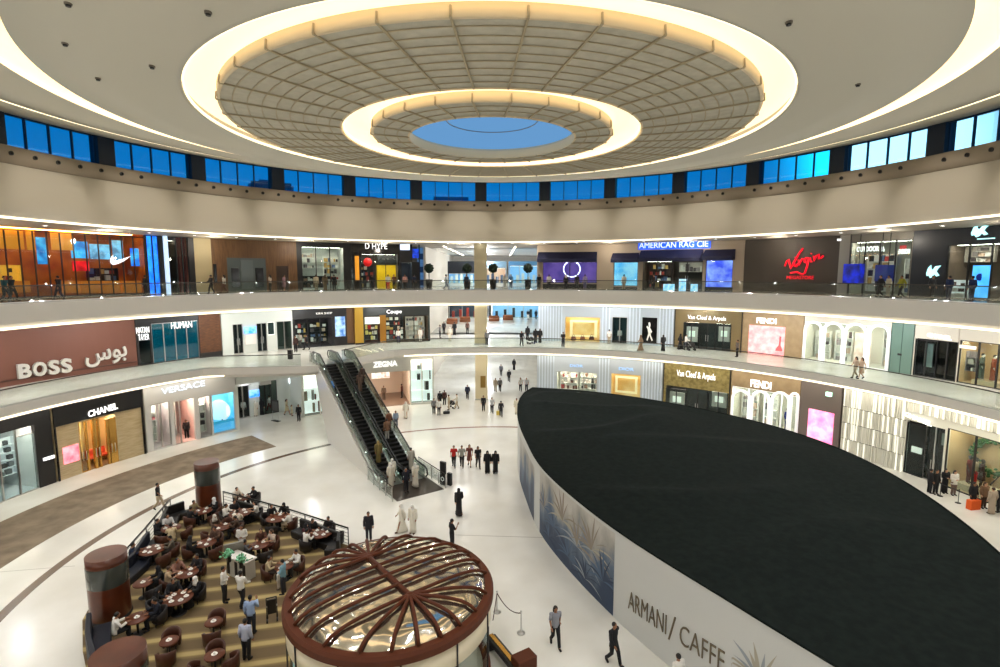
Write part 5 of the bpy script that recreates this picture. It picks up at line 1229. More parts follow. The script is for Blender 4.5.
def railing(label, pts, h=1.05, lines=5):
    t = thing('cafe_railing', label, 'railing', Vector(pts[0]), world=True); m = mat('black_metal', (26, 25, 24), .4, .6)
    for p, q in zip(pts, pts[1:]):
        p, q = Vector(p), Vector(q); k = max(1, int(round((q-p).length/1.5)))
        for i in range(k+1):
            c = p.lerp(q, i/k); mb = MB(); mb.tube([c, c+Vector((0, 0, h))], .03, 6); mb.build('post', m, t)
        mb = MB(); mb.tube([p+Vector((0, 0, h)), q+Vector((0, 0, h))], .045, 6); mb.build('top_rail', m, t)
        for i in range(lines):
            z = .15+(h-.25)*i/(lines-1); mb = MB(); mb.tube([p+Vector((0, 0, z)), q+Vector((0, 0, z))], .012, 5); mb.build('rail', m, t)
railing('black metal railing along the left side of the cafe between two brown columns', RL)
railing('black metal railing along the far right side of the cafe, ending near the kiosk', RR)
def banquette(label, pts, m, h=.95, parts=True):
    t = thing('banquette', label, 'sofa', Vector(pts[0]), world=True); n = len(pts)
    def strip(o0, o1, z0, z1):
        mb = MB(); vs = []
        for i, p in enumerate(pts):
            d = Vector(pts[min(i+1, n-1)])-Vector(pts[max(i-1, 0)]); d.z = 0; nn = Vector((d.y, -d.x, 0)).normalized(); p = Vector(p)
            for o_, z in ((o0, z0), (o1, z0), (o1, z1), (o0, z1)): vs.append(p+nn*o_+Vector((0, 0, z)))
        fs = [(4*i+j, 4*i+4+j, 4*i+4+(j+1) % 4, 4*i+(j+1) % 4) for i in range(n-1) for j in range(4)]
        mb.add(vs, fs+[(0, 1, 2, 3), (4*n-1, 4*n-2, 4*n-3, 4*n-4)]); return mb
    strip(0, .18, 0, h).build('backrest', m, t, bevel=.03); strip(.18, .8, .12, .45).build('seat', m, t, bevel=.04); strip(.25, .75, 0, .12).build('base', M_DARK, t)
M_NVY = mat('dark_navy_leather', (16, 22, 36), .5); M_BLKL = mat('black_leather', (20, 18, 18), .5)
banquette('dark navy banquette against the railing on the left side of the cafe', [RL[0]+Vector((.3, -1.2, 0)), RL[0]+Vector((.25, .3, 0)), RL[1]+Vector((.2, -.3, 0))], M_NVY)
banquette('black banquette against the railing behind the farthest cafe tables', [RL[1]+Vector((.25, .6, 0)), RL[2]+Vector((.25, -.9, 0)), RL[2]+Vector((.8, .0, 0))], M_BLKL)
banquette('long black banquette against the far right railing of the cafe', [RR[0].lerp(RR[1], .28)+Vector((0, -.2, 0)), RR[0].lerp(RR[1], .62)+Vector((0, -.2, 0))], M_BLKL, .9)
banquette('black banquette at the right end of the far railing, close to the kiosk', [RR[1].lerp(RR[2], .3)+Vector((0, -.2, 0)), RR[2]+Vector((-.4, -.1, 0)), RR[2]+Vector((-.15, -1.1, 0))], M_BLKL, .9)
banquette('curved dark brown and navy banquette round the front left corner of the cafe', [(-13.9, 16.9, 0), (-15.1, 18.0, 0), (-16.2, 19.2, 0), (-17.0, 20.3, 0)], M_NVY, 1.1)
def bigcol(label, x, y, h, r):
    t = thing('round_column', label, 'column', (x, y, 0), world=True)
    mb = MB(); mb.lathe([(r, 0), (r, h*.55)], (x, y), 40); mb.lathe([(r, h*.86), (r, h)], (x, y), 40); mb.lathe([(r, h), (.001, h)], (x, y), 40, smooth=False); mb.build('shaft', mat('red_brown_lacquer', (96, 44, 20), .3, coat=.15, noise=((70, 30, 14), .8, 3)), t)
    mb = MB(); mb.lathe([(r+.005, h*.55), (r+.012, h*.56), (r+.012, h*.85), (r+.005, h*.86)], (x, y), 40); mb.build('grey_green_band', mat('grey_green_band', (60, 66, 62), .22, coat=.5), t)
    mb = MB(); mb.lathe([(r+.03, 0), (r+.03, .12), (r, .14)], (x, y), 40); mb.build('base_ring', M_DARK, t)
ca = G(107, 622); cb = G(209, 506)
bigcol('thick round brown column with a grey green band at the left edge of the cafe', -17.1, 21.75, 2.9, .76)
bigcol('round brown column with a grey green band at the far corner of the cafe', -18.7, 32.6, 3.05, .72)
cc = G(118, 652, 3.1); bigcol('round brown column nearest the camera, cut by the bottom edge of the picture', cc.x, cc.y-.0, 3.1, .76)
# stanchions with rope by the kiosk, and the queue ropes at the pleated shop
def stanchion(p, label, h=.98, m=M_STEEL, grp=None):
    t = thing('stanchion', label, 'barrier post', p, 0, grp)
    mb = MB(); mb.lathe([(0.001, .05), (.06, .05), (.17, .02), (.17, 0)], (0, 0), 20); mb.build('base', m, t)
    mb = MB(); mb.tube([(0, 0, .03), (0, 0, h)], .022, 8); mb.build('pole', m, t); mb = MB(); mb.ball((0, 0, h), .04, .04, .04, 10, 6); mb.build('cap', m, t); return t
def rope(p, q, label, m, sag=.28, z=.9):
    mb = MB(); mb.tube([p.lerp(q, i/10)+Vector((0, 0, z-sag*4*(i/10)*(1-i/10))) for i in range(11)], .02, 6); tag(mb.build('rope', m), label, 'rope')
q1, q2, q0 = G(497, 612), G(521, 633), G(484, 596)
stanchion(q1, 'chrome barrier post nearest the kiosk rim'); stanchion(q2, 'chrome barrier post at the free end of the rope')
M_ROPE = mat('dark_red_rope', (60, 26, 24), .8)
rope(q1, q2, 'sagging dark rope between the two chrome posts by the kiosk', M_ROPE); rope(Vector((KC[0]+KR-.05, KC[1]+1.9, 0)), q1, 'short rope from the kiosk to the first chrome post', M_ROPE, .05)
qs = [G(*p) for p in ((925, 478), (940, 496), (958, 503), (905, 489), (999, 530))]
for i, p in enumerate(qs[:3]): stanchion(p, ('black queue post by the black shop opening', 'black queue post in the middle of the queue line', 'black queue post next to the orange shopping bag')[i], .9, M_DARK)
rope(qs[0], qs[1], 'black belt of the first part of the queue line', M_DARK, .02, .85); rope(qs[1], qs[2], 'black belt of the second part of the queue line', M_DARK, .02, .85)
# brown box and folded bench by the kiosk
c = G(524, 660, .6); t = thing('podium_box', 'brown leather covered box at the right of the kiosk, at the bottom edge', 'box', (c.x, c.y, 0), .55)
mb = MB(); mb.box(-.42, .42, -.28, .28, .04, .8); mb.build('body', M_RIBB, t, bevel=.03); mb = MB(); mb.box(-.38, .38, -.24, .24, 0, .05); mb.build('foot', M_DARK, t)
ga_, gb_ = G(494, 641, .4), G(516, 668, .4); c = (ga_+gb_)/2; t = thing('bench', 'long black and gold bench leaning out from the right side of the kiosk', 'bench', (c.x, c.y, 0), -atan2(gb_.x-ga_.x, gb_.y-ga_.y))
mb = MB(); mb.box(-.2, .2, -1.1, 1.1, .3, .5); mb.build('seat', M_DARK, t, bevel=.03); mb = MB(); mb.box(-.08, .08, -1.1, 1.1, .5, .54); mb.build('gold_stripe', M_BRASS, t)
for y in (-.9, .9): mb = MB(); mb.box(-.18, .18, y-.05, y+.05, 0, .3); mb.build('leg', M_DARK, t)

# ================================================================= cafe tables, tub chairs, plates
M_LEA = mat('brown_leather', (72, 36, 20), .5); M_LEAD = mat('dark_leather', (28, 21, 20), .55); M_TOP = mat('table_wood', (92, 46, 24), .4, spec=.3)
def mk_table(loc, label, grp, r=.42):
    t = thing('cafe_table', label, 'table', loc, 0, grp)
    mb = MB(); mb.lathe([(0.001, .74), (r-.02, .74), (r, .72), (r, .69), (r-.05, .68), (0.001, .68)], (0, 0), 28); mb.build('table_top', M_TOP, t)
    mb = MB(); mb.tube([(0, 0, .04), (0, 0, .68)], .045, 10); mb.build('pedestal', M_DARK, t)
    mb = MB(); mb.lathe([(0.001, .05), (.05, .05), (.24, .02), (.24, 0)], (0, 0), 20); mb.build('foot', M_DARK, t); return t
def mk_chair(loc, rz, label, m, grp):
    t = thing('tub_chair', label, 'chair', loc, rz, grp); t.scale = (.86, .86, .92)      # faces +y
    mb = MB(); mb.rings([(0, .02, .22, .27, .25), (0, .02, .30, .31, .29), (0, .02, .42, .31, .29), (0, .02, .46, .27, .25)], 20); mb.build('seat', m, t)
    mb = MB(); vs = []; fs = []; n = 18
    for i in range(n+1):
        a = rad(62)+rad(236)*i/n; hgt = .60+.24*sin(pi*i/n)
        for r, z in ((.30, .2), (.38, .2), (.41, hgt), (.36, hgt+.02), (.32, hgt)): vs.append((r*sin(a), r*cos(a), z))
    fs = [(5*i+j, 5*i+5+j, 5*i+5+(j+1) % 5, 5*i+(j+1) % 5) for i in range(n) for j in range(5)]+[tuple(range(5)), tuple(5*n+j for j in reversed(range(5)))]
    mb.add(vs, fs, 0, True); mb.build('backrest', m, t)
    for a in (45, 135, 225, 315): p = Vector((.24*sin(rad(a)), .24*cos(rad(a)), 0)); mb = MB(); mb.tube([p, p+Vector((0, 0, .24))], [.018, .028], 6); mb.build('leg', M_DARK, t)
    return t
plate_me = None
def mk_plate(p, label, r=.12, cup=False):
    global plate_me
    mb = MB(); mb.lathe([(0.001, .008), (r*.6, .008), (r, .025), (r, .018), (r*.6, 0), (0.001, 0)], (0, 0), 20)
    if cup: mb.lathe([(.001, .02), (.03, .02), (.042, .09), (.036, .09), (.026, .03)], (0, 0), 14)
    o = mb.build('plate', mat('white_china', (240, 238, 232), .25), None, org=Vector((0, 0, 0))); o.location = p; tag(o, label, 'plate', 'plates and saucers on the cafe tables'); return o
proto_t = proto_c = proto_cd = None
TABLES = [ # px, label words, radius, chairs [(angle from the viewer: deg, dark)], plates
 ((169, 641), 'left one of the empty front tables', .34, [(10, 0), (195, 0)], 1),
 ((213.5, 622), 'empty table behind the frontmost one', .34, [(15, 0), (190, 0)], 1),
 ((214.5, 655), 'frontmost empty table', .36, [(5, 0), (255, 0), (120, 0)], 1),
 ((178, 598), 'crowded table in front', .6, [(285, 1), (350, 1), (60, 1)], 6),
 ((187, 573), 'table behind the dark group', .5, [(270, 0), (40, 0), (330, 0)], 3),
 ((143, 583), 'table beside the thick left column', .42, [(80, 1), (150, 1)], 1),
 ((137, 618), 'table by the front left banquette', .45, [(80, 1)], 1),
 ((152, 550), 'table by the left navy banquette', .6, [(95, 0), (150, 0)], 5),
 ((206, 543), 'small mid cafe table with plates', .5, [(270, 0), (150, 0), (40, 0)], 3),
 ((171, 528), 'table near the left railing', .5, [(330, 0), (120, 0), (215, 0)], 3),
 ((203, 511), 'table under the far column', .5, [(240, 0), (140, 0), (60, 0)], 3),
 ((222, 527), 'table behind the cafe middle', .48, [(250, 0), (100, 0), (20, 0)], 2),
 ((240, 513), 'long table right of far column', .62, [(300, 1), (340, 1), (190, 1), (90, 1)], 5),
 ((277, 518), 'table by the far railing middle', .6, [(200, 1), (120, 0), (320, 1)], 2),
 ((321, 533), 'table at the railing end', .62, [(240, 1), (330, 1), (30, 1), (110, 1)], 6),
 ((259, 545), 'table before the menu stand', .5, [(250, 0), (60, 0), (160, 1)], 2),
 ((284, 566), 'table nearest the kiosk', .45, [(285, 0), (60, 0)], 2),
 ((243, 498), 'table behind the far column', .45, [(340, 1), (70, 1)], 2),
]
TP = []
side = lambda a: {0: 'far side', 1: 'far right side', 2: 'right side', 3: 'near right side', 4: 'near side', 5: 'near left side', 6: 'left side', 7: 'far left side'}[int(((a % 360)+22.5)//45) % 8]
for i, ((px_, py_), lab, r, chairs, npl) in enumerate(TABLES):
    c = G(px_, py_, .74); loc = Vector((c.x, c.y, .03)); va = atan2(c.x, c.y); TP.append((loc, va, lab, r, chairs))
    lb = 'round brown wooden cafe table: '+lab
    if proto_t is None: proto_t = o = mk_table(loc, lb, 'round brown cafe tables', .45)
    else: o = copy_tree(proto_t); o['label'] = lb
    o.location = loc; o.scale = (r/.45, r/.45, 1)
    for (a, dk) in chairs:
        d = r+(.3 if r > .4 else .2); ang = va+rad(a); p = loc+Vector((sin(ang)*d, cos(ang)*d, 0)); rz = -ang+pi
        cl = '%s leather tub chair, %s of the %s' % ('dark' if dk else 'brown', side(a), lab)
        pr_ = proto_cd if dk else proto_c
        if pr_ is None:
            pr_ = mk_chair(p, rz, cl, M_LEAD if dk else M_LEA, 'tub chairs in the cafe')
            if dk: proto_cd = pr_
            else: proto_c = pr_
            o = pr_
        else: o = copy_tree(pr_); o['label'] = cl
        o.location = p; o.rotation_euler = (0, 0, rz)
    rnd = random.Random(i)
    for k in range(npl):
        if npl == 1: p = loc+Vector((0, 0, .742)); 
        else: q = 2*pi*k/npl+rnd.random()*.5; p = loc+Vector((sin(q)*r*.55, cos(q)*r*.55, .742))
        if k == 0 and i == 0: pp = mk_plate(p, '', .11, True); o = pp
        else: o = pp.copy(); COL.objects.link(o)
        o.location = p; o['label'] = ('white saucer and cup on the ' if npl == 1 else 'white plate or cup on the ')+lab
# serving counter with green flowers, menu stand, luggage trolley
c = G(237, 582); t = thing('service_counter', 'white service counter with flowers in the middle of the cafe', 'counter', (c.x, c.y+.5, .03), -.5)
mb = MB(); mb.box(-.75, .75, -.35, .35, .95, 1.02); mb.build('counter_top', PALE[0], t, bevel=.01); mb = MB(); mb.box(-.68, .68, -.28, .28, 0, .95); mb.build('body', mat('matt_white_front', (196, 192, 182), .6), t)
for x in (-.6, 0, .6): mb = MB(); mb.box(x-.1, x+.1, -.3, -.28, .1, .85); mb.build('dark_stripe', M_DARK, t)
for k, (px_, py_) in enumerate(((229, 555), (241, 561))):
    p = G(px_, py_, 1.4); t = thing('flower_arrangement', ('left', 'right')[k]+' bunch of mint green flowers on the white service counter', 'flowers', (p.x, p.y, 1.05))
    mb = MB(); mb.lathe([(.07, 0), (.1, .02), (.09, .25), (.12, .3)], (0, 0), 14); mb.build('vase', M_DARK, t)
    rnd = random.Random(k+3); mb = MB()
    for _ in range(34):
        v = Vector((rnd.gauss(0, .11), rnd.gauss(0, .11), .48+rnd.gauss(0, .09))); mb.ball(v, .065, .065, .055, 7, 5)
    mb.build('blossoms', mat('mint_petals', (150, 214, 176), .7, noise=((90, 170, 120), 9, 2)), t)
    mb = MB()
    for _ in range(16):
        v = Vector((rnd.gauss(0, .2), rnd.gauss(0, .2), .42+rnd.gauss(0, .1))); mb.tube([(0, 0, .25), v], [.012, .03], 4)
    mb.build('stems', mat('leaf_green', (60, 110, 60), .6), t)
p = G(234, 552, .9); t = thing('menu_stand', 'tilted grey menu board on a stand in the middle of the cafe', 'menu board', (p.x, p.y, .03), .5)
Mx = mathutils.Matrix.Translation((0, 0, 1.0)) @ mathutils.Matrix.Rotation(rad(35), 4, 'X')
mb = MB(); mb.box(-.45, .45, -.03, .03, -.65, .65, M=Mx); mb.build('board', mat('silver_grey_board', (150, 148, 140), .35), t); mb = MB(); mb.tube([(0, 0, 0), (0, 0, .9)], .04, 8); mb.build('post', M_DARK, t); mb = MB(); mb.box(-.3, .3, -.25, .25, 0, .03); mb.build('foot', M_DARK, t)
p = G(272, 612, .4); t = thing('folded_pushchair', 'black folded pushchair parked beside the kiosk', 'pushchair', (p.x, p.y, .03), .4)
for x in (-.2, .2):
    mb = MB(); mb.tube([(x, -.15, .05), (x, .05, .6), (x, -.1, 1.1)], .025, 6); mb.build('frame', M_DARK, t)
    for y in (-.15, .25): mb = MB(); mb.tube([(x-.03, y, .09), (x+.03, y, .09)], .09, 12, smooth=False); mb.build('wheel', M_DARK, t)
    mb = MB(); mb.tube([(x, .25, .09), (x, .0, .7)], .02, 6); mb.build('strut', M_STEEL, t)
mb = MB(); mb.tube([(-.2, -.1, 1.1), (.2, -.1, 1.1)], .025, 6); mb.build('handle', M_DARK, t); mb = MB(); mb.box(-.17, .17, -.02, .06, .3, .95); mb.build('seat_fabric', M_BLKL, t)
# sign boards on the floors
def aboard(p, label, rz, w=.7, h=1.5):
    t = thing('notice_stand', label, 'sign', p, rz)
    mb = MB(); mb.box(-w/2, w/2, -.03, .03, h*.45, h); mb.build('board', M_DARK, t, bevel=.01)
    mb = MB(); mb.box(-w*.4, w*.4, -.035, -.03, h*.5, h*.92)
    mb.build('print', mat('dark_grey_print', (70, 70, 72), .5), t)
    for x in (-w/2+.04, w/2-.04): mb = MB(); mb.tube([(x, 0, 0), (x, 0, h*.45)], .02, 6); mb.build('leg', M_STEEL, t)
    mb = MB(); mb.box(-w/2, w/2, -.2, .2, 0, .04); mb.build('foot', M_DARK, t)
aboard(G(276, 421), 'black notice board on a stand in front of the white lobby on the ground floor', -.5, 1.0, 2.2)
aboard(G(259, 348, Z1), 'black notice board on a stand on the first gallery left of the escalators', -.5, 1., 1.9)
p = G(290.5, 359, Z1); t = thing('litter_bin', 'narrow black litter bin on the first gallery near the head of the escalators', 'bin', p); mb = MB(); mb.box(-.2, .2, -.2, .2, 0, .9); mb.build('body', M_DARK, t, bevel=.02); mb = MB(); mb.box(-.21, .21, -.21, .21, .9, .95); mb.build('lid', M_STEEL, t)
# topiary balls in tall pots at the top hall mouth
for k, (x, Y) in enumerate(((429, 62.5), (467, 62.5), (493, 62.5), (528, 62.5))):
    X = (x-500)/FOC*(Y*cos(PITCH)); l = ('leftmost', 'second from the left', 'third from the left', 'rightmost')[k]+' of four ball shaped bushes at the top hall mouth'
    t = thing('topiary', l, 'potted plant', (X, Y, Z2), 0, 'ball shaped bushes in tall pots')
    mb = MB(); mb.lathe([(.001, 0), (.32, 0), (.42, 1.15), (.36, 1.15), (.34, 1.0), (.001, 1.0)], (0, 0), 20); mb.build('pot', M_DARK, t)
    mb = MB(); mb.tube([(0, 0, .95), (0, 0, 2.1)], .04, 6); mb.build('stem', mat('bark', (70, 50, 34), .8), t)
    mb = MB(); rnd = random.Random(k)
    mb.ball((0, 0, 2.45), .5, .5, .5, 14, 10)
    for _ in range(90):
        v = Vector((rnd.gauss(0, 1), rnd.gauss(0, 1), rnd.gauss(0, 1))).normalized()*.52+Vector((0, 0, 2.45)); mb.ball(v, .09, .09, .07, 5, 4)
    mb.build('foliage', mat('dark_foliage', (26, 46, 34), .8), t)
# mannequins and plant decoration use the figures below
# ================================================================= people
M_SKIN = [mat('skin_%d' % i, c, .6) for i, c in enumerate(((196, 150, 120), (150, 104, 76), (104, 70, 50), (214, 172, 144)))]
M_HAIR = [mat('hair_black', (20, 16, 14), .6), mat('hair_brown', (66, 44, 30), .6), mat('hair_grey', (150, 144, 138), .6), mat('hair_fair', (150, 116, 74), .6)]
M_WH = mat('white_cloth', (236, 234, 228), .8)
V = Vector
def joints(pose):
    J = dict(pel=V((0, 0, .93)), spi=V((0, 0, 1.14)), che=V((0, .0, 1.32)), nek=V((0, 0, 1.47)), hea=V((0, .015, 1.56)))
    for s, k in ((-1, 'l'), (1, 'r')):
        J[k+'hip'] = V((s*.09, 0, .90)); J[k+'kne'] = V((s*.095, .02, .50)); J[k+'ank'] = V((s*.10, -.01, .085)); J[k+'toe'] = V((s*.115, .15, .03))
        J[k+'sho'] = V((s*.185, 0, 1.41)); J[k+'elb'] = V((s*.235, -.03, 1.13)); J[k+'wri'] = V((s*.24, .05, .90)); J[k+'han'] = V((s*.235, .09, .82))
    def leg(k, s, kn, an, to): J[k+'kne'] = V((s*.095, kn[0], kn[1])); J[k+'ank'] = V((s*.095, an[0], an[1])); J[k+'toe'] = V((s*.11, to[0], to[1]))
    def arm(k, s, el, wr, ha): J[k+'elb'] = V((s*el[0], el[1], el[2])); J[k+'wri'] = V((s*wr[0], wr[1], wr[2])); J[k+'han'] = V((s*ha[0], ha[1], ha[2]))
    if pose == 'walk':
        leg('l', -1, (.17, .53), (.27, .10), (.42, .07)); leg('r', 1, (.0, .50), (-.26, .16), (-.16, .03))
        arm('l', -1, (.24, -.13, 1.15), (.24, -.14, .92), (.23, -.12, .84)); arm('r', 1, (.24, .06, 1.14), (.23, .22, .98), (.22, .29, .93))
    if pose == 'push':
        leg('l', -1, (.15, .52), (.22, .09), (.37, .05)); leg('r', 1, (.0, .50), (-.2, .13), (-.08, .03))
        for k, s in (('l', -1), ('r', 1)): arm(k, s, (.24, .1, 1.15), (.2, .36, 1.03), (.19, .44, 1.02))
    if pose == 'phone':
        arm('r', 1, (.25, .1, 1.16), (.16, .28, 1.38), (.13, .32, 1.45))
    if pose == 'fold':
        for k, s in (('l', -1), ('r', 1)): arm(k, s, (.24, .0, 1.15), (.06, .2, 1.12), (-.02, .22, 1.13))
    if pose == 'sit':
        dz = -.45
        for k in ('pel', 'spi', 'che', 'nek', 'hea', 'lsho', 'rsho'): J[k] = J[k]+V((0, 0, dz))
        J['che'].y += .03; J['nek'].y += .05; J['hea'].y += .08
        for k, s in (('l', -1), ('r', 1)):
            J[k+'sho'].y += .03
            J[k+'hip'] = V((s*.1, .04, .47)); J[k+'kne'] = V((s*.13, .45, .50)); J[k+'ank'] = V((s*.13, .42, .085)); J[k+'toe'] = V((s*.14, .57, .03))
            arm(k, s, (.25, .17, .74), (.17, .38, .80), (.14, .46, .80))
    return J
def hand(mb, wri, han, s):
    d = (han-wri).normalized(); side_ = V((0, 0, 1)).cross(d)
    side_ = side_.normalized() if side_.length > .1 else V((s, 0, 0)); up = d.cross(side_)
    mb.tube([wri, wri.lerp(han, .6), han], [.024, .036, .034], 8, sx=1.)
    for k in range(4):
        o = side_*(-.027+.018*k); L = (.062, .072, .076, .06)[k]
        mb.tube([han+o, han+o+d*L*.55-up*.004, han+o*.9+d*L-up*.02], [.0095, .009, .007], 5)
    th = side_*(.03 if s < 0 else -.03); b = wri.lerp(han, .35)+th
    mb.tube([b, b+th*.7+d*.03, b+th*.8+d*.06], [.012, .011, .008], 5)
def body_mesh(J, name):
    me = bpy.data.meshes.new(name); keys = ['pel', 'spi', 'che', 'nek', 'hea']+[s+k for s in 'lr' for k in ('hip', 'kne', 'ank', 'toe', 'sho', 'elb', 'wri')]
    idx = {k: i for i, k in enumerate(keys)}; E_ = [('pel', 'spi'), ('spi', 'che'), ('che', 'nek'), ('nek', 'hea')]
    for s in 'lr': E_ += [('pel', s+'hip'), (s+'hip', s+'kne'), (s+'kne', s+'ank'), (s+'ank', s+'toe'), ('che', s+'sho'), (s+'sho', s+'elb'), (s+'elb', s+'wri')]
    R = dict(pel=(.13, .1), spi=(.115, .09), che=(.13, .1), nek=(.052, .052), hea=(.06, .065), hip=(.085, .085), kne=(.055, .055), ank=(.04, .04), toe=(.035, .028), sho=(.055, .055), elb=(.04, .04), wri=(.028, .028))
    me.from_pydata([J[k] for k in keys], [(idx[a], idx[b]) for a, b in E_], [])
    o = bpy.data.objects.new(name, me); COL.objects.link(o); m = o.modifiers.new('s', 'SKIN')
    for k, v in zip(keys, me.skin_vertices[0].data): v.radius = R[k if k in R else k[1:]]; v.use_root = (k == 'pel')
    o.modifiers.new('d', 'SUBSURF').levels = 1
    bpy.context.view_layer.update(); m2 = bpy.data.meshes.new_from_object(o.evaluated_get(bpy.context.evaluated_depsgraph_get())); bpy.data.objects.remove(o)
    mb = MB(); mb.add([v.co.copy() for v in m2.vertices], [tuple(p.vertices) for p in m2.polygons], 0, True); bpy.data.meshes.remove(m2)
    h = J['hea']+V((0, .012, .055))
    mb.ball(h, .074, .092, .112, 14, 10); mb.ball(h+V((0, .03, -.055)), .05, .055, .05, 10, 6)          # skull and jaw
    mb.tube([h+V((0, .088, .012)), h+V((0, .108, -.022)), h+V((0, .086, -.03))], [.008, .016, .006], 6)      # nose
    for s in (-1, 1):
        mb.ball(h+V((s*.076, -.005, -.005)), .012, .022, .034, 8, 6)                                           # ears
        mb.ball(h+V((s*.03, .082, .012)), .014, .01, .009, 8, 5)                                                 # eyes
    mb.ball(h+V((0, .082, -.058)), .024, .01, .008, 8, 5)                                                      # mouth
    for k, s in (('l', -1), ('r', 1)): hand(mb, J[k+'wri'], J[k+'han'], s)
    return mb
def garm(J, pose):
    out = {}; sit = pose == 'sit'
    def torso(mb, zb, rb, top=.03, wide=1.):
        p, s_, c, n_ = J['pel'], J['spi'], J['che'], J['nek']
        mb.rings([(p.x, p.y, p.z+zb, rb[0], rb[1]), (p.x, p.y, p.z+.02, .172*wide, .128*wide), (s_.x, s_.y, s_.z, .155*wide, .118*wide), (c.x, c.y, c.z-.02, .185*wide, .13*wide), (c.x, c.y, c.z+.07, .195*wide, .115*wide), (n_.x, n_.y, n_.z-.035, .12, .08), (n_.x, n_.y, n_.z+.01, .06, .06)], 14)
    def sleeves(mb, r, f=1.):
        for k in 'lr':
            mb.ball(J[k+'sho']+V((0, 0, .0)), r*1.12, r*1.12, r*1.15, 10, 8); mb.tube([J['che']+V((0, 0, .06)), J[k+'sho']], [.1, r*1.05], 9)
            e = J[k+'elb'].lerp(J[k+'wri'], f) if f < 1 else J[k+'wri']
            pts = [J[k+'sho']+V((0, 0, .01)), J[k+'sho'].lerp(J[k+'elb'], .5), J[k+'elb'], e] if f > 0 else [J[k+'sho']+V((0, 0, .01)), J[k+'sho'].lerp(J[k+'elb'], .45), J[k+'sho'].lerp(J[k+'elb'], .8)]
            mb.tube(pts, [r, r*.98, r*.9, r*.8][:len(pts)], 9)
    mb = MB(); torso(mb, -.06, (.175, .13)); sleeves(mb, .066, .92); out['shirt'] = mb
    mb = MB(); torso(mb, -.06, (.175, .13)); sleeves(mb, .068, 0); out['tshirt'] = mb
    mb = MB(); torso(mb, -.16 if not sit else -.06, (.2, .15), wide=1.06); sleeves(mb, .075, .96); out['jacket'] = mb
    mb = MB(); p = J['pel']; mb.rings([(p.x, p.y, p.z-.1, .16, .12), (p.x, p.y, p.z, .165, .122), (p.x, p.y, p.z+.06, .155, .115)], 12)
    for k in 'lr': mb.tube([J[k+'hip']+V((0, 0, .03)), J[k+'hip'].lerp(J[k+'kne'], .5), J[k+'kne'], J[k+'kne'].lerp(J[k+'ank'], .5), J[k+'ank']+V((0, 0, .02))], [.105, .095, .078, .07, .066], 10)
    out['trousers'] = mb
    for k in 'lr':
        mb = out['shoe_'+k] = MB(); a, t_ = J[k+'ank'], J[k+'toe']; mb.tube([a+(a-t_)*.25+V((0, 0, -.03)), a+V((0, 0, -.03)), t_+V((0, 0, .0)), t_+(t_-a)*.15], [.04, .052, .045, .025], 8)
    # long robe
    mb = MB(); n_, c, s_, p = J['nek'], J['che'], J['spi'], J['pel']
    if not sit:
        my = (J['lank'].y+J['rank'].y)/2; sp = abs(J['lank'].y-J['rank'].y)/2
        mb.rings([(0, my, .07, .2+.1*sp, .16+sp*.8), (0, my*.9, .3, .19, .15+sp*.55), (0, my*.5, .6, .185, .15+sp*.2), (0, 0, .9, .185, .15), (s_.x, s_.y, s_.z, .17, .13), (c.x, c.y, c.z, .2, .135), (c.x, c.y, c.z+.08, .2, .12), (n_.x, n_.y, n_.z-.03, .12, .085), (n_.x, n_.y, n_.z+.01, .06, .06)], 16)
        sleeves(mb, .085, .95)
    else:
        torso(mb, -.05, (.19, .15), wide=1.05); sleeves(mb, .085, .95)
        mb.tube([V((0, -.05, .47)), V((0, .2, .5)), V((0, .44, .5)), V((0, .47, .3)), V((0, .46, .06))], [.15, .17, .18, .19, .22], 12, sx=1.15)
    out['robe'] = mb
    mb = MB()
    if not sit: mb.rings([(0, 0, .48, .22, .19), (0, 0, .7, .2, .165), (0, 0, .95, .165, .125), (s_.x, s_.y, s_.z, .145, .11), (c.x, c.y, c.z, .18, .125), (c.x, c.y, c.z+.08, .185, .11), (n_.x, n_.y, n_.z-.03, .11, .08)], 14); sleeves(mb, .062, 0)
    else: torso(mb, -.05, (.18, .14)); sleeves(mb, .062, 0); mb.tube([V((0, -.02, .47)), V((0, .25, .5)), V((0, .45, .48))], [.14, .16, .16], 12, sx=1.2)
    out['dress'] = mb
    h = J['hea']+V((0, .012, .055))
    RX = mathutils.Matrix.Rotation(rad(32), 3, 'X')
    mb = MB(); mb.ball(h+V((0, -.016, .018)), .086, .1, .108, 14, 8, v0=0, v1=pi*.56, M=RX); out['hair_short'] = mb
    mb = MB(); mb.ball(h+V((0, -.02, .02)), .092, .102, .112, 14, 8, v0=0, v1=pi*.58, M=RX); mb.tube([h+V((0, -.06, .02)), h+V((0, -.095, -.1)), h+V((0, -.1, -.26))], [.08, .085, .05], 10, sx=1.1); out['hair_long'] = mb
    mb = MB(); mb.ball(h+V((0, -.015, .02)), .1, .108, .12, 14, 9, v0=0, v1=pi*.7); mb.rings([(h.x, h.y-.05, h.z-.28, .19, .12), (h.x, h.y-.04, h.z-.18, .15, .11), (h.x, h.y-.02, h.z-.08, .1, .1), (h.x, h.y-.02, h.z, .098, .1)], 14); out['headscarf'] = mb
    return out
PM = {}
def pose_meshes(pose):
    if pose in PM: return PM[pose]
    J = joints(pose); d = {}
    o = body_mesh(J, 'person').build('person', M_SKIN[0], None, org=V((0, 0, 0))); d['body'] = o.data; bpy.data.objects.remove(o)
    for k, mb in garm(J, pose).items():
        o = mb.build(k, M_WH, None, org=V((0, 0, 0))); d[k] = o.data; bpy.data.objects.remove(o)
    PM[pose] = d; return d
CM = {}
def cloth(c):
    if c not in CM: CM[c] = mat('cloth_%d_%d_%d' % c, c, .85)
    return CM[c]
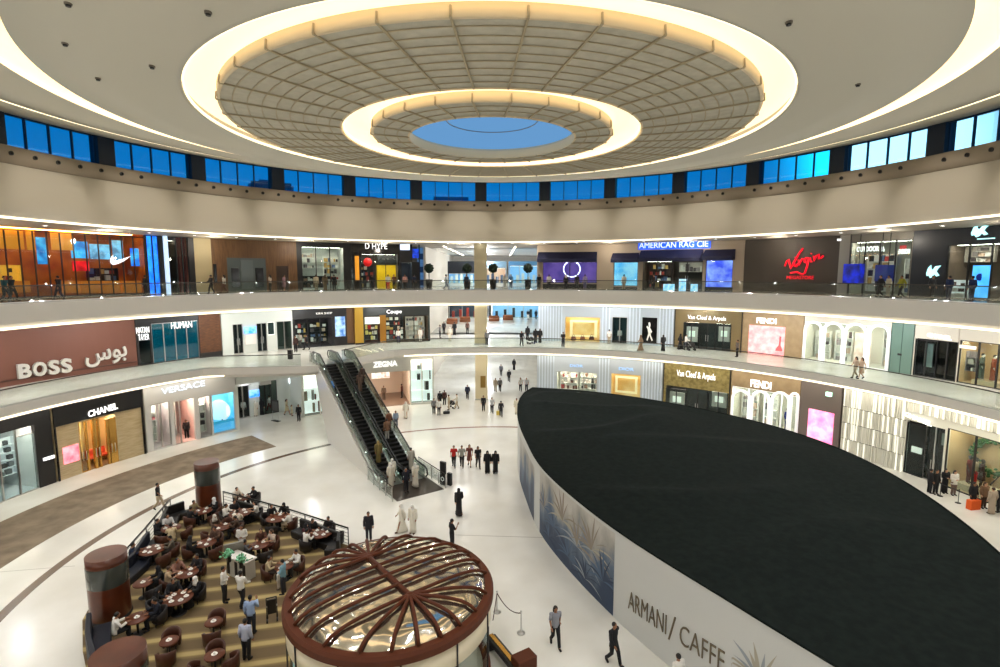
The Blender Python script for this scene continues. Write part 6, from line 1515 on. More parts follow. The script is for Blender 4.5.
NAMES = {'shirt': 'shirt', 'tshirt': 'shirt', 'jacket': 'jacket', 'trousers': 'trousers', 'shoe_l': 'shoe', 'shoe_r': 'shoe', 'robe': 'robe', 'dress': 'dress', 'hair_short': 'hair', 'hair_long': 'hair', 'headscarf': 'headscarf'}
def person(p, rz, label, pose='stand', wear=None, skin=0, group=None, name='person', cat='person', scale=1.):
    """wear: list of (garment, colour)"""
    d = pose_meshes(pose)
    b = bpy.data.objects.new(name, d['body']); COL.objects.link(b); b.location = p; b.rotation_euler = (0, 0, rz); b.scale = (scale,)*3
    tag(b, label, cat, group); b.material_slots[0].link = 'OBJECT'; b.material_slots[0].material = skin if not isinstance(skin, int) else M_SKIN[skin]
    wear = [x for x in wear if x[0] != 'shoes']+[(q, c) for g, c in wear if g == 'shoes' for q in ('shoe_l', 'shoe_r')]
    for g, c in wear:
        o = bpy.data.objects.new(NAMES[g], d[g]); COL.objects.link(o); o.parent = b
        o.material_slots[0].link = 'OBJECT'; o.material_slots[0].material = M_HAIR[c] if isinstance(c, int) else cloth(c)
    return b
BK, WHT, GR, NV, BG, RD = (22, 22, 26), (232, 230, 224), (120, 118, 116), (30, 40, 66), (176, 160, 134), (196, 40, 34)
def SH(c=WHT, t=BK, g='shirt', hair='hair_short', h=0): return [(g, c), ('trousers', t), ('shoes', BK), (hair, h)]
def KAN(s=WHT): return [('robe', (226, 220, 206)), ('headscarf', s), ('shoes', (90, 60, 40))]
def ABA(c=BK): return [('robe', c), ('headscarf', c), ('shoes', BK)]
def DR(c, h=0): return [('dress', c), ('shoes', BK), ('hair_long', h)]
away, toward, leftw, rightw = 0., pi, pi/2, -pi/2
# --- people on the open ground floor: feet pixel, heading, label, pose, clothes
GP = [
 ((555, 646), toward+.2, 'person in grey vest top and black trousers walking alone between kiosk and white wall', 'walk', SH((140, 142, 150), BK, 'tshirt', 'hair_long'), 1),
 ((613, 664), rightw-.9, 'person in a black coat and pale scarf striding along the foot of the white wall', 'walk', SH(BK, BK, 'jacket'), 1),
 ((459, 515), away+.3, 'person in a long black robe walking alone in the middle of the white floor', 'walk', ABA(), 0),
 ((402, 532), leftw+.4, 'person in white robe and white headscarf, left one of the pair beyond the kiosk', 'walk', KAN(), 1),
 ((413, 533), leftw+1.2, 'person in white robe and white headscarf, right one of the pair beyond the kiosk', 'stand', KAN(), 1),
 ((452, 549), rightw+.5, 'person in black shirt raising a phone behind the kiosk roof', 'phone', SH(BK, BK, 'tshirt'), 1),
 ((369, 541), toward+.3, 'person in a dark suit standing left behind the kiosk', 'stand', SH((30, 30, 38), (30, 30, 38), 'jacket'), 1),
 ((159, 509), rightw+.3, 'person in black shirt and beige trousers walking along the brown floor line on the left', 'walk', SH(BK, BG, 'tshirt'), 1),
 ((454, 467), toward, 'person in a red shirt, leftmost of the row of four', 'walk', SH(RD, BK, 'tshirt'), 0),
 ((462, 467), toward, 'person in striped grey shirt and black trousers, second of the row of four', 'walk', SH((150, 148, 140), BK, 'tshirt'), 1),
 ((469.5, 466), toward, 'person in a short reddish brown dress, third of the row of four', 'walk', DR((120, 66, 60)), 0),
 ((478, 468), toward+.2, 'person in black top and shorts with a bag, rightmost of the row of four', 'walk', SH(BK, (50, 46, 50), 'tshirt', 'hair_long'), 1),
 ((487.5, 473), toward, 'person in a black robe, left one of the robed pair', 'stand', ABA(), 0),
 ((495.5, 473), toward, 'person in a black robe, right one of the robed pair', 'stand', ABA(), 0),
 ((434, 414), toward, 'person in grey in front of the family group near the back hall', 'stand', SH(GR, BK), 1),
 ((439, 415), toward, 'person in white shirt and dark trousers at the front left of the family group', 'stand', SH(WHT, BK), 1),
 ((440, 406), away, 'tall person in black at the back of the family group', 'stand', SH(BK, BK), 1),
 ((444.5, 405), away, 'person in dark red brown at the back right of the family group', 'stand', SH((80, 50, 46), BK), 1),
 ((449, 410), leftw, 'person in beige clothes in the middle of the family group', 'stand', SH(BG, BG), 1),
 ((457, 409), leftw, 'person in pale clothes at the right end of the family group', 'push', SH((214, 206, 190), BG), 0),
 ((467.5, 399), toward, 'person in dark blue jacket walking between the family group and the column', 'walk', SH(NV, BK, 'jacket'), 1),
 ((483.5, 411), toward, 'broad person in black shirt and trousers standing in front of the column', 'stand', SH(BK, BK), 1),
 ((492, 413), toward, 'person in pale grey top and dark trousers right of the broad one in black', 'walk', SH((176, 176, 176), BK, 'tshirt'), 1),
 ((501, 417), away, 'person in black carrying a yellow bag near the tip of the black roof', 'walk', SH(BK, BK), 1),
 ((516.5, 414), toward, 'person in cream robe right beside the tip of the black roof', 'stand', [('robe', (220, 212, 190)), ('hair_short', 0), ('shoes', BK)], 1),
 ((495.5, 391.5), toward, 'person in beige seen in the ground floor hall, left of the pair', 'walk', SH(BG, BG), 1),
 ((500, 391.5), toward, 'person in grey and black seen in the ground floor hall, right of the pair', 'walk', SH(GR, BK), 1),
 ((509, 382), away, 'person in black with a backpack deep in the ground floor hall', 'walk', SH(BK, BK, 'jacket'), 1),
 ((501, 376), toward, 'person in grey and black check deep in the ground floor hall', 'walk', SH((110, 110, 116), BK), 1),
 ((514, 370), toward, 'person in black robe deepest in the ground floor hall', 'stand', ABA(), 1),
 ((520.5, 391), toward, 'person in white top and black skirt in the right of the ground floor hall', 'walk', SH(WHT, BK, 'tshirt', 'hair_long'), 0),
 ((526.5, 391), toward, 'person in pale top and dark shorts next to the black roof tip', 'walk', SH((214, 214, 214), (60, 60, 66), 'tshirt', 'hair_short'), 0),
 ((396, 428), toward+.3, 'person in light blue grey shirt beside the escalator near the brown floor line', 'walk', SH((120, 136, 156), (60, 66, 80)), 1),
 ((406, 418), toward, 'person in white robe walking near the warm lit shop', 'walk', KAN(), 0),
 ((384, 400), toward, 'person in brown looking into the warm lit shop', 'stand', SH((120, 100, 84), (90, 70, 56)), 1),
 ((402, 398), leftw, 'person in dark red at the right of the warm lit shop entrance', 'stand', SH((110, 50, 44), BK), 1),
 ((299, 421), toward, 'person in black standing at the right of the white lobby', 'stand', SH(BK, BK), 1),
 ((287, 415), rightw, 'person in cream dress at the right wall of the white lobby', 'walk', DR((226, 214, 176), 0), 0),
 ((292, 416), rightw, 'child in cream clothes at the right wall of the white lobby', 'stand', DR((230, 220, 190), 0), 0),
 ((270, 411), leftw, 'person in dark red trousers in the white lobby', 'walk', SH(WHT, (110, 30, 36)), 1),
 ((262, 415), away, 'person in black robe in the white lobby', 'stand', ABA(), 0),
 ((256, 416), toward, 'person in white robe left of the black robed one in the white lobby', 'stand', KAN(), 0),
 ((250, 414), away, 'person in pale grey shirt at the left doorway of the white lobby', 'stand', SH((206, 210, 214), BK), 1),
 ((244, 416), away, 'person in white shirt farthest left at the doorway of the white lobby', 'stand', SH(WHT, (40, 40, 46)), 1),
 ((187, 438), toward+.5, 'person in a black suit standing in the doorway of the pale pastel shop', 'stand', SH(BK, BK, 'jacket'), 1),
 ((247, 660), away-.1, 'waiter in pale blue shirt and black trousers walking away at the front of the cafe', 'stand', SH((186, 192, 214), BK), 1),
 ((252, 634), away+.1, 'waiter in blue shirt carrying a tray ahead of the frontmost waiter', 'phone', SH((150, 172, 210), (30, 34, 46)), 1),
 ((225, 602), rightw+.2, 'waiter in white shirt at the left of the service counter', 'fold', SH(WHT, BK), 1),
 ((242, 607), away-.2, 'waiter in white shirt at the front of the service counter', 'push', SH(WHT, BK), 2),
 ((243, 556), toward+.2, 'person in white jacket standing behind the grey menu board', 'fold', SH((214, 212, 206), BK, 'jacket'), 1),
 ((284, 594), leftw, 'person in pale blue vest and white shirt standing beside the kiosk', 'fold', SH((120, 160, 176), (40, 40, 46)), 0),
 ((677, 699), away+.4, 'person in white top with black hair at the bottom edge beside the white wall', 'stand', SH(WHT, BK), 1),
 ((935, 494), toward, 'person in black at the front of the queue by the black shop opening', 'stand', SH(BK, BK), 1),
 ((929, 493), rightw, 'person in black at the doorway of the black shop opening', 'stand', SH(BK, BK), 1),
 ((944, 493), toward, 'person with long dark hair and black robe in the queue on the right', 'fold', [('robe', BK), ('hair_long', 0), ('shoes', BK)], 0),
 ((953, 495), toward, 'person in white jacket with a black bag in the queue on the right', 'fold', SH(WHT, (120, 100, 90), 'jacket', 'hair_long'), 0),
 ((972, 508), toward, 'person in black behind the orange shopping bag', 'stand', SH(BK, BK, 'jacket', 'hair_long'), 1),
 ((983, 508), toward, 'person in brown and beige next to the orange shopping bag', 'stand', SH((130, 100, 76), (70, 50, 40), 'jacket', 'hair_long', 1), 0),
 ((991, 514), away, 'person in a long greige coat at the right edge', 'stand', [('robe', (176, 160, 142)), ('hair_short', 1), ('shoes', BK)], 0),
 ((999, 513), away, 'person in black cut by the right edge of the picture', 'stand', SH(BK, BK, 'jacket', 'hair_long'), 0),
]
for (p, rz, lab, pose, wear, sk) in GP:
    z = .03 if 'cafe' in lab or 'waiter' in lab or 'menu board' in lab else 0.
    g = G(*p, z); person(g, rz, lab, pose, wear, sk, scale=.7 if 'child' in lab else 1.)
# shopping bag, bags and luggage
def bag(p, label, c, w=.42, d=.2, h=.5, rz=0., name='shopping_bag'):
    t = thing(name, label, 'bag', p, rz); mb = MB(); mb.box(-w/2, w/2, -d/2, d/2, 0, h); mb.build('body', cloth(c), t, bevel=.01)
    mb = MB(); mb.tube([(-w*.25, 0, h-.02), (-w*.2, 0, h+.12), (w*.2, 0, h+.12), (w*.25, 0, h-.02)], .012, 5); mb.build('handle', cloth(BK), t)
bag(G(973, 509), 'large orange shopping bag on the floor in the queue', (226, 92, 24), .75, .35, .62, .2)
bag(G(498, 415), 'yellow shopping bag carried near the tip of the black roof', (214, 190, 90), .35, .16, .45)
t = thing('pushchair', 'black pushchair in the family group near the back hall', 'pushchair', G(452, 408), 1.); 
def pram(t):
    mb = MB(); mb.ball((0, 0, .62), .25, .34, .28, 12, 8, v0=0, v1=pi*.6); mb.build('hood', M_BLKL, t)
    mb = MB(); mb.box(-.22, .22, -.35, .3, .4, .6); mb.build('seat', M_BLKL, t, bevel=.05)
    for x in (-.22, .22):
        mb = MB(); mb.tube([(x, .3, .1), (x, -.2, .6), (x, -.5, 1.0)], .018, 6); mb.build('frame', M_STEEL, t)
        for y in (-.3, .32): mb = MB(); mb.tube([(x-.025, y, .12), (x+.025, y, .12)], .12, 14, smooth=False); mb.build('wheel', M_DARK, t)
    mb = MB(); mb.tube([(-.22, -.5, 1.0), (.22, -.5, 1.0)], .02, 6); mb.build('handle', M_DARK, t)
pram(t)
c = G(446.5, 414); t = thing('duffel_bag', 'dark duffel bag lying on the floor in front of the family group', 'bag', c, .3)
mb = MB(); mb.tube([(-.35, 0, .17), (-.3, 0, .17), (.3, 0, .17), (.35, 0, .17)], [.1, .17, .17, .1], 12); mb.build('body', M_BLKL, t); mb = MB(); mb.tube([(-.15, 0, .3), (-.1, 0, .42), (.1, 0, .42), (.15, 0, .3)], .015, 5); mb.build('handle', M_DARK, t)
# --- first gallery
L1P = [
 ((487, 345), away, 'person in grey shirt and dark shorts standing at the first gallery balustrade beside the column', 'stand', SH((130, 130, 134), (44, 48, 60)), 1),
 ((521.5, 346), toward+.3, 'person in black leaning over a pushchair on the first gallery', 'push', SH(BK, BK), 1),
 ((527.5, 340), away, 'person in black robe behind the pushchair on the first gallery', 'stand', ABA(), 0),
 ((535.5, 343), toward, 'person in black robe, left of the robed pair by the pushchair on the first gallery', 'stand', ABA(), 0),
 ((540, 343), toward, 'person in black robe, right of the robed pair by the pushchair on the first gallery', 'stand', ABA(), 0),
 ((563, 347), toward, 'person in dark shirt leaning at the balustrade left of the golden bag window', 'fold', SH((40, 40, 44), (50, 54, 66)), 1),
 ((609, 344), away, 'person in white top near the dark door of the ribbed front', 'stand', SH(WHT, BG, 'tshirt'), 0),
 ((619.5, 343), away, 'person in white shirt in front of the dark door of the ribbed front', 'stand', SH(WHT, (90, 96, 110)), 1),
 ((640.5, 351), leftw, 'person in beige brown robe near the black poster', 'walk', [('robe', (150, 124, 100)), ('headscarf', (120, 90, 70)), ('shoes', BK)], 0),
 ((663, 351), away, 'person in black robe alone right of the black poster', 'walk', ABA(), 0),
 ((680, 349.5), rightw, 'person in black robe beside the pushchair outside the bronze jeweller front', 'walk', ABA(), 0),
 ((685.5, 350), rightw, 'person in white pushing a pushchair outside the bronze jeweller front', 'push', SH(WHT, (60, 60, 66)), 0),
 ((737, 357), leftw, 'person leaning on the balustrade outside the tan shop', 'fold', SH((100, 90, 84), BK), 1),
 ((855, 378), leftw, 'person in beige top with black hair, left one before the third white arch', 'walk', SH((206, 186, 166), (190, 180, 160), 'tshirt', 'hair_long'), 0),
 ((861, 379), leftw, 'person in blush dress beside the one in beige in front of the third arch', 'walk', DR((216, 190, 170)), 0),
 ((296, 352), toward, 'person in dark red brown at the head of the escalators, leftmost of the group', 'stand', SH((70, 46, 42), BK), 1),
 ((300, 348), toward, 'person in pale shirt in the middle of the group at the head of the escalators', 'stand', SH((196, 182, 170), (90, 86, 84)), 1),
 ((307, 350), leftw, 'person in black striding at the right of the group at the head of the escalators', 'walk', SH(BK, BK), 1),
 ((303, 343), away, 'person in grey behind the group at the head of the escalators', 'stand', SH(GR, BK), 1),
 ((311, 342), away, 'person in black robe in front of the dark purple shop', 'stand', ABA(), 0),
 ((322, 343), away, 'person in pale blue in front of the dark purple shop', 'stand', SH((140, 150, 176), BK), 1),
 ((398.5, 343), toward, 'person in white shirt and dark skirt outside the dark jewellery shop', 'stand', SH(WHT, (60, 60, 90)), 0),
 ((420.5, 342), toward, 'small person in white at the balustrade outside the jewellery shop', 'stand', SH(WHT, WHT), 0),
 ((450, 341), toward, 'person in white robe left of the column on the first gallery', 'stand', KAN(), 0),
 ((454.5, 335), toward, 'person in black robe behind the white robed one left of the column', 'stand', ABA(), 0),
 ((467.5, 334), toward, 'person in dark brown just left of the column on the first gallery', 'stand', SH((90, 60, 50), BK), 1),
 ((444, 334), toward, 'person in dark clothes farthest left in the middle hall mouth', 'stand', SH((40, 36, 40), BK), 1),
 ((440, 338), rightw, 'person in grey at the left of the middle hall mouth', 'stand', SH((120, 116, 116), BK), 1),
 ((528, 319.5), toward, 'person in dark top far back in the middle hall, left of two', 'walk', SH((50, 50, 60), WHT), 1),
 ((536, 319.5), toward, 'person in black far back in the middle hall, right of two', 'walk', SH(BK, BK), 1),
]
for (p, rz, lab, pose, wear, sk) in L1P: person(G(*p, Z1), rz, lab, pose, wear, sk)
t = thing('pushchair', 'black pushchair on the first gallery beside two black robed people', 'pushchair', G(531, 344, Z1), -1.); pram(t)
t = thing('pushchair', 'grey pushchair pushed past the bronze jeweller front', 'pushchair', G(691.5, 350.5, Z1), -1.7); pram(t)
# round seats and palm in the middle hall
for k, (x, y) in enumerate(((452, 324), (465, 322), (494, 321), (508, 320))):
    p = G(x, y, Z1); t = thing('lounge_sofa', ('leftmost', 'second from the left', 'third from the left', 'rightmost')[k]+' brown curved sofa in the middle hall beyond the gallery', 'sofa', p, 0)
    m = mat('orange_brown_fabric', (140, 84, 52), .7); mb = MB(); mb.rings([(0, 0, 0, .9, .5), (0, 0, .42, .95, .55), (0, 0, .45, .9, .5)], 18); mb.build('seat', m, t)
    mb = MB(); mb.rings([(0, .4, .4, .9, .15), (0, .45, .9, .85, .12)], 16); mb.build('backrest', m, t)
# --- second gallery: on the walkway behind the glass
def on2(x, r, rz, lab, pose, wear, sk=1):
    a = onR(x, 280, r)[0]; person(pol(a, r, Z2), rz, lab, pose, wear, sk)
for x, r, rz, lab, pose, wear in (
 (4, 32.6, rightw, 'person in teal shirt walking at the far left of the top gallery', 'walk', SH((30, 76, 84), (24, 40, 50))),
 (11, 33.4, rightw, 'person in dark clothes right behind the teal shirted one on the top gallery', 'walk', SH((30, 40, 48), BK)),
 (58, 32.4, leftw, 'person in dark clothes walking past the orange lit shop with the tick', 'walk', SH((30, 26, 34), (30, 30, 50))),
 (145, 33.5, leftw, 'person in black near the right end of the orange lit shop', 'stand', SH(BK, BK)),
 (211, 33.2, leftw, 'person in black pushing something past the cream pier on the top gallery', 'push', SH(BK, BK)),
 (224, 33.6, leftw, 'person in white top and brown skirt in front of the brown timber wall', 'walk', SH(WHT, (110, 70, 60), 'tshirt', 'hair_long')),
 (270, 34.2, leftw, 'person in pale top and black skirt before the brown timber wall', 'stand', SH((210, 196, 180), BK, 'tshirt', 'hair_long')),
 (284, 34.6, rightw, 'person in pinkish dress before the brown service door', 'stand', DR((170, 130, 140))),
 (316, 34., away, 'person in beige looking at the black framed shop on the top gallery', 'stand', SH((190, 176, 150), (120, 110, 90))),
 (325, 34.6, away, 'person in brown robe at the black framed shop', 'stand', [('robe', (120, 104, 80)), ('headscarf', (90, 76, 60)), ('shoes', BK)]),
 (334, 34.2, away, 'person in dark clothes at the right of the black framed shop', 'stand', SH((30, 30, 34), BK)),
 (372, 34., away, 'person in black in front of the black sneaker shop', 'stand', SH(BK, BK)),
 (388, 34.6, away, 'person in white shirt at the yellow booth', 'stand', SH(WHT, (200, 60, 60))),
 (394, 34.9, toward, 'person in brown at the right side of the yellow booth', 'stand', SH((100, 60, 40), BK)),
 (405, 34., toward, 'person in pinkish shirt beside the small dark blue shop', 'stand', SH((190, 140, 130), BK)),
 (414, 34.6, away, 'person in dark blue beside the small dark blue shop', 'stand', SH(NV, BK)),
 (446, 33., rightw, 'person in pale clothes at the left of the top hall mouth', 'walk', SH((200, 210, 220), (150, 160, 180))),
 (466.5, 33.4, toward, 'person in navy beside the second topiary', 'stand', SH(NV, BK)),
 (505, 35., toward, 'person in white in the top hall mouth', 'stand', SH(WHT, WHT)),
 (511, 36., toward, 'person in blue in the top hall mouth', 'walk', SH((90, 130, 170), NV)),
 (539, 33., toward, 'person in black at the left of the violet window', 'stand', SH(BK, BK)),
 (549, 34.8, away, 'person in white shirt and black trousers before the violet window', 'stand', SH(WHT, BK)),
 (566, 33.2, away, 'person in black robe with pale scarf before the glowing ring', 'stand', [('robe', BK), ('headscarf', (200, 190, 180)), ('shoes', BK)]),
 (577, 34.6, away, 'person in black right of the glowing ring', 'stand', SH(BK, BK)),
 (585, 35., away, 'person in grey violet at the right of the violet window', 'stand', SH((150, 140, 170), (110, 100, 140))),
 (624, 35.4, away, 'person in cream before the teal poster of the denim shop', 'stand', SH((226, 220, 200), BG)),
 (654, 34.6, leftw, 'person in dark brown in front of the denim shop', 'stand', SH((60, 44, 40), BK)),
 (881, 33.6, leftw, 'person in black striding past the outdoor and fashion shop', 'walk', SH(BK, BK)),
 (889, 34., leftw, 'person in pale clothes in the middle of the outdoor and fashion shop front', 'stand', SH((206, 200, 180), (180, 176, 160))),
 (902, 33.2, leftw, 'person in yellow green vest walking past the navy shop corner', 'walk', SH((150, 150, 40), (30, 30, 36), 'jacket')),
 (933, 34.8, toward, 'person in dark grey under the lower glowing bird logo', 'stand', SH((50, 52, 58), BK)),
 (950, 33.6, away, 'person in navy at the left of the white display stands', 'stand', SH((20, 40, 80), NV)),
 (973, 33.2, away, 'person in navy at the right of the white display stands', 'stand', SH((24, 44, 90), NV)),
 ): on2(x, r, rz, lab, pose, wear)
# --- on the escalators
for s_, w, rz, lab, pose, wear, sk in (
 (1.0, 1.0, .6+pi, 'person in navy shirt standing on the landing plate at the foot of the escalators', 'stand', SH((24, 26, 40), (24, 24, 34)), 1),
 (1.5, 1.95, .6, 'person in white robe stepping onto the landing plate at the foot of the escalators', 'walk', KAN(), 1),
 (2.4, .5, .6+pi, 'person in white robe and headscarf just off the left escalator lane, nearest the glass', 'stand', KAN(), 1),
 (3.2, .95, .6+pi, 'person in white robe and headscarf about to leave the left escalator lane', 'stand', KAN(), 1),
 (4.2, 2.9, .6, 'person in grey white robe starting up the right escalator lane', 'stand', [('robe', (190, 186, 176)), ('hair_short', 0), ('shoes', BK)], 1),
 (5.4, .8, .6+pi, 'person in olive yellow clothes riding down near the bottom of the left lane', 'stand', [('robe', (120, 104, 60)), ('headscarf', (150, 130, 80)), ('shoes', BK)], 1),
 (7.3, 2.3, .6, 'person in pale trousers and brown jacket in the lower part of the right lane', 'stand', SH((120, 90, 70), (180, 176, 170), 'jacket'), 1),
 (8.1, 2.8, .6, 'person in brown on the outer side of the lower right lane', 'stand', SH((110, 70, 50), (90, 80, 76)), 1),
 (13.2, 2.3, .6, 'person in brown robe high up on the right lane, left of two', 'stand', [('robe', (96, 76, 64)), ('headscarf', (70, 56, 48)), ('shoes', BK)], 1),
 (13.9, 2.8, .6, 'person in dark brown high up on the right lane, right of two', 'stand', SH((70, 54, 46), (60, 50, 46)), 1),
 ):
    z = prof(s_) if s_ < 3.9 else H*(int((s_-3.9)/(13.4/33))+1)/33
    if s_ < 3.9: z = .03
    person(EP(s_, w, z), rz, lab, pose, wear, sk)
# --- seated cafe guests: table index, angle from the viewer, clothes word, garments
SEAT = [
 (3, 285, 'black robe', ABA(), 0), (3, 350, 'black jacket', SH(BK, BK, 'jacket'), 1), (3, 60, 'robe and white cap', [('robe', BK), ('headscarf', WHT), ('shoes', BK)], 0),
 (4, 270, 'beige shirt', SH((196, 172, 140), BG, 'tshirt', 'hair_short', 1), 0), (4, 40, 'dark grey shirt', SH((44, 40, 42), BK), 1), (4, 330, 'pinkish shirt', SH((150, 110, 96), BK), 1),
 (5, 80, 'black robe', ABA(), 0), (6, 262, 'white shirt', SH(WHT, BK), 1), (6, 80, 'dark navy jacket', SH((18, 22, 36), BK, 'jacket'), 1),
 (7, 95, 'grey brown shirt', SH((96, 88, 76), (50, 46, 44)), 1), (7, 280, 'navy shirt', SH((16, 30, 56), BK), 1),
 (8, 270, 'black robe', ABA(), 0), (8, 40, 'brown jacket', SH((84, 60, 46), BK, 'jacket'), 1),
 (9, 180, 'beige shirt', SH((206, 188, 152), BG, 'tshirt'), 1), (9, 300, 'black shirt', SH(BK, BK), 1), (9, 350, 'white and black', SH((200, 200, 200), BK), 1),
 (10, 60, 'pale scarf', [('jacket', BK), ('trousers', BK), ('shoes', BK), ('headscarf', (220, 220, 224))], 1), (10, 320, 'olive shirt', SH((130, 116, 84), BK), 1), (10, 240, 'black clothes', SH(BK, BK), 1),
 (11, 100, 'dark brown jacket', SH((70, 50, 36), BK, 'jacket'), 1), (11, 330, 'white cap', [('shirt', (90, 70, 56)), ('trousers', BK), ('shoes', BK), ('headscarf', (214, 210, 200))], 1),
 (12, 300, 'white shirt', SH(WHT, BK), 1), (12, 340, 'dark shirt', SH((30, 30, 36), BK), 1), (12, 190, 'pale beige shirt', SH((214, 200, 180), BG), 0), (12, 90, 'white top', SH((230, 226, 220), BK, 'tshirt', 'hair_long'), 0),
 (13, 340, 'black shirt', SH(BK, BK), 1), (13, 30, 'black robe', ABA(), 0), (13, 130, 'white shirt', SH(WHT, BG), 0),
 (14, 240, 'white shirt', SH(WHT, BK), 1), (14, 330, 'black jacket', SH(BK, BK, 'jacket'), 1), (14, 30, 'dark shirt', SH((36, 30, 34), BK), 1), (14, 290, 'black headscarf', [('robe', (70, 36, 40)), ('headscarf', BK), ('shoes', BK)], 0),
 (15, 250, 'grey shirt', SH((90, 90, 96), BK), 1), (15, 60, 'white top', SH((206, 190, 176), (96, 50, 40), 'tshirt', 'hair_long', 1), 0), (15, 10, 'brown jacket', SH((84, 50, 36), BK, 'jacket', 'hair_long', 1), 0),
 (16, 285, 'sand coloured shirt', SH((188, 170, 136), (60, 50, 44)), 1), (16, 60, 'white shirt', SH(WHT, (60, 60, 60)), 1),
 (17, 330, 'pale top', SH((216, 206, 190), BG), 0), (17, 70, 'black jacket', SH(BK, BK, 'jacket'), 1),
]
for (ti, a, words, wear, sk) in SEAT:
    loc, va, lab, r, chairs = TP[ti]; ang = va+rad(a); d = r+.3; p = loc+V((sin(ang)*d, cos(ang)*d, 0))
    person(p, -ang+pi, 'seated person in %s, %s of the %s' % (words, side(a), lab), 'sit', wear, sk)
g = G(279, 590); person(g+V((0, 0, .03)), leftw, 'child in pale clothes beside the table of the couple nearest the kiosk', 'stand', SH(WHT, (200, 190, 180)), 0, scale=.55)
# --- mannequins in the windows
def mann(R, x, z, rz, lab, wear, sk=None):
    a = onR(x, 400, R)[0]; person(pol(a, R, z), rz, lab, 'stand', wear, sk or mat('mannequin_white', (226, 222, 214), .5), name='mannequin', cat='mannequin')
mh = mat('mannequin_dark', (50, 44, 40), .5)
for x, lab, c in ((968, 'mannequin in a dark red robe left in the beige ground floor window', (120, 40, 36)), (974.5, 'mannequin in bright red trousers in the beige ground floor window', (220, 40, 44)), (981, 'mannequin in black and brown right of the red one in the beige window', (60, 34, 30))):
    a, z = onR(x, 480, RG+.9); person(pol(a, RG+.9, .5), toward+.5, lab, 'stand', [('tshirt', (200, 180, 150) if c[0] > 200 else c), ('trousers', c), ('hair_short', 0)] if c[0] > 100 else [('dress', c), ('hair_short', 0)], mh, name='mannequin', cat='mannequin', scale=1.15)
mb = MB(); a0, a1 = onR(960, 490, RG+.9)[0], onR(1010, 520, RG+.9)[0]; mb.arc(RG+.4, RG+1.9, a0, a1, .05, .5); tag(mb.build('window_plinth', mat('cream_plinth', (226, 206, 170), .5)), 'cream plinth under the mannequins in the beige ground floor window', 'plinth')
# green hanging plant decoration at the right edge
t = thing('leaf_decoration', 'curling green leafy decoration on the wall of the beige window at the right edge', 'plant decoration', pol(onR(993, 470, RG+2.2)[0], RG+2.1, .5)); rnd = random.Random(2); mb = MB()
cl, sl = cos(-onR(993, 470, RG)[0]), sin(-onR(993, 470, RG)[0])
for k in range(160):
    u = k/160*5.2; x = 1.2*cos(u); z = 2.0+1.1*sin(u); v = V((x+rnd.gauss(0, .12), -.1+rnd.gauss(0, .05), z+rnd.gauss(0, .12))); v = V((v.x*cl-v.y*sl, v.x*sl+v.y*cl, v.z)); mb.ball(v, .13, .1, .09, 6, 4)
mb.build('leaves', mat('leaf_green', (60, 110, 60), .6), t)
mb = MB(); mb.tube([V((1.2*cos(u*.26)*cl, 1.2*cos(u*.26)*sl, 2.0+1.1*sin(u*.26))) for u in range(20)], .04, 6); mb.tube([V((0, 0, 0)), V((1.2*cl, 1.2*sl, 2.))], .04, 6); mb.build('stem', mat('bark', (70, 50, 34), .8), t)
for x, R, z, lab, c in ((981, R1+1.0, Z1+.35, 'mannequin in green and grey clothes in the middle gallery window', (90, 96, 84)), (993, R1+1.0, Z1+.35, 'mannequin in a red brown dress in the middle gallery window', (150, 76, 50))):
    a = onR(x, 375, R)[0]; person(pol(a, R, z), toward+.6, lab, 'stand', [('robe', c), ('hair_short', 0)], mat('mannequin_white', (226, 222, 214), .5), name='mannequin', cat='mannequin', scale=1.15)
mb = MB(); a0, a1 = onR(968, 375, R1)[0], onR(1015, 390, R1)[0]; mb.arc(R1+.45, R1+1.7, a0, a1, Z1+.03, Z1+.35); tag(mb.build('window_plinth', mat('cream_plinth', (226, 206, 170), .5)), 'cream plinth under the mannequins in the middle gallery window', 'plinth')
a, z = onR(786, 430, RG+1.); person(pol(a, RG+1., .4), toward+.5, 'mannequin in a blue suit in the ground floor arches', 'stand', SH((30, 60, 150), (30, 50, 110)), mat('mannequin_white', (226, 222, 214), .5), name='mannequin', cat='mannequin', scale=1.2)
mb = MB(); a0 = onR(780, 430, RG)[0]; a1 = onR(792, 430, RG)[0]; mb.arc(RG+.5, RG+1.5, a0, a1, .03, .4); tag(mb.build('window_plinth', PALE[0]), 'white plinth under the blue suited mannequin', 'plinth')
a, z = onR(222.5, 415, RG+.6); person(pol(a, RG+.6, 1.15), toward-.6, 'dark suited mannequin before the glowing disc in the cyan window', 'stand', SH((60, 70, 84), (40, 50, 60)), mh, name='mannequin', cat='mannequin')
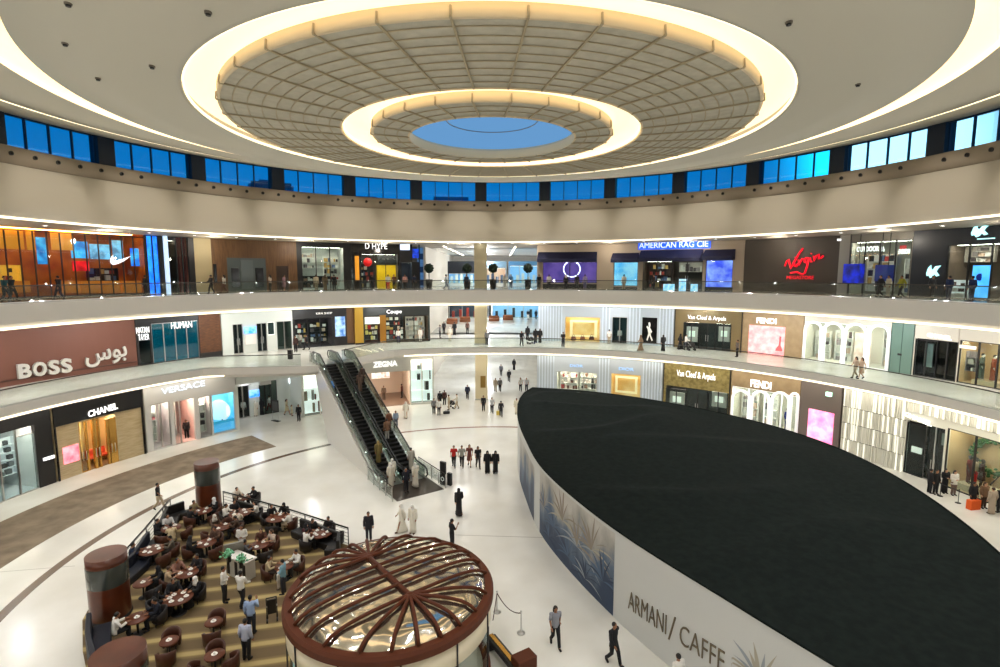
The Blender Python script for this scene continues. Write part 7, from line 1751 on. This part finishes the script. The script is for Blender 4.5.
# ================================================================= daylight, lamps, camera
w = bpy.data.worlds.new('dusk_sky'); SC.world = w; w.use_nodes = True; nt = w.node_tree; nt.nodes.clear()
o = nt.nodes.new('ShaderNodeOutputWorld'); b = nt.nodes.new('ShaderNodeBackground'); tc = nt.nodes.new('ShaderNodeTexCoord')
dp = nt.nodes.new('ShaderNodeVectorMath'); dp.operation = 'DOT_PRODUCT'; nm = nt.nodes.new('ShaderNodeVectorMath'); nm.operation = 'NORMALIZE'
gd = Vector(ray(893, 146)).normalized()
dp.inputs[1].default_value = gd
r = nt.nodes.new('ShaderNodeValToRGB'); e = r.color_ramp.elements
e[0].position = .985; e[0].color = (.150, .345, .62, 1); e[1].position = .9965; e[1].color = (2.2, 2.4, 2.5, 1)
x = e.new(.991); x.color = (.5, .6, .9, 1)
nt.links.new(tc.outputs['Generated'], nm.inputs[0]); nt.links.new(nm.outputs[0], dp.inputs[0]); nt.links.new(dp.outputs['Value'], r.inputs[0]); nt.links.new(r.outputs[0], b.inputs[0]); nt.links.new(b.outputs[0], o.inputs[0])
b.inputs[1].default_value = 1.
def lamp(name, kind, loc, power, col=(255, 240, 216), **k):
    l = bpy.data.lights.new(name, kind); l.energy = power; l.color = lin(col)
    for a, v in k.items(): setattr(l, a, v)
    o = bpy.data.objects.new(name, l); COL.objects.link(o); o.location = loc; return o
# downlights recessed in the plain ceiling
for R, n, z in ((16.2, 12, 22.3), (22.6, 16, 23.2)):
    for i in range(n):
        lamp('downlight', 'SPOT', pol(2*pi*(i+.5)/n, R, z), DOWN, (244, 248, 255), spot_size=rad(110), spot_blend=.8, shadow_soft_size=.25)
for i in range(26):     # fill spots added behind the top balustrade to brighten ceiling and upper fascia
    a = rad(-172)+rad(344)*i/25; p = pol(a, 31.5, Z2+.12); l = lamp('fill_uplight', 'SPOT', p, UP_FILL, (252, 250, 248), spot_size=rad(120), spot_blend=.9, shadow_soft_size=.12)
    l.rotation_euler = (pol(a, 8., 23.)-p).to_track_quat('-Z', 'Y').to_euler()
lamp('lobby_fill_lamp', 'POINT', pol(onR(262, 390, RG)[0], 34.8, 3.9), 110, (250, 252, 255), shadow_soft_size=.6)  # point lamp added to brighten the white lobby, no fixture modelled
lamp('shop_fill_lamp', 'POINT', pol(onR(375, 390, RG)[0], 36., 3.9), 130, (255, 244, 236), shadow_soft_size=.2)  # point lamp added to brighten the warm shop room
for i in range(30):     # wall washers recessed in the outer ceiling ring, aimed at the upper fascia
    a = rad(-174)+rad(348)*i/29; p = pol(a, 23.6, 23.3); l = lamp('wall_washer', 'SPOT', p, WASH, (255, 246, 232), spot_size=rad(62), spot_blend=.7, shadow_soft_size=.15)
    l.rotation_euler = (pol(a, 28.4, 19.6)-p).to_track_quat('-Z', 'Y').to_euler()
for y in (70, 84, 97):
    for z in (4.6, 10.4, 17.2): lamp('hall_fill_lamp', 'POINT', (-2.5, y, z), HALL, (240, 246, 255), shadow_soft_size=.3)  # point lamps added in mid air to brighten the back hall
# grazing lamps that wash the upper fascia and the walls of the galleries
for i in range(22):
    a = rad(-150)+rad(300)*i/21
    lamp('gallery_lamp', 'POINT', pol(a, 34.3, 17.6), GAL2, (255, 244, 226), shadow_soft_size=.2)
    lamp('gallery_lamp', 'POINT', pol(a, 34.2, 10.9), GAL1, (250, 252, 255), shadow_soft_size=.2)
cam = bpy.data.cameras.new('camera'); co = bpy.data.objects.new('camera', cam); COL.objects.link(co)
co.location = (0, 0, EYE); co.rotation_euler = (pi/2-PITCH, 0, 0); cam.sensor_width = 36.; cam.lens = FOC/1000*36; cam.clip_end = 500; cam.clip_start = .05
SC.camera = co
SC.view_settings.view_transform = 'Standard'; SC.view_settings.look = 'None'; SC.view_settings.gamma = 1.; SC.view_settings.exposure = EXPO
SC.view_settings.use_curve_mapping = False
for o in list(bpy.data.objects):
    if '_o' in o: del o['_o']
